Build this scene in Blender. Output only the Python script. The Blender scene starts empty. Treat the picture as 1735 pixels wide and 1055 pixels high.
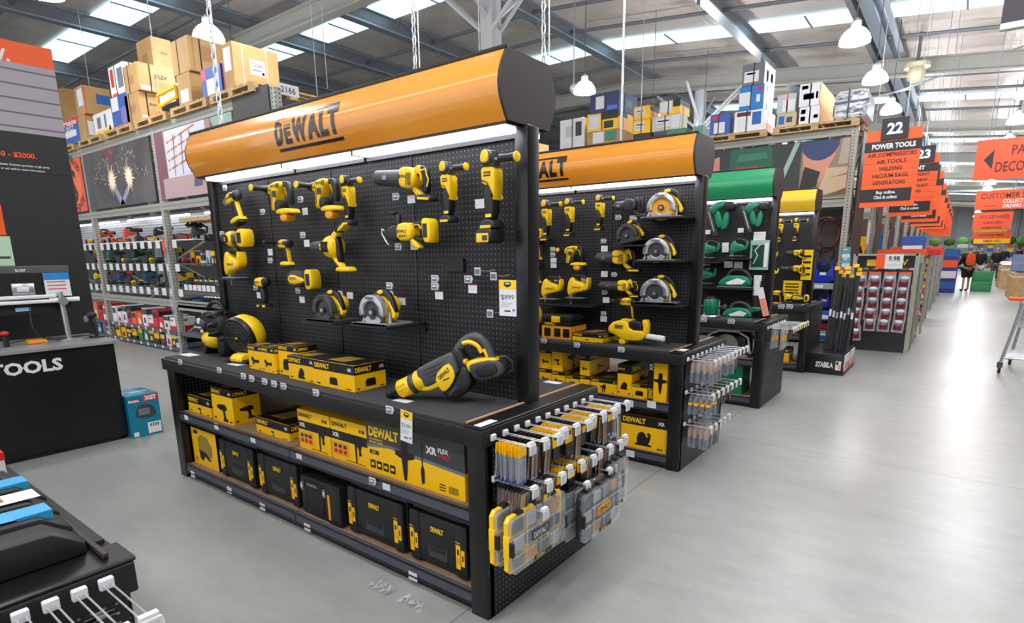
import bpy, bmesh, math, random
from mathutils import Matrix, Vector
random.seed(11)
SC = bpy.context.scene
# ------------------------------------------------------------ camera
CF, CCX, CCY, HEAD, PITCH, ROLL = 975.97, 877.97, 641.17, 0.6464, 0.2130, -0.0094
EYE = Vector((0, 0, 1.6))
_fw = Vector((-math.sin(HEAD)*math.cos(PITCH), math.cos(HEAD)*math.cos(PITCH), -math.sin(PITCH)))
_rt = Vector((math.cos(HEAD), math.sin(HEAD), 0))
_up = _rt.cross(_fw)
_r2 = math.cos(ROLL)*_rt + math.sin(ROLL)*_up
_u2 = -math.sin(ROLL)*_rt + math.cos(ROLL)*_up
cam = bpy.data.cameras.new('camera')
camo = bpy.data.objects.new('camera', cam)
SC.collection.objects.link(camo)
camo.matrix_world = Matrix(((_r2.x, _u2.x, -_fw.x, 0), (_r2.y, _u2.y, -_fw.y, 0), (_r2.z, _u2.z, -_fw.z, 1.6), (0, 0, 0, 1)))
cam.sensor_fit = 'HORIZONTAL'; cam.sensor_width = 36
cam.lens = CF/1735*36
cam.shift_x = (867.5-CCX)/1735; cam.shift_y = (CCY-527.5)/1735
cam.clip_start = .05; cam.clip_end = 400
SC.camera = camo
# ------------------------------------------------------------ world, exposure, large lights
W = bpy.data.worlds.new('world'); SC.world = W; W.use_nodes = True
W.node_tree.nodes['Background'].inputs[0].default_value = (.93, .96, 1, 1)
W.node_tree.nodes['Background'].inputs[1].default_value = 1.0
SC.view_settings.view_transform = 'Standard'; SC.view_settings.look = 'None'
SC.view_settings.gamma = 1; SC.view_settings.exposure = 0.4; SC.view_settings.use_curve_mapping = False
SC.cycles.use_denoising = True
SC.cycles.max_bounces = 7; SC.cycles.diffuse_bounces = 3; SC.cycles.transparent_max_bounces = 24
SC.cycles.sample_clamp_indirect = 4
def area(name, x, y, z, sx, sy, e, col=(1, .98, .95), rot=(0, 0, 0)):
    l = bpy.data.lights.new(name, 'AREA'); l.shape = 'RECTANGLE'; l.size = sx; l.size_y = sy; l.energy = e; l.color = col
    o = bpy.data.objects.new(name, l); o.location = (x, y, z); o.rotation_euler = rot; SC.collection.objects.link(o); return o
for _y, _x0, _x1 in ((7.45, -32, -17), (11.6, -20, -11), (-2.6, -11, 8), (7.45, -1, 8), (17.5, -14, 9), (27.8, -8, 9), (38, -6, 9), (48, -6, 9), (60, -6, 10), (74, -8, 10), (86, -8, 12)):
    area('skylight_and_fill_glow', (_x0+_x1)/2, _y, 6.3 if _x1 > 5 else 7.5, _x1-_x0, .9, (_x1-_x0)*(9 if _y < 70 else 22), (.86, .95, 1))  # the two farthest strips are fill, added to brighten the far wall
# ------------------------------------------------------------ pixel ray on a real plane
def on(px, py, ax, v):
    d = _fw + (px-CCX)/CF*_r2 - (py-CCY)/CF*_u2
    return EYE + d*((v-EYE[ax])/d[ax])
# ------------------------------------------------------------ materials
def lin(h):
    if isinstance(h, str):
        h = [int(h[i:i+2], 16)/255 for i in (0, 2, 4)]
        return tuple(c/12.92 if c <= .04045 else ((c+.055)/1.055)**2.4 for c in h)
    return h
MATS = {}
def mat(name, col='888888', rough=.5, metal=0, em=0, coat=0, alpha=1, spec=.5, emc=None):
    if name in MATS: return MATS[name]
    m = bpy.data.materials.new(name); m.use_nodes = True
    b = m.node_tree.nodes['Principled BSDF']; c = lin(col)
    b.inputs['Base Color'].default_value = (*c, 1); b.inputs['Roughness'].default_value = rough
    b.inputs['Metallic'].default_value = metal; b.inputs['Coat Weight'].default_value = coat
    b.inputs['Coat Roughness'].default_value = .06; b.inputs['Alpha'].default_value = alpha
    b.inputs['Specular IOR Level'].default_value = spec
    if em:
        b.inputs['Emission Color'].default_value = (*(lin(emc) if emc else c), 1); b.inputs['Emission Strength'].default_value = em
    MATS[name] = m; return m
def nd(m, t, **k):
    n = m.node_tree.nodes.new(t)
    for a, v in k.items(): setattr(n, a, v)
    return n
def lk(m, a, b): m.node_tree.links.new(a, b)
def noise_mat(name, c1, c2, scale=5, rough=.5, r2=None, metal=0, bump=0, stretch=(1, 1, 1), detail=4, coat=0):
    m = mat(name, c1, rough, metal, coat=coat); b = m.node_tree.nodes['Principled BSDF']
    tc = nd(m, 'ShaderNodeTexCoord'); mp = nd(m, 'ShaderNodeMapping'); mp.inputs['Scale'].default_value = stretch
    n = nd(m, 'ShaderNodeTexNoise'); n.inputs['Scale'].default_value = scale; n.inputs['Detail'].default_value = detail
    r = nd(m, 'ShaderNodeValToRGB'); r.color_ramp.elements[0].color = (*lin(c1), 1); r.color_ramp.elements[1].color = (*lin(c2), 1)
    r.color_ramp.elements[0].position = .35; r.color_ramp.elements[1].position = .65
    lk(m, tc.outputs['Object'], mp.inputs[0]); lk(m, mp.outputs[0], n.inputs['Vector']); lk(m, n.outputs[0], r.inputs[0]); lk(m, r.outputs[0], b.inputs['Base Color'])
    if r2 is not None:
        q = nd(m, 'ShaderNodeMapRange'); q.inputs['To Min'].default_value = rough; q.inputs['To Max'].default_value = r2
        q.inputs['From Min'].default_value = .3; q.inputs['From Max'].default_value = .7
        lk(m, n.outputs[0], q.inputs['Value']); lk(m, q.outputs[0], b.inputs['Roughness'])
    if bump:
        bp = nd(m, 'ShaderNodeBump'); bp.inputs['Strength'].default_value = bump; lk(m, n.outputs[0], bp.inputs['Height']); lk(m, bp.outputs[0], b.inputs['Normal'])
    return m
def peg_mat(name, ax, base='0b0b0c', dot='77777c', sp=.0254, r=.0036, rough=.45):  # pale dots paint in the light that shows through the peg holes
    m = mat(name, base, rough); b = m.node_tree.nodes['Principled BSDF']
    tc = nd(m, 'ShaderNodeTexCoord'); sx = nd(m, 'ShaderNodeSeparateXYZ'); lk(m, tc.outputs['Object'], sx.inputs[0])
    o = []
    for a in ax:
        w = nd(m, 'ShaderNodeMath', operation='PINGPONG'); w.inputs[1].default_value = sp/2; lk(m, sx.outputs[a], w.inputs[0])
        p = nd(m, 'ShaderNodeMath', operation='POWER'); p.inputs[1].default_value = 2; lk(m, w.outputs[0], p.inputs[0]); o.append(p)
    s = nd(m, 'ShaderNodeMath', operation='ADD'); lk(m, o[0].outputs[0], s.inputs[0]); lk(m, o[1].outputs[0], s.inputs[1])
    l = nd(m, 'ShaderNodeMath', operation='LESS_THAN'); l.inputs[1].default_value = r*r; lk(m, s.outputs[0], l.inputs[0])
    x = nd(m, 'ShaderNodeMixRGB'); x.inputs[1].default_value = (*lin(base), 1); x.inputs[2].default_value = (*lin(dot), 1)
    lk(m, l.outputs[0], x.inputs[0]); lk(m, x.outputs[0], b.inputs['Base Color']); return m
YEL = mat('tool_yellow', 'fbcb16', .36); BLK = mat('tool_black', '17171a', .45); DGR = mat('tool_grey', '3a3b3f', .42)
GRN = mat('tool_green', '0f7a55', .35); GRD = mat('tool_dark_green', '0a3f30', .4); SIL = mat('silver', 'b9bcc0', .3, .7); STL = mat('steel', 'c8cbcf', .25, .9)
CYE = mat('carton_yellow', 'fcc000', .42); CBK = mat('carton_black', '16130f', .4); COR = mat('carton_orange', 'f2a21c', .45)
WHT = mat('white', 'e8e8ea', .5); PAP = mat('paper', 'dfe0e4', .6); INK = mat('ink', '2a2a30', .6); RED = mat('red', 'cc2028', .45)
TAG = mat('tag_grey', 'c9cbd2', .4); TAGI = mat('tag_ink', '6d7079', .5)
FBK = mat('fixture_black', '0e0e10', .35); FBM = mat('fixture_black_matte', '121214', .55); RAIL = mat('price_rail', '4c4c5a', .35)
GREYR = mat('rack_grey', '9a9a90', .45); GREYD = mat('rack_hole', '33332f', .6); ORG = mat('orange', 'ee5a1c', .5); ORD_ = mat('orange_ink', '5a1a10', .6)
SGN = mat('sign_black', '18181f', .5); BLU = mat('blue', '1a5fa8', .4); TEAL = mat('makita_teal', '0f7590', .35)
KRF = noise_mat('cardboard', 'b08a58', 'bb9663', 3, .7); KRD = noise_mat('cardboard_dark', '9a7442', 'a98452', 3, .7)
WOOD = noise_mat('pallet_wood', 'a98456', 'c7a878', 8, .7, stretch=(1, 6, 6)); MDF = noise_mat('shelf_board', '9a7d62', 'a88b70', 20, .6); STRIP = mat('wood_strip', 'c89a72', .5)
CLR = mat('clear_plastic', 'dfe6ee', .12, alpha=.22); CLR2 = mat('blister', 'cfd8ea', .1, alpha=.26); AMB = mat('amber_plastic', 'e09a30', .2, alpha=.5)
TUBE = mat('fluorescent', 'ffffff', .5, em=5.5, emc='f4f6ff'); LAMP = mat('lamp_glass', 'ffffff', .4, em=50, emc='ffffff'); SKY = mat('skylight_panel', 'bfe6f5', .5, em=1.15, emc='cdeefa')
CARP = noise_mat('carpet_charcoal', '2f2e32', '403f43', 400, .95, bump=.3); SKIN = mat('skin', 'c99478', .6)
# ------------------------------------------------------------ mesh builder
_txt = {}
def text_geo(s, bold):
    k = (s, bold)
    if k not in _txt:
        c = bpy.data.curves.new('t', 'FONT'); c.body = s; c.size = 1; c.offset = bold; c.resolution_u = 2
        c.align_x = 'LEFT'
        o = bpy.data.objects.new('t', c); SC.collection.objects.link(o)
        dg = bpy.context.evaluated_depsgraph_get(); me = bpy.data.meshes.new_from_object(o.evaluated_get(dg))
        vs = [tuple(v.co) for v in me.vertices]; fs = [tuple(p.vertices) for p in me.polygons]
        bpy.data.objects.remove(o); bpy.data.curves.remove(c); bpy.data.meshes.remove(me)
        xs = [v[0] for v in vs] or [0, 1]; ys = [v[1] for v in vs] or [0, 1]
        _txt[k] = (vs, fs, min(xs), max(xs), min(ys), max(ys))
    return _txt[k]
def chaikin(p, n=1, closed=True):
    for _ in range(n):
        q = []
        m = len(p)
        for i in range(m if closed else m-1):
            a, b = p[i], p[(i+1) % m]
            q += [tuple(.75*a[k]+.25*b[k] for k in range(len(a))), tuple(.25*a[k]+.75*b[k] for k in range(len(a)))]
        p = q if closed else [p[0]]+q+[p[-1]]
    return p
def inset(p, d):
    n = len(p); A = sum(p[i][0]*p[(i+1) % n][1]-p[(i+1) % n][0]*p[i][1] for i in range(n)); s = 1 if A > 0 else -1
    o = []
    for i in range(n):
        a, b, c = p[i-1], p[i], p[(i+1) % n]
        def nr(u, v):
            x, y = v[0]-u[0], v[1]-u[1]; l = math.hypot(x, y) or 1; return (-y/l*s, x/l*s)
        n1, n2 = nr(a, b), nr(b, c); x, y = n1[0]+n2[0], n1[1]+n2[1]; l = math.hypot(x, y)
        if l < .3: x, y, l = n1[0], n1[1], 1
        k = min(1/(l/2), 1.5) if l else 1
        o.append((b[0]+x/l*d*k, b[1]+y/l*d*k))
    return o
class MB:
    def __init__(s): s.v = []; s.f = []; s.fm = []; s.mats = []; s.T = None
    def add(s, vs, fs, m):
        if m not in s.mats: s.mats.append(m)
        mi = s.mats.index(m); b = len(s.v)
        s.v += [tuple(s.T @ Vector(v)) for v in vs] if s.T else [tuple(v) for v in vs]
        for f in fs: s.f.append(tuple(i+b for i in f)); s.fm.append(mi)
        return s
    def box(s, x0, x1, y0, y1, z0, z1, m, ch=0):
        if ch:
            c = ch; return s.prism([(x0+c, z0), (x1-c, z0), (x1, z0+c), (x1, z1-c), (x1-c, z1), (x0+c, z1), (x0, z1-c), (x0, z0+c)], y0, y1, m, c)
        v = [(x, y, z) for x in (x0, x1) for y in (y0, y1) for z in (z0, z1)]
        return s.add(v, [(0, 1, 3, 2), (4, 6, 7, 5), (0, 4, 5, 1), (2, 3, 7, 6), (0, 2, 6, 4), (1, 5, 7, 3)], m)
    def prism(s, p, a, b, m, ch=0, ax='y', rnd=True):
        L = [(a, p), (b, p)]
        if ch:
            i1 = inset(p, ch)
            if rnd: i2 = inset(p, ch*.3); L = [(a, i1), (a+ch*.3, i2), (a+ch, p), (b-ch, p), (b-ch*.3, i2), (b, i1)]
            else: L = [(a, i1), (a+ch, p), (b-ch, p), (b, i1)]
        n = len(p); v = []
        for t, q in L:
            for u, w in q: v.append((u, t, w) if ax == 'y' else (t, u, w) if ax == 'x' else (u, w, t))
        f = [tuple(range(n)), tuple(range(n*(len(L)-1), n*len(L)))[::-1]]
        for k in range(len(L)-1):
            for i in range(n): j = (i+1) % n; f.append((k*n+i, (k+1)*n+i, (k+1)*n+j, k*n+j))
        return s.add(v, f, m)
    def poly(s, pts, m): return s.add(pts, [tuple(range(len(pts)))], m)
    def cyl(s, p, q, r, m, r2=None, n=14, caps=True):
        p, q = Vector(p), Vector(q); r2 = r if r2 is None else r2; d = (q-p).normalized()
        u = d.orthogonal().normalized(); w = d.cross(u); v = []
        for c, rr in ((p, r), (q, r2)):
            for i in range(n): a = 2*math.pi*i/n; v.append(c+rr*(math.cos(a)*u+math.sin(a)*w))
        f = [(i, (i+1) % n, n+(i+1) % n, n+i) for i in range(n)]
        if caps: f += [tuple(range(n))[::-1], tuple(range(n, 2*n))]
        return s.add(v, f, m)
    def tube(s, pts, r, m, n=8, closed=False):
        P = [Vector(p) for p in pts]; N = len(P); v = []; u = None
        for i, p in enumerate(P):
            a = P[i-1] if (i or closed) else p; b = P[(i+1) % N] if (i < N-1 or closed) else p
            d = (b-a).normalized()
            if u is None: u = d.orthogonal().normalized()
            u = (u-d*u.dot(d)).normalized(); w = d.cross(u); rr = r[i] if isinstance(r, (list, tuple)) else r
            for k in range(n): t = 2*math.pi*k/n; v.append(p+rr*(math.cos(t)*u+math.sin(t)*w))
        f = []
        for i in range(N if closed else N-1):
            j = (i+1) % N
            for k in range(n): f.append((i*n+k, i*n+(k+1) % n, j*n+(k+1) % n, j*n+k))
        if not closed: f += [tuple(range(n))[::-1], tuple(range((N-1)*n, N*n))]
        return s.add(v, f, m)
    def lathe(s, prof, m, o=(0, 0, 0), ax='z', n=20):
        v = []
        for r, h in prof:
            for i in range(n):
                a = 2*math.pi*i/n; c, d = r*math.cos(a), r*math.sin(a)
                v.append((o[0]+c, o[1]+d, o[2]+h) if ax == 'z' else (o[0]+c, o[1]+h, o[2]+d) if ax == 'y' else (o[0]+h, o[1]+c, o[2]+d))
        k = len(prof); f = []
        for j in range(k-1):
            for i in range(n): f.append((j*n+i, j*n+(i+1) % n, (j+1)*n+(i+1) % n, (j+1)*n+i))
        f += [tuple(range(n))[::-1], tuple(range((k-1)*n, k*n))]
        return s.add(v, f, m)
    def ell(s, c, rx, ry, rz, m, n=14, k=8):
        v = [];
        for j in range(k+1):
            t = math.pi*j/k; rr = max(math.sin(t), .02); z = -math.cos(t)
            for i in range(n): a = 2*math.pi*i/n; v.append((c[0]+rx*rr*math.cos(a), c[1]+ry*rr*math.sin(a), c[2]+rz*z))
        f = [(j*n+i, j*n+(i+1) % n, (j+1)*n+(i+1) % n, (j+1)*n+i) for j in range(k) for i in range(n)]
        f += [tuple(range(n))[::-1], tuple(range(k*n, (k+1)*n))]
        return s.add(v, f, m)
    def text(s, t, m, o, ux, uy, h=None, w=None, al='c', bold=.02, fn=None):
        if not isinstance(t, str) or not t.strip(): return s
        vs, fs, x0, x1, y0, y1 = text_geo(t, bold); o, ux, uy = Vector(o), Vector(ux), Vector(uy)
        W0, H0 = x1-x0, .72
        sy = h/H0 if h else w/W0; sx = w/W0 if w else sy
        off = {'c': -W0/2, 'l': 0, 'r': -W0}[al]
        v = []
        for x, y, z in vs:
            a, b = (x-x0+off)*sx, (y-.36)*sy
            v.append(fn(a, b) if fn else o+ux*a+uy*b)
        return s.add(v, fs, m)
    def build(s, name, parent=None, smooth=40):
        me = bpy.data.meshes.new(name); me.from_pydata(s.v, [], s.f)
        for m in s.mats: me.materials.append(m)
        me.polygons.foreach_set('material_index', s.fm)
        me.validate()
        if smooth:
            me.polygons.foreach_set('use_smooth', [True]*len(me.polygons)); me.set_sharp_from_angle(angle=math.radians(smooth))
        o = bpy.data.objects.new(name, me); SC.collection.objects.link(o)
        if parent: o.parent = parent
        return o
def tag(o, label=None, cat=None, group=None, kind=None):
    if label: o['label'] = label
    if cat: o['category'] = cat
    if group: o['group'] = group
    if kind: o['kind'] = kind
    return o
def empty(name, loc=(0, 0, 0), label=None, cat=None, group=None, rz=0):
    o = bpy.data.objects.new(name, None); SC.collection.objects.link(o); o.location = loc; o.rotation_euler = (0, 0, rz); o.empty_display_size = .05
    return tag(o, label, cat, group)
def kids(o): return [c for c in SC.collection.objects if c.parent == o]
def dup(o, loc=None, label=None, group=None, rz=None, sc=None, parent=None, rot=None):
    c = o.copy(); SC.collection.objects.link(c); c.parent = parent
    if loc is not None: c.location = loc
    if rz is not None: c.rotation_euler = (0, 0, rz)
    if rot is not None: c.rotation_euler = rot
    if sc is not None: c.scale = (sc, sc, sc) if not isinstance(sc, tuple) else sc
    tag(c, label, None, group)
    for ch in CH.get(o.name) or kids_cached(o): dup(ch, parent=c)
    return c
CH = {}
def kids_cached(o):
    if o.name not in CH: CH[o.name] = list(o.children)
    return CH[o.name]
def struct(mb, name, smooth=40): return tag(mb.build(name, None, smooth), kind='structure')
def mesh_thing(mb, name, label, cat, group=None, loc=None, smooth=40):
    """one mesh = one thing; origin moved to the base centre"""
    xs = [v[0] for v in mb.v]; ys = [v[1] for v in mb.v]; zs = [v[2] for v in mb.v]
    c = ((min(xs)+max(xs))/2, (min(ys)+max(ys))/2, min(zs)) if loc is None else loc
    mb.v = [(a-c[0], b-c[1], d-c[2]) for a, b, d in mb.v]
    o = mb.build(name, None, smooth); o.location = c
    return tag(o, label, cat, group)
# ============================================================ building shell
def zr(x): return 7-.1*max(x, -10)
FLOOR = noise_mat('concrete_floor', '979996', 'a6a8a5', .55, .22, .42, detail=3, coat=0)
def _floor():
    m = FLOOR
    for q in m.node_tree.nodes:
        if q.type == 'VALTORGB': q.color_ramp.elements[0].position = .15; q.color_ramp.elements[1].position = .85
        if q.type == 'MAP_RANGE': q.inputs['From Min'].default_value = .1; q.inputs['From Max'].default_value = .9
    b = m.node_tree.nodes['Principled BSDF']; b.inputs['Specular IOR Level'].default_value = .42
    n = nd(m, 'ShaderNodeTexNoise'); n.inputs['Scale'].default_value = 6; n.inputs['Detail'].default_value = 10; n.inputs['Roughness'].default_value = .7
    tc = nd(m, 'ShaderNodeTexCoord'); mp = nd(m, 'ShaderNodeMapping'); mp.inputs['Scale'].default_value = (.45, 1, 1); lk(m, tc.outputs['Object'], mp.inputs[0]); lk(m, mp.outputs[0], n.inputs['Vector'])
    r = nd(m, 'ShaderNodeValToRGB'); r.color_ramp.elements[0].position = .1; r.color_ramp.elements[1].position = .9
    r.color_ramp.elements[0].color = (.7, .7, .69, 1); r.color_ramp.elements[1].color = (1.1, 1.1, 1.1, 1)
    lk(m, n.outputs[0], r.inputs[0])
    x = nd(m, 'ShaderNodeMixRGB', blend_type='MULTIPLY'); x.inputs[0].default_value = 1
    src = b.inputs['Base Color'].links[0].from_socket
    lk(m, src, x.inputs[1]); lk(m, r.outputs[0], x.inputs[2])
    # saw cut joints
    sp = nd(m, 'ShaderNodeSeparateXYZ'); lk(m, tc.outputs['Object'], sp.inputs[0]); js = []
    for ax, off in (('X', 2.62), ('Y', 2.1)):
        a = nd(m, 'ShaderNodeMath', operation='ADD'); a.inputs[1].default_value = off+60; lk(m, sp.outputs[ax], a.inputs[0])
        p = nd(m, 'ShaderNodeMath', operation='PINGPONG'); p.inputs[1].default_value = 3.05; lk(m, a.outputs[0], p.inputs[0])
        l = nd(m, 'ShaderNodeMath', operation='LESS_THAN'); l.inputs[1].default_value = .004; lk(m, p.outputs[0], l.inputs[0]); js.append(l)
    mx = nd(m, 'ShaderNodeMath', operation='MAXIMUM'); lk(m, js[0].outputs[0], mx.inputs[0]); lk(m, js[1].outputs[0], mx.inputs[1])
    y = nd(m, 'ShaderNodeMixRGB'); y.inputs[2].default_value = (.16, .16, .155, 1); lk(m, mx.outputs[0], y.inputs[0]); lk(m, x.outputs[0], y.inputs[1]); lk(m, y.outputs[0], b.inputs['Base Color'])
_floor()
mb = MB(); mb.box(-46, 16, -8, 93, -.1, 0, FLOOR); struct(mb, 'floor')
FOIL = noise_mat('roof_foil', 'b9b0a9', 'cdc5be', 1.2, .3, .55, metal=.2, detail=6)
def _foil():
    m = FOIL; b = m.node_tree.nodes['Principled BSDF']; tc = nd(m, 'ShaderNodeTexCoord'); out = None
    for sc, ax in ((17, 'Y'), (5.2, 'X')):
        w = nd(m, 'ShaderNodeTexWave', bands_direction=ax); w.inputs['Scale'].default_value = sc/3; w.inputs['Distortion'].default_value = .6; w.inputs['Detail'].default_value = 1
        lk(m, tc.outputs['Object'], w.inputs['Vector'])
        bp = nd(m, 'ShaderNodeBump'); bp.inputs['Strength'].default_value = .28 if ax == 'Y' else .12; bp.inputs['Distance'].default_value = .03; lk(m, w.outputs['Fac'], bp.inputs['Height'])
        if out: lk(m, out, bp.inputs['Normal'])
        out = bp.outputs[0]
    lk(m, out, b.inputs['Normal'])
_foil()
mb = MB(); xs = [-46, -10, 16]; ys = [-8+i*2.5 for i in range(41)]; ys[-1] = 93
V = [(x, y, zr(x)+t) for t in (0, .12) for x in xs for y in ys]; n = len(ys); F = []
for t in (0, 1):
    for i in range(2):
        for j in range(n-1):
            a = t*3*n+i*n+j; F.append((a, a+1, a+n+1, a+n) if t == 0 else (a, a+n, a+n+1, a+1))
mb.add(V, F, FOIL); struct(mb, 'ceiling')
GALV = mat('galvanised_dark', '6e7278', .45, .4); GALL = mat('galvanised_pale', '9aa6b4', .3, .6); BEAMC = mat('beam_paint', 'a3a39c', .5); COLW = mat('column_paint', 'b9bcbf', .45)
# skylight strips, each panel between two girders its own window
GX = [-46, -29, -24.7, -19.6, -16.4, -13.4, -9.7, -5.35, -2.3, 1.2, 4.6, 8, 12]; k = 0
for y0, xa, xb in ((6.85, -30, -16), (11.1, -20, -12.5), (17.05, -14, 12), (27.3, -6, 12), (38, -6, 12), (48, -6, 12), (60, -6, 12), (74, -6, 12)):
    for a, b in zip(GX, GX[1:]):
        if b <= xa or a >= xb: continue
        k += 1; m = MB(); w = .95
        for (p, q) in ((a+.16, b-.16),):
            m.add([(p, y0, zr(p)-.03), (q, y0, zr(q)-.03), (q, y0+w, zr(q)-.03), (p, y0+w, zr(p)-.03), (p, y0, zr(p)-.05), (q, y0, zr(q)-.05), (q, y0+w, zr(q)-.05), (p, y0+w, zr(p)-.05)],
                  [(0, 1, 2, 3), (4, 7, 6, 5), (0, 4, 5, 1), (3, 2, 6, 7), (1, 5, 6, 2), (0, 3, 7, 4)], SKY)
            c = (p+q)/2; m.box(c-.02, c+.02, y0, y0+w, zr(c)-.075, zr(c)-.052, GALV)
        struct(m, 'window_%d' % k, 0)
# long roof girders along Y, thin fly braces along X
for i, x in enumerate(GX[1:-1]):
    m = MB(); z = zr(x)
    m.box(x-.05, x+.05, -8, 93, z-.36, z-.02, GALV); m.box(x-.13, x+.13, -8, 93, z-.4, z-.36, GALL); m.box(x-.13, x+.13, -8, 93, z-.05, z-.02, GALL)
    if x == -2.3:
        m.box(x-.34, x-.22, -8, 93, z-.42, z-.05, GALV); m.box(x+.3, x+.42, -8, 93, z-.42, z-.38, GALL)
    y = 3.5
    while y < 60: m.box(x-.02, x+.02, y-.05, y+.05, z-.55, z-.38, GALV); y += 5.2
    struct(m, 'trim_%d' % (i+1))
k = 20
for y in (5.2, 8.4, 13.6, 15.4, 19, 23.5, 25.6, 29, 33, 36, 42, 46, 53, 57, 64, 70, 80):
    m = MB(); k += 1
    for a, b in zip(GX, GX[1:]): m.cyl((a, y, zr(a)-.22), (b, y, zr(b)-.22), .045, GALV, n=6)
    struct(m, 'trim_%d' % k)
# portal frames: raking beams on columns with knee braces
def portal(y, xa, xb, cols, sc=1):
    global k; m = MB(); k += 1
    for a, b in ((xa, max(xa, -10)), (max(xa, -10), xb)):
        if b-a < .1: continue
        for z0, z1, d in ((-.85, -.81, .13), (-.81, -.44, .03), (-.44, -.4, .13)):
            v = [(x, y+s*d, zr(x)+z) for x in (a, b) for s in (-1, 1) for z in (z0, z1)]
            m.add(v, [(0, 1, 3, 2), (4, 6, 7, 5), (0, 4, 5, 1), (2, 3, 7, 6), (0, 2, 6, 4), (1, 5, 7, 3)], BEAMC)
    struct(m, 'trim_%d' % k)
    for cx in cols:
        m = MB(); z = zr(cx)-.85
        m.box(cx-.15, cx+.15, y-.15, y+.15, 0, z, COLW, .02)
        for s in (-1, 1):
            for f in (-.12, .12): m.cyl((cx+s*.12, y+f, z-1.15), (cx+s*1.5, y+f, z+.02), .04, COLW, n=6)
            m.cyl((cx, y+s*.14, z-.9), (cx, y+s*1.3, z+.02), .05, COLW, n=6)
        m.box(cx-.22, cx+.22, y-.2, y+.2, 0, .02, COLW)
        o = struct(m, 'column'); o['label'] = 'square white steel column carrying a roof beam'
portal(9.5, -17, 9, (-7.75,)); portal(20.5, -16, 14, (-7.65, 9)); portal(30.5, -16, 14, (-7.65,)); portal(40.5, -10, 14, (9,))
for y in (50.5, 60.5, 70.5, 81): portal(y, -8, 14, (9.5,))
WALLF = noise_mat('far_wall', 'a4a9ac', 'b4b8ba', .4, .6); WALLS = mat('side_wall', '8b8d8e', .7)
m = MB(); m.box(-46, 16, 92.9, 93.1, 0, 8.2, WALLF)
for x in range(-10, 16, 3): m.box(x-.1, x+.1, 92.6, 92.9, 0, zr(x), BEAMC)
struct(m, 'wall_back')
m = MB(); m.box(15.9, 16.1, -8, 93, 0, 5.6, WALLS); struct(m, 'wall_right'); m = MB(); m.box(-46.1, -45.9, -8, 93, 0, 8.2, WALLS); struct(m, 'wall_left')
# ------------------------------------------------------------ pendant lamps
def lampmesh():
    t = empty('pendant_lamp', (0, 0, 0), 'x', 'lamp')
    m = MB(); m.lathe([(.235, 0), (.232, .05), (.205, .12), (.15, .19), (.085, .235), (.06, .24)], LAMP, n=20); m.build('lamp_shade', t)
    m = MB(); m.lathe([(.06, .235), (.075, .25), (.075, .33), (.03, .38)], SIL, n=12); m.build('cap', t)
    return t
L0 = lampmesh(); AIS = 'lamps down the long main aisle'; 
rows = [(-1.85, [(y, True) for y in [-2, 1.4, 4.9, 8.4, 11.9, 14.8, 18.2, 21.9, 25.8, 29.6, 33.5, 37, 41, 45, 49, 54, 60, 66, 72, 80]], 'glowing domed lamp hanging over the near side of the main aisle', AIS),
        (.8, [(y, True) for y in [-2, 1.4, 4.9, 8.4, 11.9, 15.2, 18.4, 21.9, 25.8, 29.6, 33.5, 37, 41, 45, 49, 54, 60, 66, 72, 80]], 'glowing domed lamp hanging over the far side of the main aisle', 'lamps over the far side of the main aisle'),
        (-6.95, [(1.2, 1), (4.5, 1), (11.7, 1), (15.2, 1), (19, 1), (23, 0), (27, 0)], 'glowing domed lamp hanging above the tool displays', 'lamps above the tool displays'),
        (-10.1, [(3.05, 1), (5.2, 1), (-1, 1)], 'glowing domed lamp hanging above the cartons on the grey racking', 'lamps above the grey racking'), (-14.5, [(1, 1), (8, 1)], 'glowing domed lamp hanging above the cartons on the grey racking', 'lamps above the grey racking')]
LD = bpy.data.lights.new('lamp_light', 'AREA'); LD.shape = 'DISK'; LD.size = .44; LD.energy = 12; LD.color = (1, .985, .96)
first = True
NM = 0
for x, ys_, lab, g in rows:
    for y, lt in ys_:
        if first: o = L0; o.location = (x, y, 5); tag(o, lab, None, g); first = False
        else: o = dup(L0, (x, y, 5), lab, g)
        m = MB(); m.cyl((0, 0, .37), (0, 0, zr(x)-.05-5), .008, GALV, n=5); m.build('cable', o)
        if lt:
            l = bpy.data.objects.new('lamp_light', LD); SC.collection.objects.link(l); l.location = (x, y, 4.985)
for (px, py, d, lab) in ((972, 150, 15, 'small spotlight on a rod behind the lamp beside the front banner'),):
    p = on(px, py, 1, 12.6); m = MB(); m.cyl(p, (p.x, p.y, zr(p.x)), .012, GALL, n=6); m.ell(p, .1, .1, .12, SIL); mesh_thing(m, 'ceiling_spotlight', lab, 'lamp')
m = MB(); p = on(1553, 122, 1, 19.6); m.ell((p.x, p.y, p.z-.05), .22, .22, .22, mat('cream', 'c9bfa2', .4)); m.lathe([(.3, .1), (.3, .2), (.1, .28)], mat('cream'), o=(p.x, p.y, p.z)); m.cyl((p.x, p.y, p.z+.2), (p.x, p.y, zr(p.x)), .04, GALV)
mesh_thing(m, 'ceiling_fan_housing', 'cream round dome housing fixed under the first long roof beam', 'fixture')
# sloping wire bracing under the roof at right
for a, b in (((1520, 155), (1735, 78)), ((1440, 172), (1545, 150))):
    m = MB(); m.cyl(on(*a, 1, 21.5), on(*b, 1, 21.5), .025, GALL, n=6); struct(m, 'trim_90')
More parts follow.
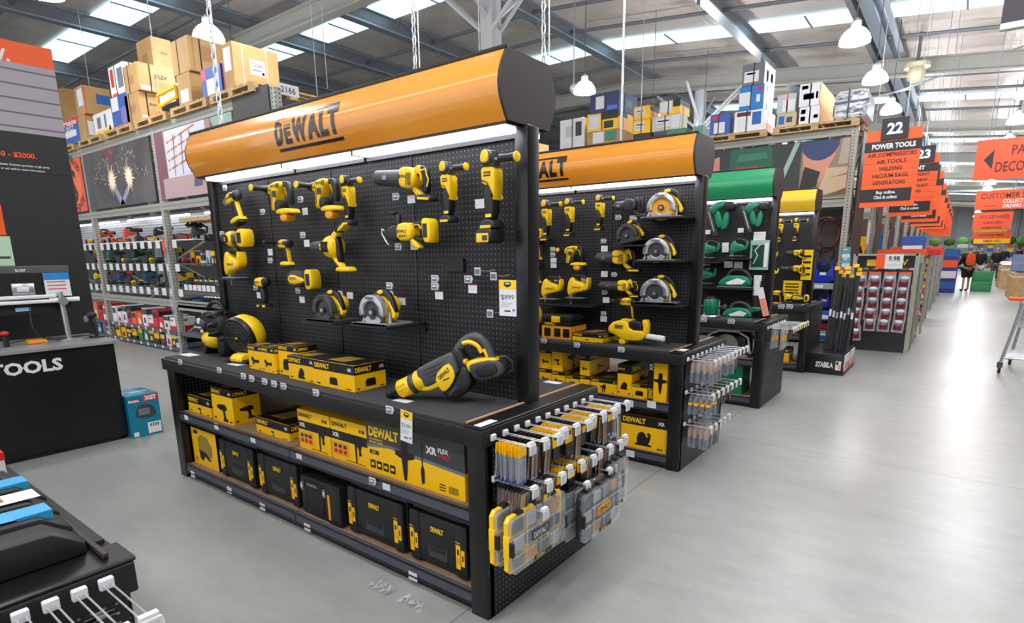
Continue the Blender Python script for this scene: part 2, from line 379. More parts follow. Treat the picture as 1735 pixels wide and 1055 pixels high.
# cables and chains hanging to the banners
CHN = mat('chain_steel', 'd4d6da', .3, .6)
def hang(px, pyb, y, label, r=.006, n=1, name='hanging_chain', top=None, z0=None):
    p = on(px, pyb, 1, y); m = MB(); zt = zr(p.x)-.02
    if n == 1: m.cyl(p, (p.x, p.y, zt), r, CHN, n=6)
    else:
        z = p.z; i = 0
        while z < zt:
            m.tube([(p.x+(r*1.6 if i % 2 else 0)*math.cos(a), p.y+(0 if i % 2 else r*1.6)*math.cos(a), z+.028*math.sin(a)) for a in [q*math.pi/3 for q in range(6)]], r*.6, CHN, 4, True); z += .045; i += 1
        m.cyl((p.x+.03, p.y, p.z), (p.x+.03, p.y, zt), r*.5, CHN, n=5)
    mesh_thing(m, name, label, 'chain')
hang(704, 118, 2.2, 'silver chain holding up the nearest orange banner near its middle', .006, 2)
hang(921, 104, 2.35, 'silver chain holding up the nearest orange banner at its right end', .006, 2)
hang(1052, 240, 4.4, 'pale wire dropping to the second orange banner', .008)
hang(375, 215, 2.2, 'silver chain with a loose looped tail over the left end of the nearest banner', .008, 2)
for px, py, y, l in ((538, 165, 8, 'dark wire hanging left of the nearest banner logo'), (555, 150, 8.5, 'thin pale wire hanging behind the nearest banner'), (162, 215, 6.5, 'dark wire hanging above the wrapped pallet at far left'), (812, 88, 6.5, 'thin wire beside the white column'), (270, 160, 4, 'thin wire hanging in front of the stacked tan cartons'), (1086, 190, 11, 'dark wire hanging behind the second banner')):
    hang(px, py, y, l, .006, 1, 'hanging_wire')
# ============================================================ power tools (x along the tool, z up, -y towards the shopper)
def part(name, root, fn, smooth=45):
    m = MB(); fn(m); return m.build(name, root, smooth)
def P(m, pts, y0, y1, mt, ch=.008, n=1): m.prism(chaikin(pts, n) if n else pts, y0, y1, mt, ch)
def logo(m, s, x, y, z, h, mt=None, ang=0):
    c, q = math.cos(ang), math.sin(ang); m.text(s, mt or INK, (x, y, z), (c, 0, q), (-q, 0, c), h=h, bold=.035)
def foot(m, x0, x1, z0, z1, Y, B, w=.036):
    P(m, [(x0, z0), (x1, z0), (x1, z0+.018), (x1-.02, z1), (x0+.02, z1), (x0, z0+.018)], -w, w, Y, .008)
def t_drill(Y=YEL, B=BLK, nose=.05, batt=False, side=False, word='DEWALT'):
    r = empty('cordless_drill')
    def body(m):
        P(m, [(-.045, .055), (-.02, .102), (.05, .105), (.075, .09), (.078, .05), (.06, .03), (-.04, .035)], -.034, .034, Y, .014)
        logo(m, word, .015, -.0345, .07, .017)
        for i in range(4): m.box(.045+i*.007, .048+i*.007, -.0355, -.034, .055, .088, INK)
    part('housing', r, body)
    part('motor_cap', r, lambda m: m.lathe([(.02, .112), (.033, .105), (.036, .085), (.036, .07)], B, o=(0, 0, .068), ax='x', n=18))
    part('chuck', r, lambda m: (m.lathe([(.012, -.048-nose), (.02, -.045-nose), (.026, -.06), (.03, -.045), (.034, -.03)], DGR if side else SIL, o=(0, 0, .068), ax='x', n=18), m.cyl((-.06-nose, 0, .068), (-.04-nose, 0, .068), .005, STL, n=8)))
    def grip(m):
        P(m, [(.005, .04), (.06, .04), (.07, 0), (.078, -.08), (.03, -.085), (.022, -.02)], -.022, .022, B, .01)
        P(m, [(.058, .04), (.07, .035), (.085, -.08), (.074, -.085)], -.018, .018, Y, .005)
    part('grip', r, grip); part('trigger', r, lambda m: P(m, [(-.002, .03), (.02, .035), (.024, -.005), (.012, -.01)], -.012, .012, B, .004))
    part('battery_foot', r, lambda m: (foot(m, -.03, .1, -.115, -.08, Y, B), foot(m, -.035, .1, -.135, -.113, B, B, .034)))
    if side: part('side_handle', r, lambda m: (m.lathe([(.008, 0), (.019, -.02), (.016, -.06), (.019, -.1), (.02, -.12), (.01, -.125)], B, o=(-.05, -.03, .08), ax='y', n=14), m.cyl((-.05, -.035, .08), (-.05, .03, .08), .008, STL)))
    if batt: part('battery', r, lambda m: m.box(-.035, .1, -.04, .04, -.18, -.125, B, .008))
    return r
def t_impact(Y=YEL, B=BLK):
    r = empty('impact_driver')
    part('housing', r, lambda m: (P(m, [(-.05, .04), (-.045, .09), (.0, .102), (.05, .1), (.062, .05), (.04, .03)], -.032, .032, Y, .014), logo(m, 'DEWALT', 0, -.0325, .066, .016)))
    part('nose', r, lambda m: m.lathe([(.034, -.05), (.032, -.065), (.018, -.08), (.012, -.095)], B, o=(0, 0, .068), ax='x'))
    part('motor_cap', r, lambda m: m.lathe([(.033, .06), (.034, .085), (.02, .098)], B, o=(0, 0, .068), ax='x'))
    part('grip', r, lambda m: P(m, [(.0, .035), (.048, .035), (.06, -.09), (.012, -.09)], -.021, .021, B, .01))
    part('battery_foot', r, lambda m: (foot(m, -.04, .09, -.12, -.088, B, B), m.box(-.03, .0, -.038, .038, -.118, -.1, Y, .004), m.box(.05, .085, -.038, .038, -.118, -.1, Y, .004)))
    return r
def t_rotary(Y=YEL, B=BLK):
    r = empty('rotary_hammer')
    part('housing', r, lambda m: (P(m, [(-.11, .05), (-.06, .085), (.05, .09), (.07, .06), (.02, .035), (-.02, -.02), (-.045, -.1), (-.085, -.09), (-.07, 0), (-.11, .02)], -.038, .038, Y, .014), logo(m, 'DEWALT', -.02, -.0385, .062, .016), m.box(-.045, 0, -.0395, -.038, -.01, .03, DGR), [m.box(.008+i*.01, .013+i*.01, -.0392, -.038, .045, .075, B) for i in range(4)], m.tube([(-.1, -.039, .035), (-.06, -.039, .04), (-.05, -.039, -.02), (-.06, -.039, -.08)], .003, B, 5)))
    part('motor_cover', r, lambda m: P(m, [(-.03, -.03), (.02, -.03), (.025, -.1), (-.035, -.1)], -.04, .04, B, .012))
    part('chuck', r, lambda m: m.lathe([(.034, -.1), (.034, -.13), (.026, -.14), (.024, -.17), (.016, -.185)], B, o=(0, 0, .045), ax='x'))
    part('rear_handle', r, lambda m: (P(m, [(.045, .09), (.1, .085), (.125, .05), (.13, -.06), (.095, -.065), (.09, .04), (.05, .055)], -.02, .02, B, .008), P(m, [(.06, .058), (.085, .05), (.094, .01), (.1, -.03), (.09, -.03), (.078, .03), (.06, .04)], -.016, .016, Y, .004)))
    part('battery_foot', r, lambda m: (foot(m, -.02, .15, -.12, -.085, Y, B, .04), P(m, [(.01, -.12), (.1, -.12), (.09, -.17), (.02, -.17)], -.036, .036, COR, .01)))
    part('side_handle', r, lambda m: (m.lathe([(.012, 0), (.019, -.015), (.016, -.06), (.02, -.11), (.021, -.12)], B, o=(-.115, -.02, .05), ax='y', n=14), m.lathe([(.022, -.118), (.022, -.126), (.008, -.127)], Y, o=(-.115, -.02, .05), ax='y', n=14)))
    return r
def t_grinder(Y=YEL, B=BLK, batt=False, cap=None, slim=False):
    r = empty('angle_grinder'); W = .03 if slim else .034
    part('gear_head', r, lambda m: (m.lathe([(.02, .165), (.034, .16), (.04, .13), (.04, .1), (.034, .095)], cap or DGR, o=(0, -.005, 0), ax='z', n=18), P(m, [(-.03, .1), (.03, .1), (.032, .15), (0, .172), (-.028, .155)], -.052, -.01, cap or DGR, .01)))
    def body(m):
        P(m, [(-W-.004, .1), (W+.004, .1), (W+.006, .03), (W-.002, -.03), (W-.008, -.05), (W-.014, -.02), (.0, .02), (-W+.004, .02), (-W-.004, .05)], -.036, .036, Y, .01); P(m, [(-.022, .11), (.022, .11), (.024, .15), (.0, .168), (-.02, .152)], -.058, -.03, Y, .006)
        m.box(-.02, .02, -.037, -.036, .055, .075, INK)
        logo(m, 'DEWALT', 0, -.0375, .065, .009, Y)
        m.tube([(-W+.004, -.037, .04), (.0, -.037, .03), (W-.006, -.037, -.02)], .0025, B, 5)
    part('housing', r, body)
    part('grip', r, lambda m: (P(m, [(-W+.002, .02), (W-.008, .02), (W-.01, -.13), (-W+.006, -.13)], -.03, .03, B, .012), m.box(-.018, .016, -.031, -.03, -.12, -.105, Y)))
    part('battery_foot', r, lambda m: (P(m, [(-.03, -.13), (.03, -.13), (.045, -.155), (.045, -.172), (-.04, -.172), (-.04, -.155)], -.05, .036, B, .008), m.box(-.03, .03, -.056, -.05, -.168, -.155, Y)))
    if batt: part('battery', r, lambda m: (P(m, [(-.04, -.172), (.045, -.172), (.05, -.19), (.048, -.235), (-.045, -.235), (-.045, -.19)], -.075, .03, B, .01), m.box(-.035, .035, -.078, -.075, -.23, -.19, Y, .003), m.box(.0, .03, -.0795, -.078, -.222, -.2, DGR)))
    part('side_handle', r, lambda m: (m.cyl((.03, -.02, .125), (.06, -.02, .125), .008, STL), m.lathe([(.012, .055), (.019, .065), (.016, .1), (.018, .14), (.02, .155)], B, o=(0, -.02, .125), ax='x', n=14), m.lathe([(.021, .15), (.021, .16), (.012, .163)], Y, o=(0, -.02, .125), ax='x', n=14)))
    return r
def t_saw(Y=YEL, B=BLK, G=None, blade=None, plate=None, batt=False):
    r = empty('circular_saw'); G = G or SIL; blade = blade or DGR; plate = plate or SIL
    A = lambda r0, a: (r0*math.cos(math.radians(a)), r0*math.sin(math.radians(a)))
    def guard(m):
        out = [A(.105, a) for a in range(-14, 199, 9)]; inn = [A(.066, a) for a in range(195, -18, -9)]
        m.prism(out+inn, -.03, .02, G, .005); logo(m, 'DEWALT', 0, -.0308, .085, .015)
    part('blade_guard', r, guard, 30)
    def bl(m):
        n = 48; pts = [A(.094 if i % 2 else .088, i*7.5) for i in range(48)]; m.prism(pts, -.012, -.009, blade); m.cyl((0, -.03, 0), (0, 0, 0), .022, DGR); m.cyl((0, -.034, 0), (0, -.03, 0), .011, SIL)
        m.prism([A(.085, a) for a in range(-150, -28, 10)]+[A(.045, a) for a in range(-30, -152, -10)], -.02, .0, G, .003)
    part('blade', r, bl, 0)
    part('motor', r, lambda m: (m.lathe([(.058, .02), (.062, .05), (.058, .13), (.04, .15)], Y, o=(.03, 0, .035), ax='y', n=20), P(m, [(.02, .09), (.075, .07), (.1, .0), (.09, -.06), (.04, -.06), (.05, .0)], .022, .1, Y, .012), [m.box(.03+i*.012, .035+i*.012, .06, .12, .07, .084, B) for i in range(3)]))
    part('handle', r, lambda m: (P(m, [(-.05, .09), (-.02, .125), (.06, .14), (.115, .1), (.15, .02), (.135, -.03), (.11, -.03), (.118, .02), (.09, .08), (.05, .105), (-.01, .095), (-.03, .075)], .025, .06, B, .01), P(m, [(.0, .125), (.05, .135), (.06, .11), (.01, .1)], .02, .065, Y, .008), P(m, [(.1, .075), (.15, .0), (.14, -.035), (.118, -.03), (.118, .015), (.09, .06)], .022, .063, Y, .006)))
    part('base_plate', r, lambda m: (m.prism([(-.13, -.07), (-.12, -.06), (.15, -.06), (.155, -.07), (.15, -.066), (-.12, -.068)], -.06, .16, plate), m.box(-.14, .16, -.06, .16, -.072, -.066, plate), m.box(-.14, .16, -.06, -.055, -.072, -.062, plate), m.cyl((.1, .03, -.06), (.1, .03, 0), .012, plate), m.cyl((-.1, 0, -.06), (-.08, 0, -.02), .01, plate)))
    if batt: part('battery', r, lambda m: m.box(.06, .15, .09, .19, -.04, .04, B, .01))
    return r
def t_recip(Y=YEL, B=BLK, nose=.13, hook=False):
    r = empty('reciprocating_saw')
    part('front_boot', r, lambda m: (m.lathe([(.026, -.15-nose), (.042, -.14-nose), (.048, -.1), (.05, -.05)], DGR, o=(0, 0, .0), ax='x', n=20), logo(m, 'XR', -.1-nose/2, -.05, 0, .02, SIL), m.cyl((-.15-nose, 0, 0), (-.17-nose, 0, 0), .02, B)))
    part('housing', r, lambda m: (P(m, [(-.06, .045), (-.03, .062), (.03, .06), (.07, .03), (.065, -.03), (.02, -.055), (-.06, -.045)], -.045, .045, Y, .016), logo(m, 'DEWALT', -.015, -.046, .01, .017), [m.box(.01+i*.011, .015+i*.011, -.047, -.045, -.035, .03, B) for i in range(4)]))
    part('rear_handle', r, lambda m: (P(m, [(.04, .05), (.1, .075), (.14, .05), (.15, -.07), (.115, -.075), (.115, .02), (.06, .015)], -.02, .02, B, .008), P(m, [(.04, .05), (.075, .075), (.1, .06), (.112, .0), (.1, -.02), (.09, .03), (.06, .02)], -.024, .024, Y, .006)))
    part('lower_arm', r, lambda m: P(m, [(.03, -.03), (.06, -.05), (.12, -.09), (.11, -.105), (.04, -.075)], -.022, .022, Y, .008))
    part('battery_foot', r, lambda m: (foot(m, .07, .19, -.115, -.08, B, B, .036), m.box(.09, .18, -.0375, .0375, -.108, -.094, Y, .003)))
    if hook: part('hook', r, lambda m: m.tube([(.1, -.03, .04), (.15, -.035, .05), (.16, -.035, .02), (.175, -.035, .0), (.165, -.035, -.04)], .004, YEL, 6))
    return r
def t_blower(Y=YEL, B=BLK):
    r = empty('handheld_blower')
    part('nozzle', r, lambda m: m.lathe([(.03, -.2), (.036, -.195), (.042, -.1), (.05, -.04)], DGR, ax='x', n=20))
    part('housing', r, lambda m: (m.lathe([(.052, -.05), (.066, -.03), (.07, .0), (.062, .03), (.04, .045)], Y, ax='x', n=22), [m.box(-.03+i*.012, -.026+i*.012, -.073, -.055, -.03, .03, B) for i in range(5)], m.box(-.075, -.045, -.055, -.02, -.02, .02, Y, .006), logo(m, 'DEWALT', -.01, -.0735, 0, .014)))
    part('grip', r, lambda m: (P(m, [(.03, .06), (.06, .06), (.075, -.09), (.04, -.09)], -.02, .02, B, .009), P(m, [(-.01, .05), (.02, .09), (.06, .09), (.05, .06), (.03, .0), (.02, .0)], -.022, .022, Y, .008)))
    part('rear_battery_mount', r, lambda m: P(m, [(.03, .1), (.14, .15), (.15, .12), (.06, .075)], -.025, .025, B, .008))
    part('rear_trim', r, lambda m: P(m, [(.075, .1), (.145, .14), (.15, .12), (.08, .083)], -.028, .028, Y, .004))
    part('battery_foot', r, lambda m: (P(m, [(.0, -.05), (.03, -.06), (.09, -.115), (.06, -.125), (-.0, -.075)], -.02, .02, Y, .008), foot(m, .04, .16, -.145, -.115, Y, Y, .034)))
    return r
def t_band(Y=YEL, B=BLK):
    r = empty('demolition_hammer')
    part('nose', r, lambda m: (P(m, [(-.21, .0), (-.15, .05), (-.06, .055), (-.06, -.05), (-.14, -.055), (-.2, -.03)], -.042, .042, B, .014), m.tube([(-.21, -.03, .02), (-.235, -.03, .03), (-.235, -.03, .0), (-.19, -.03, -.06), (-.17, -.03, -.075)], .006, SIL, 6)))
    part('housing', r, lambda m: (P(m, [(-.08, .05), (-.03, .065), (.05, .06), (.06, .0), (.04, -.05), (-.08, -.05)], -.048, .048, Y, .016), logo(m, 'DEWALT', -.025, -.049, .01, .018), [m.box(-.05+i*.016, -.044+i*.016, -.05, -.048, -.03, -.012, B) for i in range(5)]))
    part('front_handle', r, lambda m: (m.lathe([(.012, .12), (.02, .11), (.017, .05), (.02, .0)], B, o=(-.1, .0, 0), ax='z'), m.ell((-.14, 0, .13), .03, .02, .012, B)))
    part('rear_handle', r, lambda m: (m.tube(chaikin([(.05, 0, .045), (.1, 0, .06), (.16, 0, .05), (.165, 0, -.04), (.1, 0, -.05), (.05, 0, -.03)], 2, False), .016, B, 10), m.tube(chaikin([(.055, -.012, .045), (.1, -.012, .05), (.12, -.012, .02)], 2, False), .005, Y, 6)))
    part('lower_arm', r, lambda m: P(m, [(.02, -.03), (.05, -.04), (.11, -.09), (.09, -.105), (.03, -.08)], -.025, .025, Y, .008))
    part('battery_mount', r, lambda m: (P(m, [(.15, .07), (.17, .085), (.21, .08), (.225, .05), (.225, -.05), (.21, -.07), (.16, -.06)], -.045, .045, Y, .01), m.box(.168, .205, -.0475, -.045, -.035, .05, B, 0)))
    return r
def t_jigsaw(Y=YEL, B=BLK, plate=None, word='DEWALT'):
    r = empty('jigsaw')
    part('housing', r, lambda m: (P(m, [(-.08, .05), (-.06, .085), (-.03, .09), (-.02, .06), (.06, .045), (.07, .02), (.06, -.02), (-.03, -.03), (-.06, -.055), (-.085, -.05), (-.09, .0)], -.032, .032, Y, .012), logo(m, word, .0, -.0325, .01, .015)))
    part('handle', r, lambda m: P(m, [(-.05, .085), (-.02, .115), (.05, .112), (.095, .08), (.09, .06), (.045, .085), (-.02, .085), (-.03, .07)], -.018, .018, B, .008))
    part('battery_mount', r, lambda m: P(m, [(.085, .09), (.105, .08), (.1, .01), (.07, -.02), (.06, .01), (.08, .03)], -.03, .03, Y, .007))
    part('sole_plate', r, lambda m: (m.box(-.1, .06, -.04, .04, -.075, -.068, plate or SIL), m.box(-.08, -.05, -.01, .01, -.07, -.05, plate or SIL)))
    part('blade', r, lambda m: m.prism([(-.072, -.07), (-.062, -.07), (-.062, -.13), (-.072, -.12)], -.001, .001, STL))
    return r
def t_sander(Y=YEL, B=BLK):
    r = empty('palm_sander')
    part('housing', r, lambda m: (m.ell((-.05, 0, 0), .05, .045, .045, Y, 18, 10), P(m, [(-.03, .03), (.03, .02), (.06, .0), (.03, -.025), (-.03, -.03)], -.03, .03, DGR, .01), m.cyl((-.05, -.046, 0), (-.05, -.04, 0), .022, B), logo(m, 'D', -.05, -.047, 0, .018, Y)))
    part('pad', r, lambda m: m.lathe([(.03, -.12), (.04, -.115), (.04, -.1), (.035, -.09)], B, ax='x'))
    part('battery_mount', r, lambda m: (P(m, [(.04, .03), (.08, .055), (.12, .04), (.115, -.04), (.08, -.05), (.04, -.03)], -.035, .035, Y, .008), m.box(.06, .1, -.037, -.035, -.025, .03, B)))
    return r
def t_polisher(Y=YEL, B=BLK):
    r = empty('oscillating_tool')
    part('head', r, lambda m: P(m, [(-.12, .0), (-.1, .04), (-.03, .05), (.03, .035), (.03, -.03), (-.04, -.045), (-.1, -.04)], -.03, .03, DGR, .012))
    part('housing', r, lambda m: (P(m, [(-.1, .0), (-.07, .028), (.0, .02), (.06, .0), (.03, -.02), (-.07, -.03)], -.034, .034, Y, .008), logo(m, 'DEWALT', -.04, -.0345, .005, .012)))
    part('grip', r, lambda m: P(m, [(.0, .035), (.06, .03), (.06, -.03), (.0, -.03)], -.026, .026, B, .01))
    part('battery_mount', r, lambda m: (P(m, [(.06, .04), (.075, .055), (.12, .045), (.125, -.04), (.08, -.055), (.06, -.04)], -.032, .032, Y, .006), m.box(.075, .108, -.034, -.032, -.03, .03, B)))
    return r
def t_nailer(Y=GRN, B=BLK):
    r = empty('nail_gun')
    part('housing', r, lambda m: (P(m, [(-.1, .05), (-.06, .1), (.02, .11), (.06, .09), (.02, .06), (-.02, .05), (-.06, .0)], -.035, .035, Y, .012), P(m, [(.01, .1), (.1, .1), (.1, .03), (.02, .03)], -.042, .042, B, .014)))
    part('grip', r, lambda m: (P(m, [(-.06, .04), (-.02, .05), (.02, -.08), (-.02, -.1), (-.05, -.05)], -.022, .022, Y, .01), P(m, [(.02, .03), (.06, .03), (.05, -.1), (.0, -.11), (-.0, -.08)], -.02, .02, Y, .008)))
    part('magazine', r, lambda m: (m.prism([(-.13, .07), (-.1, .07), (-.02, -.15), (-.06, -.16)], -.015, .015, DGR, .004), m.prism([(-.108, .03), (-.1, .03), (-.048, -.12), (-.056, -.12)], -.017, -.015, SIL)))
    return r
def t_router(Y=GRN):
    r = empty('plunge_router')
    part('motor', r, lambda m: m.lathe([(.05, .13), (.056, .12), (.056, .04), (.045, .02)], Y, n=20))
    part('top_cap', r, lambda m: m.lathe([(.03, .155), (.045, .15), (.05, .13)], BLK, n=18))
    for s in (-1, 1):
        part('side_knob', r, lambda m: (m.cyl((s*.05, 0, .07), (s*.09, 0, .07), .012, DGR), m.ell((s*.1, 0, .07), .02, .025, .03, DGR)))
        part('guide_rod', r, lambda m: m.cyl((s*.055, 0, .0), (s*.055, 0, .12), .008, STL))
    part('base_ring', r, lambda m: m.lathe([(.075, -.005), (.078, .0), (.07, .012), (.04, .014)], SIL, n=24)); return r
def t_planer(Y=GRN):
    r = empty('cordless_planer')
    part('housing', r, lambda m: (P(m, [(-.14, -.05), (-.14, -.01), (-.08, .04), (.0, .045), (.08, .04), (.12, .0), (.12, -.05)], -.045, .045, Y, .014), P(m, [(-.08, -.02), (.02, .02), (.09, .0), (.06, -.03), (-.06, -.035)], -.047, -.045, WHT, 0, 0)))
    part('handle', r, lambda m: m.tube(chaikin([(-.08, 0, .03), (-.05, 0, .085), (.03, 0, .095), (.09, 0, .06), (.12, 0, .0)], 2, False), .014, DGR, 10))
    part('sole_plate', r, lambda m: m.box(-.15, .13, -.045, .045, -.058, -.05, SIL)); return r
# ============================================================ cartons, cases, tags
DW = 'DEWALT'
def pic(m, kind, mt, o, ux, s):
    """flat printed picture; o centre, ux horizontal, up z"""
    S = {'drill': [(-.5, .1), (-.5, .22), (-.2, .3), (.3, .32), (.42, .2), (.4, .05), (.22, .02), (.28, -.35), (.45, -.4), (.45, -.52), (.0, -.52), (.0, -.4), (.08, -.35), (.02, 0), (-.2, .02)],
         'grinder': [(-.5, .15), (-.42, .3), (-.25, .3), (-.15, .12), (.35, .1), (.5, .2), (.5, -.1), (.3, -.1), (-.1, -.08), (-.25, -.3), (-.4, -.2), (-.3, -.02), (-.45, 0)],
         'saw': [(-.5, -.3), (-.5, -.4), (.5, -.4), (.5, -.3), (.3, -.28), (.42, 0), (.45, .3), (.3, .42), (.2, .3), (.3, .2), (.2, .1), (.12, .3), (-.05, .42), (-.3, .3), (-.4, 0), (-.35, -.28)],
         'bag': [(-.5, -.3), (-.5, .1), (-.35, .3), (.4, .3), (.5, .1), (.5, -.3)],
         'mitre': [(-.5, -.4), (-.45, -.1), (-.2, .4), (.1, .5), (.35, .3), (.4, 0), (.25, -.2), (.45, -.3), (.45, -.42)],
         'breaker': [(-.06, -.9), (.06, -.9), (.12, -.55), (.16, -.1), (.5, .0), (.5, .18), (.18, .2), (.16, .6), (.0, .7), (-.16, .6), (-.18, .2), (-.5, .18), (-.5, .0), (-.16, -.1), (-.12, -.55)],
         'chisel': [(-.06, -.9), (.1, -.8), (.12, -.3), (.04, -.1), (.04, .8), (-.02, .8), (-.02, -.1), (-.1, -.3)],
         'sds': [(-.5, .3), (-.1, .4), (.1, .6), (.3, .5), (.4, .2), (.25, -.2), (.35, -.4), (.1, -.5), (.1, -.1), (-.05, .05), (-.1, -.9), (-.2, -.9), (-.22, .15), (-.5, .15)]}[kind]
    ux = Vector(ux); m.poly([Vector(o)+ux*a*s+Vector((0, 0, b*s)) for a, b in S], mt)
def face(m, x0, x1, z0, z1, mt, o, ux, e=.0006, nrm=None):
    o, ux, nrm = Vector(o), Vector(ux), Vector(nrm); m.poly([o+ux*a+Vector((0, 0, b))+nrm*e for a, b in ((x0, z0), (x1, z0), (x1, z1), (x0, z1))], mt)
def carton(label, x0, x1, y0, y1, z0, z1, st='band', k='drill', group=None, cat='box', body=None, band=None, word=DW, small='XR', frac=.32, side=True, name='tool_carton', rz=0, bold=.035):
    w, d, h = x1-x0, y1-y0, z1-z0; m = MB(); Bd = body or CYE; Bn = band or CBK
    m.box(-w/2, w/2, -d/2, d/2, 0, h, Bd, min(.002, w*.05))
    E = .0008
    for (L, o, ux, n) in ((w, (0, -d/2-E, 0), (1, 0, 0), (0, -1, 0)), (d, (w/2+E, 0, 0), (0, 1, 0), (1, 0, 0))):
        if L < .02: continue
        O = Vector(o); U = Vector(ux)
        if st == 'band':
            face(m, -L/2, L/2, h*(1-frac), h, Bn, o, ux, 0, n); tw = min(L*.5, h*frac*2.6)
            m.text(word, YEL, O+U*(-L/2+.04*L)+Vector((0, 0, h*(1-frac/2)))+Vector(n)*E, ux, (0, 0, 1), w=tw, h=min(h*frac*.5, tw*.24), al='l', bold=bold)
            if L > .14: m.text(small, WHT, O+U*(L/2-.05*L)+Vector((0, 0, h*(1-frac/2)))+Vector(n)*E, ux, (0, 0, 1), h=h*frac*.35, al='r', bold=.03)
            pic(m, k, CBK, O+Vector((0, 0, h*(1-frac)*.45))+Vector(n)*E, ux, min(L*.55, h*(1-frac)*.75))
            if L > .12: face(m, -L*.42, -L*.34, h*.08, h*.14, CBK, o, ux, E, n); face(m, L*.3, L*.42, h*.06, h*.1, CBK, o, ux, E, n)
        elif st == 'sds':
            face(m, -L/2, L/2, h*.5, h*.72, Bn, o, ux, 0, n)
            m.text(word, CBK, O+U*(-L*.46)+Vector((0, 0, h*.87))+Vector(n)*E, ux, (0, 0, 1), w=L*.42, al='l', bold=.035, h=h*.09)
            m.text('XR', WHT, O+U*(-L*.46)+Vector((0, 0, h*.62))+Vector(n)*E, ux, (0, 0, 1), w=L*.2, al='l', bold=.03, h=h*.1)
            face(m, L*.28, L*.42, h*.8, h*.87, CBK, o, ux, E, n); m.text('18V', YEL, O+U*(L*.35)+Vector((0, 0, h*.835))+Vector(n)*E*2, ux, (0, 0, 1), h=h*.045)
            face(m, -L*.46, -L*.04, h*.14, h*.46, COR, o, ux, E, n)
            for i in range(3):
                for j in range(2): face(m, -L*.43+i*L*.13, -L*.34+i*L*.13, h*.18+j*h*.13, h*.27+j*h*.13, RED if j == 0 else DGR, o, ux, E*2, n)
            pic(m, 'sds', CBK, O+U*(L*.22)+Vector((0, 0, h*.45))+Vector(n)*E*2, ux, h*.42)
            face(m, -L*.1, L*.4, h*.05, h*.065, CBK, o, ux, E, n)
        elif st == 'plain':
            m.text(word, CBK, O+Vector((0, 0, h*.72))+Vector(n)*E, ux, (0, 0, 1), w=L*.5, h=min(h*.16, L*.12), bold=.03)
    if st == 'band': m.poly([(-w/2+.004, -d/2+.004, h+E), (w/2-.004, -d/2+.004, h+E), (w/2-.004, d/2-.004, h+E), (-w/2+.004, d/2-.004, h+E)], Bn); m.poly([(-w*.3, -d*.3, h+2*E), (w*.1, -d*.3, h+2*E), (w*.2, d*.3, h+2*E), (-w*.2, d*.3, h+2*E)], MATS['dull_gold'])
    o = m.build(name, None, 0); o.location = ((x0+x1)/2, (y0+y1)/2, z0); o.rotation_euler = (0, 0, rz)
    return tag(o, label, cat, group)
mat('dull_gold', '9a7d2c', .5)
def tcase(label, cx, y, z, w=.44, h=.29, d=.2, group='black tool cases on the bottom shelf'):
    r = empty('tool_case', (cx, y+d/2, z), label, 'tool case', group)
    def body(m):
        m.box(-w/2, w/2, -d/2+.03, d/2, .0, h, BLK, .015); m.box(-w/2+.07, w/2-.07, -d/2+.005, -d/2+.04, .02, h-.015, BLK, .012)
        m.box(-w*.16, w*.16, -d/2+.001, -d/2+.012, h*.2, h*.42, DGR, .004); m.box(-w*.13, w*.13, -d/2-.004, -d/2+.004, h*.34, h*.41, BLK, .003)
        m.box(-w/2+.01, w/2-.01, -d/2+.028, d/2-.01, h*.5, h*.52, DGR)
    part('shell', r, body, 30)
    for s in (-1, 1):
        def latch(m):
            m.box(s*(w/2-.045)-.035, s*(w/2-.045)+.035, -d/2, -d/2+.04, .01, h-.012, BLK, .01)
        l = part('latch', r, latch, 30)
        def stk(m):
            c = s*(w/2-.045); yy = -d/2-.001
            m.box(c-.03, c-.002, yy-.0006, yy, h*.2, h*.62, CYE); m.box(c+.002, c+.024, yy-.0006, yy, h*.27, h*.55, CYE)
            m.box(c-.025, c-.007, yy-.001, yy-.0006, h*.3, h*.4, COR); m.box(c+.009, c+.017, yy-.001, yy-.0006, h*.36, h*.46, CBK); m.text(DW, YEL, (c-.016, yy-.001, h*.66), (1, 0, 0), (0, 0, 1), w=.03, h=.008)
            m.box(c-.022, c-.01, yy-.001, yy-.0006, h*.45, h*.54, CBK)
        stk_o = part('sticker', l, stk, 0)
    part('logo_plate', r, lambda m: (m.box(-.045, .045, -d/2+.003, -d/2+.006, h*.66, h*.78, CBK), m.text(DW, YEL, (0, -d/2+.002, h*.72), (1, 0, 0), (0, 0, 1), w=.085, h=.026, bold=.04)), 0)
    part('handle', r, lambda m: (m.tube([(-.05, 0, h-.005), (-.05, 0, h+.02), (.05, 0, h+.02), (.05, 0, h-.005)], .008, BLK, 8)))
    return r
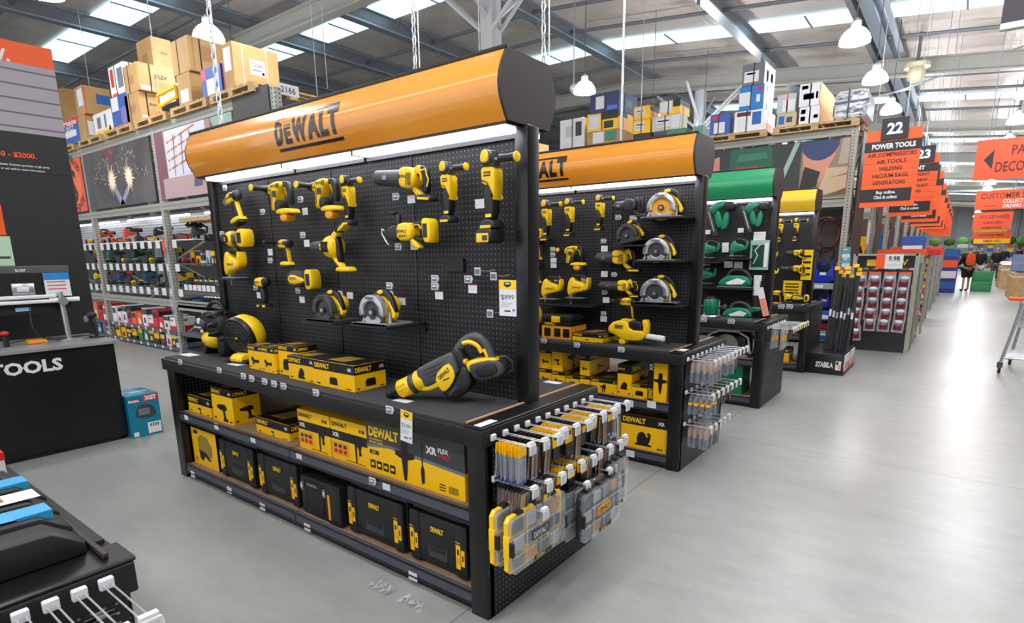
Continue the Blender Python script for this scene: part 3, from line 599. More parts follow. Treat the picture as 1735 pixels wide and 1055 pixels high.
def ptag(x, y, z, ang=0, kind='esl', w=.036, label='small grey electronic price tag', group='price tags', ax='y', tilt=0):
    """electronic shelf tag on a clip, or a small paper card"""
    m = MB()
    if kind == 'esl':
        h = w*.72; m.prism([(-w/2, -h/2), (w/2-.006, -h/2), (w/2+.003, 0), (w/2-.006, h/2), (-w/2, h/2)], -.008, 0, TAG, .0015, rnd=False)
        m.box(-w*.38, w*.3, -.0086, -.008, -h*.34, h*.34, TAGI); m.box(-w*.3, w*.2, -.009, -.0086, -h*.05, h*.2, PAP)
    else:
        h = w*.75; m.box(-w/2, w/2, -.0015, 0, -h/2, h/2, PAP)
        if kind == 'red': m.box(-w/2, w/2, -.002, -.0015, h*.4, h*.5, RED)
        for i in range(3): m.box(-w*.38, w*.35, -.0018, -.0015, h*.2-i*h*.22, h*.26-i*h*.22, TAG)
    o = m.build('price_tag' if kind == 'esl' else 'price_card', None, 0); o.location = (x, y, z)
    o.rotation_euler = (tilt, ang, math.pi/2 if ax == 'x' else 0)
    return tag(o, label, 'price tag' if kind == 'esl' else 'price card', group)
def promo(px, py, y, price, label, w=.085, h=.15, tilt=0, ax='y', v=None):
    p = on(px, py, 1 if ax == 'y' else 0, y); m = MB(); m.box(-w/2, w/2, -.0015, 0, -h, 0, PAP); m.box(-w/2, w/2, -.002, -.0015, -h*.26, 0, YEL)
    m.prism([(-w*.2, -h*.06), (w*.2, -h*.06), (w*.2, -h*.16), (0, -h*.21), (-w*.2, -h*.16)], -.0024, -.002, CBK); m.box(-w*.13, w*.13, -.0027, -.0024, -h*.12, -h*.085, PAP)
    m.text('$'+price, INK, (0, -.002, -h*.47), (1, 0, 0), (0, 0, 1), w=w*.75, h=h*.14, bold=0)
    m.text('$', INK, (-w*.42, -.002, -h*.42), (1, 0, 0), (0, 0, 1), h=h*.05, bold=0)
    for i in range(3): m.box(-w*.4, w*.3-i*.01, -.002, -.0015, -h*(.64+i*.05), -h*(.63+i*.05), TAGI)
    m.box(-w*.2, w*.15, -.002, -.0015, -h*.88, -h*.84, INK); m.box(w*.28, w*.42, -.002, -.0015, -h*.86, -h*.8, TAGI)
    o = m.build('promotion_card', None, 0); o.location = p; o.rotation_euler = (0, tilt, 0); return tag(o, label, 'price card')
# ============================================================ display gondolas
XE, XL, DK, DP = -1.49, -4.5, .9, .93
PEGY = peg_mat('pegboard_front', ('X', 'Z'), '0c0c0f', '5e5e66', rough=.6); PEGE = peg_mat('pegboard_end', ('Y', 'Z'), '0e0e11', '8d8d92'); PEGD = peg_mat('pegboard_dim', ('Y', 'Z'), '0c0c0e', 'aab0b4', r=.004)
SLATE = mat('slatted_end', '161618', .4); BROWN = mat('header_end', '352a2c', .5)
def header_mat(name, c1, c2): return noise_mat(name, c1, c2, 2.5, .16, .24, coat=.8, stretch=(.3, 1, 1))
HOR = header_mat('header_orange', 'e08a22', 'eb9a30'); HGR = header_mat('header_green', '1f8a5c', '2a9866'); HYE = header_mat('header_yellow', 'eeb41a', 'f4c436')
def text_slices(s, bold):
    vs, fs, X0, X1, Y0, Y1 = text_geo(s, bold); b = bmesh.new(); V = [b.verts.new(v) for v in vs]
    for f in fs:
        try: b.faces.new([V[i] for i in f])
        except ValueError: pass
    for i in range(1, 12):
        bmesh.ops.bisect_plane(b, geom=b.verts[:]+b.edges[:]+b.faces[:], plane_co=(0, Y0+(Y1-Y0)*i/12, 0), plane_no=(0, 1, 0))
    b.verts.index_update(); r = ([tuple(v.co) for v in b.verts], [tuple(v.index for v in f.verts) for f in b.faces], X0, X1, Y0, Y1); b.free(); return r
def gondola(y1, label, hm, xl=XL, slat=False, xe=XE, z_top=2.43, word=True, endm=None, ztube=True, dp=DP):
    r = empty('display_gondola', ((xe+xl)/2, y1+dp/2, 0), label, 'display stand'); cx, cy = r.location.x, r.location.y
    def pt(name, fn, parent=None, smooth=40):
        m = MB(); m.T = Matrix.Translation((-cx, -cy, 0)); fn(m); return m.build(name, parent or r, smooth)
    y2 = y1+dp; xm = (xe+xl)/2
    pt('end_panel', lambda m: (m.box(xe-.012, xe, y1+.02, y2-.02, .0, DK-.03, SLATE if slat else PEGE), [m.box(xe, xe+.006, y1+.02, y2-.02, .03+i*.03, .045+i*.03, SLATE) for i in range(27)] if slat else None), None, 0)
    pt('far_end_panel', lambda m: m.box(xl, xl+.012, y1+.02, y2-.02, .02, DK-.03, PEGD), None, 0)
    for x in (xe-.05, xm, xl+.05):
        for yy in (y1+.025, y2-.025) if x != xm else (y1+dp/2,): pt('upright', lambda m: m.box(x-.05, x+.05, yy-.025, yy+.025, 0, DK-.02, FBK, .004))
    pt('deck', lambda m: (m.box(xl-.02, xe+.005, y1-.02, y2+.02, DK-.09, DK-.012, FBM, .004), m.box(xe-.1, xe+.004, y1-.015, y2+.015, DK-.012, DK, FBK, .003)))
    pt('carpet', lambda m: m.box(xl, xe-.11, y1, y2, DK-.012, DK-.001, CARP), None, 0)
    pt('wood_edging', lambda m: m.box(xe-.112, xe-.1, y1+.01, y2-.01, DK-.011, DK+.004, STRIP), None, 0)
    for a, b in ((xl+.1, xm-.005), (xm+.005, xe-.1)):
        for z in (.105, .505):
            s = pt('shelf', lambda m: m.box(a, b, y1+.03, y2-.03, z-.02, z, MDF), None, 0)
            pt('price_rail', lambda m: (m.box(a, b, y1+.006, y1+.028, z-.07, z+.004, RAIL, .003), m.box(a+.004, b-.004, y1+.002, y1+.006, z-.065, z-.055, FBK), m.box(a+.004, b-.004, y1+.002, y1+.006, z-.008, z+.003, FBK)), s, 0)
    pt('kick_plate', lambda m: m.box(xl+.05, xe-.05, y1+.03, y1+.04, 0, .05, FBM), None, 0)
    yb = y1+dp/2
    pt('pegboard', lambda m: (m.box(xl+.1, xe-.14, yb-.02, yb+.02, DK, 2.17, PEGY), [m.box(x-.004, x+.004, yb-.024, yb+.024, DK, 2.15, FBK) for x in (xl+.1+.71, xl+.1+1.39, xl+.1+2.08)]), None, 0)
    for x in (xe-.11, xl+.08): pt('post', lambda m: m.box(x-.035, x+.035, yb-.045, yb+.045, DK-.01, z_top-.28, FBK, .004))
    zt, zm, zb = z_top, z_top-.14, z_top-.28; wt, wm = .152, .207
    prof = [(yb-wt, zb)]+[(yb-wt-(wm-wt)*math.sin(math.pi*i/10), zb+(zt-zb)*i/10) for i in range(1, 10)]+[(yb-wt, zt), (yb+wt, zt)]+[(yb+wt+(wm-wt)*math.sin(math.pi*i/10), zt-(zt-zb)*i/10) for i in range(1, 10)]+[(yb+wt, zb)]
    xb0, xb1 = xl+.12, xe-.097
    n = len(prof)
    def hd(m):
        v = [(x, a, b) for x in (xb0+.012, xb1-.012) for a, b in prof]; k = 10
        m.add(v, [(i, i+1, n+i+1, n+i) for i in list(range(0, 10))+list(range(11, 21))], hm); m.add(v, [(10, 11, n+11, n+10)], BLK)
        m.box(xb0+.012, xb1-.012, yb-wt+.001, yb+wt-.001, zb-.012, zb+.004, BLK); m.box(xb0, xb1, yb-wt-.006, yb-wt+.01, zt-.004, zt+.012, BLK, .002)
    h = pt('light_box', hd)
    for x, s in ((xb0, 0), (xb1-.012, 0)): pt('end_cap', lambda m: m.prism([(a, b) for a, b in prof], x, x+.014, endm or BROWN, 0, 'x'), h)
    if word:
        def crv(a, b, x0, zc): z = zc+b; t = (z-zb)/(zt-zb); return (x0+a, yb-wt-(wm-wt)*math.sin(math.pi*t)-.0025, z)
        def lt(m):
            x0 = xl+.10+.86 if word is True else word; zc = zm-.002; q = lambda a, b: crv(a*1.1, b*1.04, x0, zc)
            for s, a, hh, dz in (('D', -.235, .125, 0), ('E', -.157, .098, -.013), ('W', -.055, .125, 0), ('A', .063, .125, 0), ('L', .15, .125, 0), ('T', .225, .135, .005)):
                vs, fs, X0, X1, Y0, Y1 = text_slices(s, .055); ww = {'D': .072, 'E': .058, 'W': .13, 'A': .098, 'L': .064, 'T': .082}[s]
                m.add([q(a+((v[0]-X0)/(X1-X0)-.5)*ww, ((v[1]-Y0)/(Y1-Y0)-.5)*hh+dz) for v in vs], fs, HINK)
            for z0, z1, a0, a1 in ((-.092, -.078, -.27, .275), (.074, .088, .0, .265), (.074, .088, -.27, -.05)):
                N = 2; m.add([q(a0, z0), q(a1, z0), q(a1, z1), q(a0, z1)], [(0, 1, 2, 3)], HINK)
        pt('lettering', lt, h, 0)
    for a, b in ((xb0+.1, xm-.35), (xm-.33, xm+.32), (xm+.34, xb1-.04)) if ztube else ():
        pt('light_diffuser', lambda m: (m.box(a, b, yb-.135, yb-.035, zb-.03, zb-.012, TUBE), m.box(a, a+.01, yb-.14, yb-.03, zb-.034, zb-.01, FBK), m.box(a, b, yb-.04, yb-.028, zb-.05, zb-.01, DGR)), h, 0)
        pt('light_diffuser', lambda m: m.box(a, b, yb+.035, yb+.135, zb-.03, zb-.012, TUBE), h, 0)
    return r
HINK = mat('header_ink', '231b18', .25, coat=.6)
# ============================================================ the four gondolas down the middle
gondola(1.737, 'nearest black display stand with orange curved header and glossy logo', HOR, word=-2.95)
gondola(3.937, 'second black display stand with orange header behind the nearest one', HOR, word=-2.95)
gondola(6.13, 'black display stand with green curved header holding green tools', HGR, xl=-4.5, slat=True, word=False)
gondola(8.36, 'farthest black display stand with plain yellow header', HYE, xl=-4.3, slat=True, word=False, z_top=2.4, xe=-1.5)
gondola(-.46, 'nearest low black display stand with trays at the lower left corner of the view', HOR, word=False, z_top=3.4) if False else None
# ============================================================ placing tools on the boards
def _verts(o, M, out):
    if o.type == 'MESH':
        for v in o.data.vertices: out.append(M @ v.co)
    for c in kids_cached(o): _verts(c, M @ c.matrix_basis, out)
_vc = {}
def tverts(o):
    if o.name not in _vc: a = []; _verts(o, Matrix(), a); _vc[o.name] = a[::3]
    return _vc[o.name]
def prj(p):
    d = p-EYE; z = d.dot(_fw); return CCX+CF*d.dot(_r2)/z, CCY-CF*d.dot(_u2)/z
USED = set()
def put(src, label, box, v, ax=1, rot=(0, 0, 0), group=None, cat='power tool', back=0, s=None, base=None):
    """scale a tool to its size in the photo and set it at depth v"""
    L, T, R_, B = box; cx, cy = (L+R_)/2, (T+B)/2
    if src.name in USED: o = dup(src)
    else: o = src; USED.add(src.name)
    V = tverts(src); from_e = __import__('mathutils').Euler(rot).to_matrix(); V = [from_e @ a for a in V]
    loc = on(cx, cy, ax, v); k = s or 1
    for _ in range(5):
        q = [prj(loc+a*k) for a in V]; l, r = min(a[0] for a in q), max(a[0] for a in q); t, b = min(a[1] for a in q), max(a[1] for a in q)
        if not s: k *= math.sqrt((R_-L)/(r-l)*(B-T)/(b-t))
        p0 = prj(loc); loc = on(p0[0]+cx-(l+r)/2, p0[1]+cy-(t+b)/2, ax, v)
    if base is not None:
        loc.z = base-min(a.z for a in V)*k
    o.location = loc; o.scale = (k, k, k); o.rotation_euler = rot
    if 'group' in o: del o['group']
    return tag(o, label, cat, group)
PI = math.pi
BK1 = 2.18-.05
drill = t_drill(); sdrill = t_drill(side=True); imp = t_impact(); rot_ = t_rotary(); gr = t_grinder(); grb = t_grinder(batt=True); grc = t_grinder(cap=BLK)
saw = t_saw(); sawd = t_saw(G=DGR, plate=DGR); sawk = t_saw(G=SIL, blade=COR); rec = t_recip(hook=True); rec2 = t_recip(nose=.06); blow = t_blower(); band = t_band(); jig = t_jigsaw(); sand = t_sander(); pol = t_polisher()
put(drill, 'small yellow drill hanging at the top left corner of the nearest board', (372, 328, 425, 377), 2.09, rot=(0, -.25, 0))
put(rot_, 'yellow rotary hammer with battery base, first of the pair on the nearest board', (428, 300, 502, 382), 2.06)
put(rot_, 'yellow rotary hammer with battery base, right of its twin on the nearest board', (505, 294, 578, 378), 2.06)
put(grc, 'upright yellow grinder with black head beside the twin rotary hammers', (577, 292, 612, 386), 2.1)
put(rec, 'reciprocating saw with grey front boot near top middle of the nearest board', (632, 279, 742, 342), 2.09, rot=(0, .1, 0))
put(gr, 'upright yellow grinder with black grip, left of the pair at the board end', (749, 260, 790, 390), 2.1)
put(grb, 'upright yellow grinder with battery and side handle at the board right end', (805, 255, 882, 410), 2.09)
put(sand, 'small yellow palm sander below the top left drill', (376, 388, 428, 420), 2.09)
put(sdrill, 'black and yellow hammer drill below the first rotary hammer', (450, 399, 494, 460), 2.08)
put(blow, 'yellow blower with black nozzle in the middle of the nearest board', (517, 382, 612, 453), 2.08)
put(band, 'long yellow hammer with loop handle below the reciprocating saw', (638, 362, 752, 416), 2.07)
put(jig, 'yellow and black trimmer on a small black shelf at the board left edge', (366, 430, 430, 474), 2.06)
put(imp, 'compact yellow impact driver above the black deck fan', (428, 468, 463, 522), 2.09)
put(pol, 'yellow and grey oscillating tool left of the dark circular saw', (489, 456, 541, 490), 2.09)
put(sawd, 'circular saw with dark grey blade guard on a black bracket', (526, 484, 602, 553), 1.98, rot=(0, 0, .05))
put(saw, 'circular saw with pale grey blade guard nearest the big demolition hammer', (604, 483, 692, 560), 1.97, rot=(0, 0, .05))
def bracket(label, box, v, yb, w=.26, th=.012, m0=None):
    L, T, R_, B = box; p = on((L+R_)/2, B, 1, v); m = MB()
    m.box(p.x-w/2, p.x+w/2, v-.09, yb, p.z-th, p.z, m0 or FBM); m.box(p.x-w/2, p.x+w/2, yb-.012, yb, p.z-.09, p.z, m0 or FBM)
    m.prism([(v, p.z-th), (yb, p.z-th), (yb, p.z-.13)], p.x+w/2-.004, p.x+w/2, m0 or FBM, 0, 'x')
    return mesh_thing(m, 'shelf_bracket', label, 'shelf')
for nm, lb in (('circular saw with dark', 'black steel bracket shelf under the dark guarded circular saw'), ('circular saw with pale', 'black steel bracket shelf under the pale guarded circular saw')):
    o = [q for q in SC.collection.objects if q.get('label', '').startswith(nm)][0]; k = o.scale[0]; z = o.location.z-.0725*k; x = o.location.x; m = MB()
    m.box(x-.13, x+.17, 1.9, 2.18, z-.01, z-.001, FBM); m.box(x-.13, x+.17, 2.165, 2.18, z-.05, z, FBM)
    mesh_thing(m, 'shelf_bracket', lb, 'shelf')
o = [q for q in SC.collection.objects if q.get('label', '').startswith('yellow and black trimmer')][0]; k = o.scale[0]; z = o.location.z-.076*k; x = o.location.x
m = MB(); m.box(x-.1, x+.14, 1.97, 2.18, z-.01, z-.001, FBM); mesh_thing(m, 'shelf_bracket', 'small black shelf under the trimmer at the board left edge', 'shelf')
# peg hooks behind the big tools so they hang from the board
# ------------------------------------------------------------ tags on the nearest board
for px, py, k, lb in [(382, 318, 'esl', 'wide grey price tag above the top left drill'), (377, 396, 'esl', 'grey price tag left of the palm sander'), (446, 359, 'esl', 'grey price tag under the first rotary hammer'), (510, 338, 'esl', 'grey price tag between the twin rotary hammers'), (517, 358, 'card', 'white price card between the twin rotary hammers'),
     (458, 427, 'card', 'white price card beside the hammer drill grip'), (459, 441, 'esl', 'grey price tag under the hammer drill'), (514, 398, 'esl', 'grey price tag above the blower nozzle'), (520, 412, 'card', 'white price card behind the blower nozzle'), (672, 333, 'esl', 'grey price tag under the reciprocating saw'), (697, 337, 'red', 'white price card under the reciprocating saw'),
     (676, 418, 'esl', 'grey price tag under the long hammer'), (702, 416, 'red', 'white price card under the long hammer'), (738, 472, 'esl', 'upper grey price tag in the stacked pair left of the black patch'), (738, 485, 'esl', 'lower grey price tag in the stacked pair left of the black patch'), (744, 500, 'red', 'white price card under the stacked pair of tags'), (795, 473, 'esl', 'grey price tag under the black patch'), (801, 489, 'red', 'white price card under the black patch'),
     (506, 492, 'esl', 'grey price tag under the oscillating tool'), (512, 507, 'red', 'white price card under the oscillating tool'), (577, 498, 'esl', 'grey price tag behind the dark guarded saw'), (593, 500, 'red', 'red topped price card right of the dark guarded saw'), (661, 484, 'esl', 'upper grey price tag behind the pale guarded saw'), (662, 498, 'esl', 'lower grey price tag behind the pale guarded saw'), (681, 510, 'red', 'red topped price card right of the pale guarded saw'),
     (434, 487, 'esl', 'grey price tag beside the impact driver'), (439, 500, 'card', 'white price card hanging on the impact driver'), (594, 372, 'card', 'white price card behind the black headed grinder'), (813, 345, 'card', 'white price card behind the battery grinder')]:
    y = 2.12; p = on(px, py, 1, y); ptag(p.x, y, p.z, 0, k, .05 if k == 'esl' else .055, lb, None)
def pegarm(px, py, lb):
    p = on(px, py, 1, 2.07); m = MB(); m.tube(chaikin([(p.x, 2.18, p.z), (p.x, 2.12, p.z-.008), (p.x, 2.07, p.z), (p.x, 2.06, p.z+.012)], 1, False), .003, CHN, 6); m.box(p.x-.018, p.x+.018, 2.052, 2.056, p.z-.022, p.z+.014, TAG); m.box(p.x-.013, p.x+.013, 2.05, 2.052, p.z-.016, p.z+.006, TAGI)
    mesh_thing(m, 'display_hook', lb, 'hook')
pegarm(813, 458, 'single wire hook with tag just right of the black patch'); pegarm(840, 466, 'single wire hook with tag left of the $899 card'); pegarm(834, 529, 'single wire hook with tag below the $899 card')
p0, p1 = on(755, 438, 1, 2.175), on(787, 460, 1, 2.175); m = MB(); m.box(p0.x, p1.x, 2.165, 2.179, p1.z, p0.z, FBM); mesh_thing(m, 'blanking_plate', 'small plain black plate covering peg holes right of board middle', 'plate')
promo(860, 474, 2.0, '899', 'white and yellow $899 promotion card at the right end of the board', .094, .157)
promo(689, 696, 1.712, '1399', 'white and yellow $1399 promotion card hanging on the deck edge', .078, .15, tilt=.08)
# cards lying on the deck
def flatcard(px, py, w, d, lb, z=DK, rz=0, ink=None):
    p = on(px, py, 2, z); m = MB(); m.box(-w/2, w/2, -d/2, d/2, 0, .0015, PAP)
    if ink: m.text(ink, INK, (0, 0, .0022), (1, 0, 0), (0, 1, 0), w=w*.6, h=d*.45, bold=0)
    o = m.build('price_card', None, 0); o.location = (p.x, p.y, z+.0005); o.rotation_euler = (0, 0, rz); return tag(o, lb, 'price card')
flatcard(683, 679, .1, .05, 'blank white card lying before the demolition hammer nose'); flatcard(401, 617, .14, .07, 'white card lying in front of the deck fan'); flatcard(321, 601, .16, .08, 'white card lying at the far left of the nearest deck')
flatcard(823, 717, .04, .11, 'white label stuck on the nearest deck corner', DK+.001, 0); flatcard(937, 648, .1, .05, 'white card lying behind the board on the nearest deck')
# esl tags on the deck edge
for px, py, lb in [(306, 613, 'grey price tag at the left end of the deck edge'), (372, 627, 'grey price tag on the deck edge below the inflator'), (413, 637, 'grey price tag on the deck edge, first of two below the fan'), (427, 641, 'grey price tag on the deck edge, second of two below the fan'), (449, 646, 'grey price tag on the deck edge, first of three below the small cartons'), (465, 650, 'grey price tag on the deck edge, middle of three below the small cartons'), (481, 654, 'grey price tag on the deck edge, last of three below the small cartons'), (536, 665, 'grey price tag on the deck edge below the twin pack cartons'), (661, 694, 'grey price tag on the deck edge beside the $1399 card')]:
    p = on(px, py, 1, 1.712); ptag(p.x, 1.714, p.z, 0, 'esl', .05, lb, None)
for i, (px, py, lb) in enumerate([(316, 706, 'first'), (367, 722, 'second'), (429, 744, 'third'), (507, 771, 'fourth'), (655, 823, 'fifth')]):
    p = on(px, py, 1, 1.742); ptag(p.x, 1.741, p.z, 0, 'card', .055, 'white price card, %s from the left on the middle shelf rail' % lb, None)
p = on(631, 815, 1, 1.73); ptag(p.x, 1.735, p.z, 0, 'esl', .05, 'grey price tag clipped to the middle shelf rail', None)
for i, (px, py, lb) in enumerate([(327, 803, 'first'), (389, 830, 'second'), (445, 858, 'third'), (521, 893, 'fourth'), (700, 976, 'fifth')]):
    p = on(px, py, 1, 1.742); ptag(p.x, 1.741, p.z, 0, 'card', .06, 'white price card, %s from the left on the bottom shelf rail' % lb, None)
# ------------------------------------------------------------ cartons on the nearest stand
c = carton
z = DK
c('yellow battery carton, leftmost on the nearest deck', -3.56, -3.4, 1.86, 1.99, z, z+.155, k='grinder', frac=.22)
c('yellow battery carton, second on the nearest deck', -3.385, -3.24, 1.85, 1.98, z, z+.16, k='grinder', frac=.22)
c('tall yellow carton with black lid between the small and wide deck cartons', -3.225, -3.02, 1.87, 2.0, z, z+.185, k='bag', frac=.2)
c('wide yellow charger carton left of the twin pack carton on deck', -3.06, -2.8, 1.83, 2.0, z, z+.14, k='mitre', frac=.33)
c('long yellow battery twin pack carton nearest the demolition hammer', -2.795, -2.44, 1.82, 2.03, z, z+.142, k='bag', frac=.36)
z = .505
c('low yellow carton at the left end of the middle shelf', -4.37, -4.03, 1.8, 2.03, z, z+.125, k='drill', frac=.45)
c('upright yellow grinder carton at left of the middle shelf', -3.98, -3.7, 1.79, 1.98, z, z+.235, k='drill', frac=.2)
c('low yellow drill carton lying alone on the middle shelf', -3.48, -3.1, 1.82, 2.12, z, z+.1, k='drill', frac=.5)
c('yellow hammer drill carton, left of the two matching ones', -2.965, -2.66, 1.8, 1.93, z, z+.235, 'sds')
c('yellow hammer drill carton, right of the two matching ones', -2.65, -2.335, 1.8, 1.93, z, z+.235, 'sds')
c('plain yellow carton deep on the middle shelf under the fan', -3.9, -3.45, 2.35, 2.6, z, z+.16, 'plain', body=COR, word='DEWALT'); c('low yellow carton deep on the middle shelf behind the lone one', -3.4, -2.95, 2.3, 2.55, z, z+.1, 'plain', body=COR)
# the big demolition hammer carton
def bigbox():
    x0, x1, y0, y1, z0, z1 = -2.33, -1.655, 1.79, 2.0, .505, .775; m = MB(); w = x1-x0; h = z1-z0; m.box(x0, x1, y0, y1, z0, z1, CYE, .003); y = y0-.0008
    m.poly([(x0, y, z0+h*.55), (x0+w*.25, y, z0+h*.62), (x1, y, z0+h*.5), (x1, y, z1), (x0, y, z1)], DGR); m.poly([(x0, y-.0003, z0+h*.5), (x0+w*.25, y-.0003, z0+h*.57), (x1, y-.0003, z0+h*.45), (x1, y-.0003, z0+h*.51), (x0+w*.25, y-.0003, z0+h*.63), (x0, y-.0003, z0+h*.56)], TAGI)
    m.text('DEWALT', YEL, (x0+.02, y-.0006, z0+h*.83), (1, 0, 0), (0, 0, 1), w=w*.33, h=h*.18, al='l', bold=.045)
    m.text('60V LITHIUM-ION', YEL, (x0+.02, y-.0006, z0+h*.68), (1, 0, 0), (0, 0, 1), h=h*.035, al='l'); m.text('BREAKER HAMMER', YEL, (x0+.02, y-.0006, z0+h*.62), (1, 0, 0), (0, 0, 1), h=h*.035, al='l')
    m.text('XR', WHT, (x0+w*.64, y-.0006, z0+h*.76), (1, 0, 0), (0, 0, 1), h=h*.13, al='l', bold=.04); m.text('FLEX', WHT, (x0+w*.76, y-.0006, z0+h*.8), (1, 0, 0), (0, 0, 1), h=h*.08, al='l', bold=.03); m.text('VOLT', RED, (x0+w*.76, y-.0006, z0+h*.7), (1, 0, 0), (0, 0, 1), h=h*.08, al='l', bold=.03)
    pic(m, 'breaker', CBK, (x0+w*.42, y-.001, z0+h*.5), (1, 0, 0), h*.5); pic(m, 'chisel', CBK, (x0+w*.6, y-.001, z0+h*.48), (1, 0, 0), h*.45)
    face(m, x0+.02, x0+.09, z0+h*.38, z0+h*.46, CBK, (0, y, 0), (1, 0, 0), .0008, (0, -1, 0)); m.text('54V', YEL, (x0+.055, y-.0015, z0+h*.42), (1, 0, 0), (0, 0, 1), h=h*.05)
    for i in range(4): face(m, x0+.02+i*.05, x0+.06+i*.05, z0+h*.1, z0+h*.26, CBK, (0, y, 0), (1, 0, 0), .0008, (0, -1, 0)); face(m, x0+.028+i*.05, x0+.052+i*.05, z0+h*.15, z0+h*.21, CYE, (0, y, 0), (1, 0, 0), .0012, (0, -1, 0))
    for i in range(9): face(m, x1-.1+i*.007, x1-.097+i*.007, z0+h*.07, z0+h*.2, CBK, (0, y, 0), (1, 0, 0), .0008, (0, -1, 0))
    for i in range(3): face(m, x1-.16, x1-.12, z0+h*(.08+i*.05), z0+h*(.1+i*.05), CBK, (0, y, 0), (1, 0, 0), .0008, (0, -1, 0))
    m.poly([(x0+.003, y0+.003, z1+.0008), (x1-.003, y0+.003, z1+.0008), (x1-.003, y1-.003, z1+.0008), (x0+.003, y1-.003, z1+.0008)], DGR); m.text('DEWALT', MATS['dull_gold'], (x1-.2, (y0+y1)/2, z1+.0015), (-1, 0, 0), (0, -1, 0), w=.25, h=.06, bold=.04)
    face(m, y0, y1, z0+h*.5, z1, DGR, (x1, 0, 0), (0, 1, 0), .0008, (1, 0, 0))
    mesh_thing(m, 'tool_carton', 'largest yellow and grey breaker hammer carton on the middle shelf', 'box', None, None, 0)
bigbox()
z = .105
def gbox():
    x0, x1, y0, y1, h = -4.39, -4.02, 1.8, 1.98, .275; m = MB(); m.box(x0, x1, y0, y1, z, z+h, CYE, .002); y = y0-.001
    m.poly([(x0+.1, y, z+.1), (x0+.09, y, z+.2), (x0+.14, y, z+.24), (x0+.24, y, z+.23), (x0+.3, y, z+.16), (x0+.29, y, z+.09), (x0+.22, y, z+.07)], MATS['dull_gold'])
    m.poly([(x0+.1, y-.0003, z+.1), (x0+.09, y-.0003, z+.12), (x0+.2, y-.0003, z+.11), (x0+.27, y-.0003, z+.06), (x0+.24, y-.0003, z+.05), (x0+.18, y-.0003, z+.08), (x0+.15, y-.0003, z+.04), (x0+.11, y-.0003, z+.05)], CBK)
    m.box(x0+.04, x0+.1, y, y+.001, z+.235, z+.26, CBK); m.box(x0+.04, x0+.06, y, y+.001, z+.02, z+.06, MATS['dull_gold'])
    face(m, y0, y1, z, z+h, CBK, (x1, 0, 0), (0, 1, 0), .0006, (1, 0, 0)); m.text('DEWALT', YEL, (x1+.001, (y0+y1)/2, z+h*.6), (0, 0, -1), (0, 1, 0), w=.15, h=.05, bold=.04); m.text('XR', WHT, (x1+.001, (y0+y1)/2, z+h*.15), (0, 0, -1), (0, 1, 0), h=.04, bold=.04)
    m.poly([(x0+.002, y0+.002, z+h+.0008), (x1-.002, y0+.002, z+h+.0008), (x1-.002, y1-.002, z+h+.0008), (x0+.002, y1-.002, z+h+.0008)], DGR)
    mesh_thing(m, 'tool_carton', 'tall yellow boxed saw at the left end of the bottom shelf', 'box', None, None, 0)
gbox()
tcase('black tool case beside the tall yellow carton on the bottom shelf', -3.72, 1.78, z, .46)
tcase('black tool case, second from the left on the bottom shelf', -3.22, 1.78, z, .45)
tcase('black tool case left of the one with a torn yellow sticker', -2.3, 1.78, z, .46)
tcase('black tool case with a torn yellow sticker at the bottom shelf right end', -1.84, 1.78, z, .4)
m = MB(); p = (-1.93, 1.86, .396); m.add([(p[0], p[1], p[2]+.002), (p[0]+.1, p[1]-.01, p[2]+.012), (p[0]+.14, p[1]+.05, p[2]+.004), (p[0]+.05, p[1]+.07, p[2]+.05), (p[0], p[1], p[2]), (p[0]+.1, p[1]-.01, p[2]+.01), (p[0]+.14, p[1]+.05, p[2]), (p[0]+.05, p[1]+.07, p[2]+.045)], [(0, 1, 2, 3), (7, 6, 5, 4)], YEL); mesh_thing(m, 'torn_sticker', 'torn yellow sticker curling on top of a black tool case', 'sticker')
# slim accessory case set between
r = empty('tool_case', (-2.77, 1.87, z), 'plain black hard case with grey latches in the middle of the bottom shelf', 'tool case')
part('shell', r, lambda m: (m.box(-.2, .06, -.09, .09, 0, .24, BLK, .012), m.box(-.14, .03, -.095, -.085, .02, .22, FBM, .008), m.box(.065, .19, -.1, .09, 0, .25, BLK, .012)), 30)
for x in (-.17, .045): part('latch', r, lambda m: (m.box(x-.012, x+.012, -.1, -.088, .15, .2, TAGI, .002), m.box(x-.008, x+.008, -.102, -.1, .165, .19, PAP)), 0)
part('handle', r, lambda m: m.box(-.12, -.02, -.1, -.09, .19, .205, TAGI, .002), 0); part('sticker', r, lambda m: m.box(.08, .1, -.102, -.1, .03, .18, COR), 0)
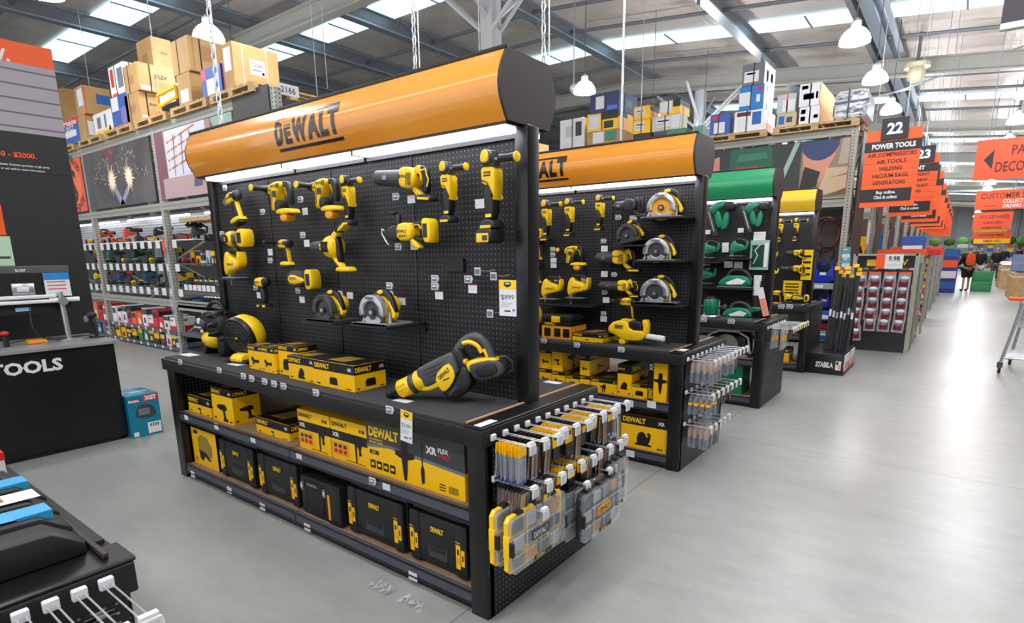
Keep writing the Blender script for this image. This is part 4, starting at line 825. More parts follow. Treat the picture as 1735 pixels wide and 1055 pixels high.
# ------------------------------------------------------------ demolition hammer on the deck
def hero():
    r = empty('demolition_hammer_cordless', (0, 0, 0)); 
    GREYB = mat('hammer_grey', '4a4c50', .42)
    part('tip', r, lambda m: m.lathe([(.012, -.36), (.022, -.345), (.03, -.33), (.032, -.31), (.04, -.3), (.043, -.27), (.047, -.26)], BLK, ax='x', n=22))
    part('front_collar', r, lambda m: (m.lathe([(.045, -.265), (.055, -.255), (.057, -.18), (.054, -.175)], YEL, ax='x', n=26), [m.box(-.245+i*.02, -.235+i*.02, -.0585, -.05, -.03+j*.025, -.022+j*.025, COR) for i in range(3) for j in range(3)]))
    part('grey_ring', r, lambda m: m.lathe([(.055, -.178), (.06, -.17), (.06, -.14), (.056, -.135)], DGR, ax='x', n=26))
    part('body_sleeve', r, lambda m: (m.lathe([(.058, -.14), (.066, -.125), (.068, -.08), (.05, -.07)], YEL, ax='x', n=26), P(m, [(-.12, -.03), (-.1, -.075), (.04, -.075), (.06, -.03)], -.055, .055, YEL, .012)))
    part('motor_housing', r, lambda m: (P(m, [(-.09, -.035), (-.1, .03), (-.09, .07), (-.05, .078), (.14, .085), (.16, .07), (.15, -.06), (.02, -.04), (-.06, -.05)], -.066, .066, GREYB, .016), [m.prism(chaikin([(-.05+i*.0, .0+i*.022), (.09, .004+i*.022), (.1, .012+i*.022), (-.04, .009+i*.022)], 1), -.0685, -.066, DGR, .001) for i in range(3)]))
    part('badge_plate', r, lambda m: (m.prism(chaikin([(.0, -.005), (.11, .04), (.13, -.005), (.115, -.06), (.04, -.11), (.0, -.1)], 1), -.071, -.055, YEL, .004), m.text('DEWALT', INK, (.065, -.0725, -.012), (.95, 0, .3), (-.3, 0, .95), w=.085, h=.022, bold=.04), m.box(.04, .085, -.0725, -.071, -.05, -.043, DGR)))
    part('lower_housing', r, lambda m: (P(m, [(.0, -.1), (.04, -.11), (.12, -.06), (.19, .0), (.2, -.1), (.15, -.165), (.06, -.175), (.01, -.14)], -.06, .06, BLK, .014), m.prism([(.03, -.135), (.1, -.1), (.105, -.112), (.035, -.147)], -.0625, -.06, DGR)))
    part('spine', r, lambda m: P(m, [(.13, .085), (.19, .09), (.21, .05), (.2, -.08), (.14, -.06)], -.05, .05, BLK, .012))
    part('grip', r, lambda m: m.tube(chaikin([(.17, 0, .075), (.24, 0, .115), (.31, 0, .11), (.345, 0, .05), (.34, 0, -.04)], 2, False), .026, GREYB, 12))
    part('grip_trim', r, lambda m: (m.tube(chaikin([(.225, -.022, .1), (.265, -.026, .095), (.3, -.024, .06), (.305, -.02, .01)], 1, False), .013, YEL, 8), m.box(.318, .334, -.032, -.018, -.03, .025, YEL, .004)))
    part('trigger', r, lambda m: P(m, [(.28, .06), (.3, .06), (.3, .0), (.285, -.01)], -.012, .012, BLK, .003))
    part('battery_shoe', r, lambda m: (P(m, [(.19, -.02), (.215, .0), (.34, -.03), (.38, -.06), (.37, -.08), (.2, -.08)], -.05, .05, YEL, .01), P(m, [(.205, -.03), (.24, -.02), (.36, -.045), (.4, -.09), (.39, -.14), (.36, -.155), (.24, -.14), (.2, -.1)], -.056, .056, DGR, .014), P(m, [(.24, -.05), (.35, -.06), (.365, -.09), (.35, -.13), (.25, -.12), (.235, -.09)], -.062, -.05, BLK, .004)))
    part('battery_grille', r, lambda m: m.tube([(.39, -.03, -.05), (.42, -.02, -.06), (.44, 0, -.1), (.42, .02, -.15), (.38, .03, -.16)], .009, DGR, 8)); part('red_dial', r, lambda m: m.ell((.2, -.03, .0), .015, .03, .02, COR))
    return r
h = hero()
put(h, 'big yellow and grey cordless demolition hammer lying on the nearest deck', (655, 574, 870, 686), 1.96, rot=(0, -.42, .42))
h.location.z += .9-min((h.rotation_euler.to_matrix() @ (a*h.scale[0])).z for a in tverts(h))-h.location.z
# ------------------------------------------------------------ fan and inflator on the deck
def fan():
    r = empty('deck_fan')
    part('base_stand', r, lambda m: (P(m, [(-.12, 0), (.12, 0), (.13, .02), (.1, .06), (.07, .2), (.04, .2), (.03, .05), (-.1, .03)], .08, .1, BLK, .006), P(m, [(-.12, 0), (.12, 0), (.13, .02), (.1, .06), (.07, .2), (.04, .2), (.03, .05), (-.1, .03)], -.12, -.1, BLK, .006), m.box(-.11, .12, -.1, .09, .0, .03, BLK, .008)))
    part('pivot_knob', r, lambda m: (m.cyl((.055, -.125, .18), (.055, -.118, .18), .028, YEL, n=20), m.cyl((.055, -.12, .18), (.055, -.1, .18), .034, BLK, n=20)))
    T = Matrix.Translation((0, 0, .2)) @ Matrix.Rotation(-.25, 4, 'Y')
    def pt(n, fn): m = MB(); m.T = T; fn(m); return m.build(n, r, 40)
    pt('rear_housing', lambda m: m.lathe([(.135, -.03), (.15, .0), (.15, .05), (.12, .1), (.08, .11)], YEL, ax='x', n=28))
    pt('front_ring', lambda m: m.lathe([(.12, -.06), (.145, -.06), (.152, -.045), (.152, -.02), (.14, -.015)], BLK, ax='x', n=28))
    def gr(m):
        for k in range(1, 6): m.tube([(-.062, .024*k*math.cos(a*math.pi/12), .024*k*math.sin(a*math.pi/12)) for a in range(24)], .003, DGR, 5, True)
        for k in range(6): a = k*math.pi/3; m.cyl((-.062, 0, 0), (-.062, .13*math.cos(a), .13*math.sin(a)), .003, DGR, n=5)
        m.cyl((-.068, 0, 0), (-.055, 0, 0), .025, BLK); m.box(-.071, -.068, -.012, .012, -.006, .006, YEL)
    pt('grille', gr)
    def bl(m):
        for k in range(6):
            a = k*math.pi/3; c, s = math.cos(a), math.sin(a); d, e = math.cos(a+.5), math.sin(a+.5)
            m.add([(-.03, .02*c, .02*s), (-.045, .12*c, .12*s), (-.01, .12*d, .12*e), (-.01, .02*d, .02*e)], [(0, 1, 2, 3)], FBM)
    pt('fan_blades', bl)
    part('battery_clip', r, lambda m: P(m, [(-.13, .03), (-.1, .07), (-.03, .075), (-.0, .05), (-.02, .01), (-.08, .0)], -.09, .03, YEL, .01)); return r
fn = fan()
put(fn, 'black and yellow cordless fan tilted back on the nearest deck', (384, 512, 450, 616), 1.98, rot=(0, 0, 1.75))
def inflator():
    r = empty('cordless_inflator')
    part('foot', r, lambda m: P(m, [(-.14, 0), (-.09, 0), (-.085, .12), (-.13, .12)], -.05, .05, BLK, .012)); part('foot', r, lambda m: (P(m, [(.05, 0), (.13, 0), (.12, .14), (.06, .14)], -.05, .05, BLK, .012)))
    part('tank', r, lambda m: (m.ell((-.02, -.015, .1), .085, .075, .06, YEL, 18, 10), m.text('DEWALT', INK, (-.03, -.092, .08), (1, 0, 0), (0, 0, 1), w=.06, h=.018, bold=.04)))
    part('body', r, lambda m: P(m, [(-.12, .12), (-.14, .17), (-.1, .24), (-.02, .27), (.1, .27), (.14, .2), (.12, .12)], -.065, .065, BLK, .018))
    part('control_panel', r, lambda m: (P(m, [(-.15, .15), (-.13, .2), (-.05, .225), (-.01, .2), (-.03, .15), (-.1, .13)], -.085, -.05, DGR, .01), m.cyl((-.06, -.088, .21), (-.06, -.08, .21), .018, PAP), [m.box(-.12+i*.03, -.1+i*.03, -.087, -.085, .165, .175, PAP) for i in range(3)], m.ell((-.03, -.085, .15), .012, .008, .01, PAP)))
    part('carry_handle', r, lambda m: m.tube(chaikin([(-.1, 0, .23), (-.08, 0, .31), (.06, 0, .32), (.11, 0, .25)], 2, False), .013, BLK, 8))
    part('coiled_hose', r, lambda m: m.tube([(.1+.02*math.cos(a*.7), -.06+.05*math.sin(a*.7), .1+a*.006) for a in range(34)], .007, BLK, 6)); return r
put(inflator(), 'black inflator with yellow tank at the left end of the nearest deck', (332, 508, 402, 612), 2.02)
for o in SC.collection.objects:
    if o.name in ('deck_fan', 'cordless_inflator'): o.location.z = .9
# ============================================================ accessories on the end of the stands
def pack(kind):
    m = MB(); w, h = .056, .17
    if kind == 'blade': m.box(-.002, .002, -w/2, w/2, -.05, -.004, CYE); m.box(-.001, .001, -w/2, w/2, -h, -.05, CLR2); [m.box(-.002, .002, -w*.35+i*w*.22, -w*.28+i*w*.22, -h+.01, -.055, STL) for i in range(4)]; m.box(-.0025, .0025, -w/2, w/2, -h, -h+.012, mat('purple', '55509a', .5))
    elif kind == 'bit': m.box(-.002, .002, -w/2, w/2, -.03, -.004, CBK); m.box(-.0015, .0015, -w/2, w/2, -h, -.03, CLR2); m.box(-.003, .003, -w*.18, w*.18, -h+.02, -.035, AMB); m.box(-.0035, .0035, -w*.05, w*.05, -h+.01, -.05, DGR); m.box(-.003, .003, -w/2, -w*.42, -h, -.03, CBK); m.box(-.003, .003, w*.42, w*.5, -h, -.03, CBK)
    elif kind == 'card': m.box(-.002, .002, -w/2, w/2, -.075, -.004, CYE); m.box(-.0025, .0025, -w*.35, w*.35, -.04, -.02, CBK); m.box(-.003, .003, -w/2, w/2, -h*.8, -.075, CBK)
    elif kind == 'long': m.box(-.0015, .0015, -w/2, w/2, -.2, -.01, CLR2); m.box(-.003, .003, -w*.15, w*.1, -.18, -.03, AMB); m.box(-.003, .003, -w*.5, w*.5, -.02, -.005, CBK); m.tube([(0, -w/2, -.02), (0, -w/2, -.2), (0, w/2, -.2), (0, w/2, -.02)], .002, DGR, 4); m.box(-.003, .003, w*.2, w*.32, -.17, -.04, CBK)
    elif kind == 'tube': m.box(-.012, .012, -.02, .02, -.16, -.02, CLR2); m.box(-.008, .008, -.014, .014, -.085, -.025, AMB); m.box(-.009, .009, -.015, .015, -.155, -.085, mat('navy', '1c1f30', .4)); m.box(-.002, .002, -.02, .02, -.02, -.002, CLR2)
    elif kind == 'dark': m.box(-.012, .012, -.022, .022, -.15, -.02, CLR2); m.box(-.008, .008, -.016, .016, -.145, -.03, MATS['navy']); m.box(-.002, .002, -.02, .02, -.02, -.002, CLR2); m.box(-.013, .013, -.023, .023, -.08, -.062, CYE)
    elif kind == 'bigclear': m.box(-.008, .008, -.05, .05, -.22, -.005, CLR); m.box(-.01, -.006, -.03, .03, -.15, -.1, AMB); m.box(.004, .0085, -.04, .04, -.14, -.09, COR)
    m.box(-.0012, .0012, -.008, .008, -.008, .004, CLR)
    o = m.build('accessory_pack', None, 0); return o
PK = {}
def hookrow(x, y, z, n, kind, L, word, grp, tagc=None, first=.045, step=None):
    t = empty('display_hook', (x, y, z), 'double wire hook, '+word, 'hook')
    part('wires', t, lambda m: [m.tube([(0, s, 0), (L, s, 0), (L+.01, s, .006)], .0022, CHN, 6) for s in (-.008, .008)]+[m.box(-.001, .014, -.015, .015, -.012, .016, PAP, .003)], 40)
    part('tag_holder', t, lambda m: (m.prism([(-.021, -.034), (.021, -.034), (.026, -.01), (.021, .01), (-.021, .01)], L+.008, L+.013, tagc or PAP, .002, 'x', False), m.box(L+.0131, L+.0138, -.015, .015, -.028, .003, TAG), m.box(L-.006, L+.01, -.018, .018, .006, .018, WHT)), 0)
    st = step or (L-.07)/max(n, 1)
    for i in range(n):
        xx = x+first+i*st
        if kind not in PK: o = PK[kind] = pack(kind)
        else: o = PK[kind].copy(); SC.collection.objects.link(o)
        o.location = (xx, y+random.uniform(-.002, .002), z-.003); o.rotation_euler = (random.uniform(-.02, .02), random.uniform(-.05, .08), random.uniform(-.06, .06))
        tag(o, {'blade': 'yellow topped blade pack on the ', 'bit': 'clear and black drill bit pack on the ', 'card': 'yellow card accessory pack on the ', 'long': 'long clear drill bit pack on the ', 'tube': 'clear pack with amber handled chisel on the ', 'dark': 'clear pack of dark bits on the ', 'bigclear': 'large clear pack on the '}[kind]+word, 'accessory pack', grp)
ORD = ['first', 'second', 'third', 'fourth', 'fifth', 'sixth', 'seventh', 'eighth', 'ninth', 'tenth', 'eleventh', 'twelfth']
XH = XE+.002
for i in range(11):
    w = '%s top hook at nearest stand end' % ORD[i]
    hookrow(XH, 1.785+i*.082, .845, (8, 7, 7, 9, 9, 8, 7, 7, 8, 8, 3)[i], ('blade', 'bit', 'bit', 'card', 'card', 'bit', 'card', 'card', 'bit', 'card', 'bit')[i], .2+.012*(i % 3), w, 'packs on the %s top hook of the nearest stand end' % ORD[i])
for i in range(10):
    w = '%s second row hook at nearest stand end' % ORD[i]
    hookrow(XH, 1.79+i*.09, .665 if i > 1 else .66, (8, 8, 6, 9, 8, 8, 8, 7, 7, 4)[i], ('long', 'long', 'long', 'card', 'card', 'card', 'bit', 'bit', 'long', 'bit')[i], .21+.01*(i % 3), w, 'packs on the %s second row hook of the nearest stand end' % ORD[i])
for j, y in enumerate((1.85, 2.2, 2.42)):
    hookrow(XH, y, .545, 0, 'bit', .22, '%s of the three low hooks carrying organiser cases' % ORD[j], None)
def organiser(x, y, z, col, label, w=.4, h=.25, word=True):
    r = empty('organiser_case', (x, y, z), label, 'organiser case')
    def fr(m):
        P(m, [(-w/2, 0), (w/2, 0), (w/2, h), (-w/2, h)], 0, .024, col, .005, 1) if False else None
        p = [(-w/2+.02, 0), (w/2-.02, 0), (w/2, .02), (w/2, h-.02), (w/2-.02, h), (-w/2+.02, h), (-w/2, h-.02), (-w/2, .02)]; m.prism(p, 0, .022, col, .004, 'x')
        for q in (-w*.3, 0, w*.3): m.box(-.002, .03, q-.02, q+.02, h-.006, h+.008, BLK, .002)
        m.box(0, .03, -w/2-.004, -w/2+.01, h*.3, h*.7, col, .003)
    part('back_shell', r, fr, 30)
    part('clear_lid', r, lambda m: (m.prism([(-w/2+.02, .004), (w/2-.02, .004), (w/2-.004, .02), (w/2-.004, h-.02), (w/2-.02, h-.004), (-w/2+.02, h-.004), (-w/2+.004, h-.02), (-w/2+.004, .02)], .022, .045, CLR, .003, 'x'), [m.box(.044, .048, q-.002, q+.002, .01, h-.01, CLR) for q in (-w*.25, 0, w*.25)], [m.box(.044, .048, -w/2+.01, w/2-.01, q-.002, q+.002, CLR) for q in (h*.33, h*.66)]), 0)
    part('contents', r, lambda m: [m.box(.023, .036, -w*.44+i*w*.225, -w*.27+i*w*.225, h*.08+j*h*.31, h*.3+j*h*.31, (TAGI, AMB, DGR, SIL)[(i+j*3) % 4], .003) for i in range(4) for j in range(3)], 0)
    part('label', r, lambda m: (m.box(.0455, .0465, -w*.16, w*.16, h*.42, h*.6, DGR if word else COR), m.text('DEWALT', TAG if word else CBK, (.047, 0, h*.51), (0, 1, 0), (0, 0, 1), w=w*.26, h=h*.1, bold=.03), m.box(.0455, .0465, -w*.12, w*.2, .012, .03, CBK), m.text('DEWALT', YEL, (.047, 0, .021), (0, 1, 0), (0, 0, 1), w=w*.16, h=.012)), 0)
    part('latch', r, lambda m: m.box(.02, .05, -w/2-.002, -w/2+.012, h*.35, h*.6, BLK, .003), 0)
    return r
organiser(-1.41, 1.86, .33, YEL, 'yellow edged clear organiser case, nearer the end panel'); organiser(-1.335, 1.86, .32, YEL, 'yellow edged clear organiser case, outermost on its hook')
for i, (x, y, lb) in enumerate([(-1.45, 2.24, 'innermost on the middle low hook'), (-1.395, 2.24, 'second on the middle low hook'), (-1.345, 2.26, 'third on the middle low hook'), (-1.27, 2.3, 'outermost on the middle low hook')]): organiser(x, y, .285, BLK, 'black backed clear organiser case, '+lb, w=.38, h=.24, word=i != 3)
for i, x in enumerate((-1.4, -1.32)): organiser(x, 2.56, .3, BLK, 'black backed clear organiser case at the rear low hook, '+('inner' if i == 0 else 'outer'), w=.2, h=.26)
# second stand
for i in range(9):
    w = '%s top hook at second stand end' % ORD[i]
    hookrow(XH, 4.0+i*.095, .845, (4, 4, 4, 1, 4, 4, 3, 3, 3)[i], ('tube', 'tube', 'tube', 'bigclear', 'tube', 'tube', 'dark', 'dark', 'bit')[i], .2, w, 'packs on the %s top hook of the second stand end' % ORD[i], step=.042, first=.05)
    if i < 7: hookrow(XH, 4.0+i*.105, .6, (4, 4, 3, 1, 3, 3, 3)[i], ('dark', 'dark', 'dark', 'bigclear', 'bit', 'bit', 'bit')[i], .2, '%s middle hook at second stand end' % ORD[i], 'packs on the %s middle hook of the second stand end' % ORD[i], step=.042, first=.05)
    if i < 5: hookrow(XH, 4.0+i*.1, .36, (4, 4, 4, 1, 1)[i], ('tube', 'tube', 'tube', 'bigclear', 'bigclear')[i], .2, '%s low hook at second stand end' % ORD[i], 'packs on the %s low hook of the second stand end' % ORD[i], step=.042, first=.05)
TAGY = mat('tag_yellow', 'f0dc3c', .4)
for i in range(8):
    hookrow(XH, 6.2+i*.1, .84, 2 if i in (1, 2, 4, 5) else 0, 'bigclear' if i < 3 else 'bit', .24, '%s hook at green stand end' % ORD[i], 'packs on the %s hook of the green stand end' % ORD[i], tagc=TAGY if i > 2 else None, step=.08)
# ============================================================ second stand contents
Y2 = 4.38-.09
put(gr, 'yellow grinder partly hidden by the nearest stand post, at the second board', (878, 322, 914, 366), Y2)
put(pol, 'small multi tool lying flat, partly hidden left on the second board', (890, 386, 918, 405), Y2)
put(drill, 'yellow drill with handle down, partly hidden left on the second board', (888, 403, 920, 444), Y2)
put(drill, 'yellow angle drill below the other left drill on the second board', (886, 446, 920, 482), Y2)
gs = t_grinder(slim=True)
put(gs, 'slim yellow grinder, leftmost of three on the second board', (916, 336, 952, 410), Y2); put(gr, 'yellow grinder, middle of three on the second board', (955, 334, 990, 402), Y2); put(gr, 'yellow grinder, rightmost of three on the second board', (1007, 328, 1041, 392), Y2)
put(rot_, 'yellow rotary hammer in the middle left of the second board', (944, 414, 992, 460), Y2)
recd = t_recip(Y=DGR, nose=.02)
put(recd, 'dark grey plate joiner beside the top circular saw', (1037, 334, 1100, 368), Y2)
put(sawk, 'circular saw with amber blade at the top of the second board', (1083, 320, 1168, 372), 4.22, rot=(0, 0, .15)); put(sawd, 'small circular saw with tilted yellow body left of the middle saw', (1030, 376, 1112, 414), 4.25, rot=(0, -.2, 0))
put(saw, 'circular saw with pale guard in the middle right of the second board', (1075, 398, 1158, 443), 4.22, rot=(0, 0, .15)); put(rec2, 'short yellow reciprocating saw on the second board', (1008, 420, 1088, 462), Y2); put(rec, 'long yellow reciprocating saw beside the lowest circular saw', (1014, 472, 1085, 505), Y2)
put(saw, 'circular saw lowest at right on the second board', (1073, 464, 1156, 517), 4.22, rot=(0, 0, .15)); put(jig, 'yellow jigsaw, left of two on the narrow shelf', (912, 468, 957, 516), 4.27); put(jig, 'yellow jigsaw, right of two on the narrow shelf', (955, 466, 1004, 514), 4.27)
put(sdrill, 'yellow and black stud drill above the deck saw on the second stand', (1030, 507, 1085, 546), Y2)
put(fn, 'yellow and black fan half hidden by the nearest stand post', (880, 495, 918, 572), 4.15, rot=(0, 0, .9), base=DK)
for (px, py, w, lb) in ((1125, 368, .3, 'bracket shelf under the top circular saw of the second board'), (1117, 440, .32, 'bracket shelf under the middle circular saw of the second board'), (1117, 514, .32, 'bracket shelf under the lowest circular saw of the second board'), (957, 514, .55, 'narrow shelf under the two jigsaws'), (1070, 414, .2, 'small bracket under the little circular saw')):
    p = on(px, py, 1, 4.25); m = MB(); m.box(p.x-w/2, p.x+w/2+.05, 4.14, 4.38, p.z-.015, p.z-.003, FBM); mesh_thing(m, 'shelf_bracket', lb, 'shelf')
for px, py, k, lb in [(937, 422, 'esl', 'upper grey tag left of the rotary hammer, second board'), (937, 431, 'esl', 'lower grey tag left of the rotary hammer, second board'), (938, 441, 'card', 'upper white card left of the rotary hammer, second board'), (938, 449, 'card', 'lower white card left of the rotary hammer, second board'), (1023, 408, 'esl', 'grey tag left of the little circular saw'), (1024, 421, 'card', 'white card left of the little circular saw'), (1024, 464, 'card', 'white card under the short reciprocating saw'), (1041, 465, 'esl', 'grey tag under the short reciprocating saw'), (1025, 495, 'esl', 'grey tag under the long reciprocating saw'), (1027, 508, 'card', 'white card under the long reciprocating saw'), (1048, 368, 'esl', 'grey tag under the plate joiner'), (1073, 370, 'card', 'white card between plate joiner and top saw'), (1023, 531, 'esl', 'grey tag left of the stud drill'), (1023, 540, 'card', 'white card left of the stud drill'), (944, 472, 'red', 'white card above the left jigsaw'), (990, 473, 'red', 'white card above the right jigsaw')]:
    p = on(px, py, 1, 4.33); ptag(p.x, 4.33, p.z, 0, k, .05 if k == 'esl' else .062, lb, None)
for px, py, lb in [(922, 577, 'first'), (978, 584, 'second'), (1053, 592, 'third')]: p = on(px, py, 1, 3.915); ptag(p.x, 3.914, p.z, 0, 'esl', .055, 'grey price tag, %s from the left on the second deck edge' % lb, None)
for px, py, lb in [(1066, 683, 'left white card on the second stand middle rail'), (1104, 685, 'right white card on the second stand middle rail'), (1068, 768, 'white card on the second stand bottom rail')]: p = on(px, py, 1, 3.94); ptag(p.x, 3.94, p.z, 0, 'card', .07, lb, None)
flatcard(1157, 593, .06, .1, 'white label on the second deck corner', DK+.001); flatcard(1045, 575, .12, .04, 'white card on the second deck by the band saw')
# long light strip on the second and third header
def pc(lb, L, R_, T, z0, y, d, **k):
    a, b = on(L, T, 1, y), on(R_, T, 1, y); return carton(lb, a.x, b.x, y, y+d, z0, max(on((L+R_)/2, T, 1, y).z, z0+.05), **k)
y = 4.0; z = .505
for lb, L, R_, T, z0, d, k in [('yellow grinder carton, lower row first from the left post', 893, 913, 622, z, .25, 'grinder'), ('yellow grinder carton, lower row second from the left post', 914, 934, 624, z, .25, 'grinder'), ('yellow grinder carton, lower row third from the left post', 935, 957, 629, z, .3, 'grinder'),
    ('flat yellow carton right of the three stacked columns', 958, 982, 636, z, .3, 'bag'), ('yellow carton under the small stacked one', 983, 999, 636, z, .3, 'grinder'), ('wide black and yellow carton beside the tall lidded one', 1001, 1045, 643, z, .35, 'sds'), ('tall yellow sander carton with black lid', 1047, 1071, 617, z, .35, 'mitre'), ('yellow carton beside the upright saw carton', 1070, 1098, 650, z, .3, 'bag')]:
    pc(lb+' on the second stand', L, R_, T, z0, y, d, k=k, frac=.25 if T != 617 else .3)
zt_ = on(903, 622, 1, y).z
pc('yellow grinder carton, upper row first on the second stand', 893, 913, 590, zt_+.001, y, .25, k='grinder', frac=.18); pc('yellow grinder carton, upper row second on the second stand', 914, 934, 592, on(924, 624, 1, y).z+.001, y, .25, k='grinder', frac=.18); pc('yellow carton, upper row third on the second stand', 935, 953, 590, on(946, 629, 1, y).z+.001, y, .3, k='drill', frac=.02)
pc('small yellow grinder carton stacked at middle of the second stand', 983, 999, 600, on(991, 636, 1, y).z+.001, y, .35, k='grinder', frac=.3)
a = on(1098, 640, 1, 3.985); b = on(1131, 640, 1, 3.985); m = MB(); zz = .505; h = on(1120, 613, 1, 3.985).z-zz; xm_ = a.x+(b.x-a.x)*.3
m.box(a.x, b.x, 3.985, 4.3, zz, zz+h, CYE, .003); m.box(a.x, xm_, 3.984, 3.985, zz, zz+h, CBK); m.text('DEWALT', YEL, ((a.x+xm_)/2, 3.983, zz+h*.18), (0, 0, 1), (-1, 0, 0), w=h*.26, h=.03, bold=.03); m.text('XR', WHT, ((a.x+xm_)/2, 3.983, zz+h*.85), (0, 0, 1), (-1, 0, 0), h=.03)
pic(m, 'breaker', CBK, ((xm_+b.x)/2, 3.983, zz+h*.5), (1, 0, 0), h*.33); mesh_thing(m, 'tool_carton', 'upright yellow carton with black edge at the second stand right end', 'box', smooth=0)
carton('large circular saw carton on the bottom shelf of the second stand', on(1052, 740, 1, 3.99).x, -1.61, 3.99, 4.35, .105, .37, k='saw', frac=.3, small='XR'); carton('dark yellow carton deep behind the circular saw carton', -2.3, -1.95, 4.4, 4.7, .105, .3, body=COR, k='bag')
m = MB(); m.box(-2.28, -2.02, 4.0, 4.2, .105, .34, mat('pale_grey_tub', 'b9c6c0', .4), .02); mesh_thing(m, 'plastic_tub', 'pale grey plastic tub on the bottom shelf of the second stand', 'tub')
# deck of second stand
z = DK
def toolbox():
    a, b = on(918, 560, 1, 4.02), on(966, 560, 1, 4.02); w = b.x-a.x; r = empty('tool_box', ((a.x+b.x)/2, 4.15, z), 'black lidded toolbox with orange picture sleeve on the second deck', 'toolbox')
    part('bin', r, lambda m: m.box(-w/2, w/2, -.12, .12, 0, .15, BLK, .01), 30); part('lid', r, lambda m: (m.box(-w/2-.01, w/2+.01, -.13, .13, .15, .2, BLK, .012), m.box(-w*.15, w*.15, -.137, -.12, .14, .19, YEL, .004)), 30)
    part('sleeve', r, lambda m: (m.box(-w/2-.002, w/2+.002, -.125, .125, .0, .11, COR), m.box(-w/2-.003, w/2+.003, -.127, .127, .11, .145, CBK), m.text('DEWALT', YEL, (-w*.4, -.129, .127), (1, 0, 0), (0, 0, 1), h=.02, al='l', bold=.03), [m.box(q*w-.03, q*w+.03, -.127, -.125, .02, .09, CBK, .006) for q in (-.3, .05, .36)]), 0)
toolbox()
c('flat yellow carton strapped shut on the second deck', on(970, 570, 1, 4.02).x, on(1021, 570, 1, 4.02).x, 4.02, 4.32, z, z+.07, k='grinder', frac=.45)
def bandsaw():
    r = empty('cordless_saw')
    part('housing', r, lambda m: (P(m, [(-.2, .06), (-.15, .11), (-.04, .12), (-.02, .05), (.1, .05), (.1, .0), (.06, -.03), (-.08, -.03), (-.12, .0), (-.19, .02)], -.035, .035, YEL, .012), m.box(-.14, -.07, -.037, -.035, .055, .085, MATS['dull_gold']), m.text('DEWALT', INK, (-.105, -.038, .07), (1, 0, 0), (0, 0, 1), w=.06, h=.014, bold=.03)))
    part('grip', r, lambda m: P(m, [(-.03, .12), (.06, .12), (.08, .06), (.06, .02), (-.01, .03), (-.04, .08)], -.025, .025, BLK, .01))
    part('rear_handle', r, lambda m: P(m, [(.07, .13), (.12, .13), (.12, .02), (.09, .0), (.07, .03), (.09, .06)], -.03, .03, YEL, .008))
    part('sleeve', r, lambda m: m.cyl((.1, 0, .01), (.24, 0, .0), .022, PAP)); part('bumper', r, lambda m: m.tube([(.24, 0, -.02), (.27, 0, -.03), (.285, 0, .03)], .009, BLK, 8))
    for x in (-.08, .05): part('foot', r, lambda m: P(m, [(x-.02, -.02), (x+.02, -.02), (x+.03, -.06), (x-.03, -.06)], -.03, .03, YEL, .005)); return r
    return r
put(bandsaw(), 'yellow cordless saw with white sleeved end on the second deck', (1034, 539, 1134, 584), 4.1, base=DK)
# ============================================================ green stand contents
Y3 = 6.575-.1
nl = t_nailer(); gj = t_jigsaw(GRN, BLK, word='HiKOKI'); gpl = t_planer(); grt = t_router(); grr = t_recip(GRN, GRD, .0)
put(nl, 'green nail gun, left of the pair under the green header', (1195, 343, 1250, 399), Y3); put(nl, 'green nail gun, right of the pair under the green header', (1256, 342, 1303, 395), Y3, rot=(0, 0, .2))
put(gj, 'green jigsaw at upper left of the green board', (1184, 408, 1222, 444), Y3); put(gj, 'green jigsaw with a short body at upper middle of the green board', (1230, 406, 1272, 440), Y3); put(gj, 'green jigsaw at lower left of the green board', (1178, 450, 1216, 488), Y3)
put(gpl, 'large green belt sander in the middle of the green board', (1217, 452, 1274, 488), 6.44); put(grt, 'green plunge router standing on the green stand deck', (1183, 496, 1230, 540), 6.4, base=DK); put(gpl, 'green planer with white print standing on the deck', (1224, 508, 1274, 542), 6.38, base=DK)
for px, py, w, lb in ((1202, 443, .3, 'under the upper left green jigsaw'), (1250, 437, .3, 'under the upper middle green jigsaw'), (1200, 485, .3, 'under the lower left green jigsaw'), (1244, 487, .42, 'under the large green belt sander')):
    p = on(px, py, 1, 6.45); m = MB(); m.box(p.x-w/2, p.x+w/2, 6.33, 6.58, p.z-.015, p.z-.003, FBM); mesh_thing(m, 'shelf_bracket', 'thin black shelf '+lb, 'shelf')
a, b = on(1273, 407, 1, 6.5), on(1301, 457, 1, 6.5); m = MB(); m.box(a.x, b.x, 6.49, 6.5, b.z, a.z, mat('pale_green_card', '9db3a6', .4)); m.box(a.x+.02, b.x-.05, 6.485, 6.49, b.z+.03, a.z-.05, GRD); m.box(b.x-.045, b.x-.01, 6.485, 6.49, b.z+.03, a.z-.03, PAP); m.tube([(a.x+.04, 6.485, b.z+.06), (a.x+.08, 6.483, b.z+.15), (a.x+.05, 6.483, b.z+.2), (a.x+.1, 6.483, b.z+.26)], .006, PAP, 5); mesh_thing(m, 'accessory_sheet', 'tall pale green accessory pack at the right of the green board', 'accessory pack', smooth=0)
p = on(1281, 500, 1, 6.45); r = empty('grease_gun', p, 'green based caulking tool with pale tube hanging at right of the green board', 'power tool'); part('cartridge', r, lambda m: m.cyl((0, 0, .0), (0, 0, .17), .035, PAP)); part('body', r, lambda m: (m.cyl((0, 0, -.12), (0, 0, .0), .04, BLK), P(m, [(-.09, -.12), (.05, -.12), (.07, -.15), (.02, -.18), (-.06, -.17)], -.04, .04, GRN, .01)))
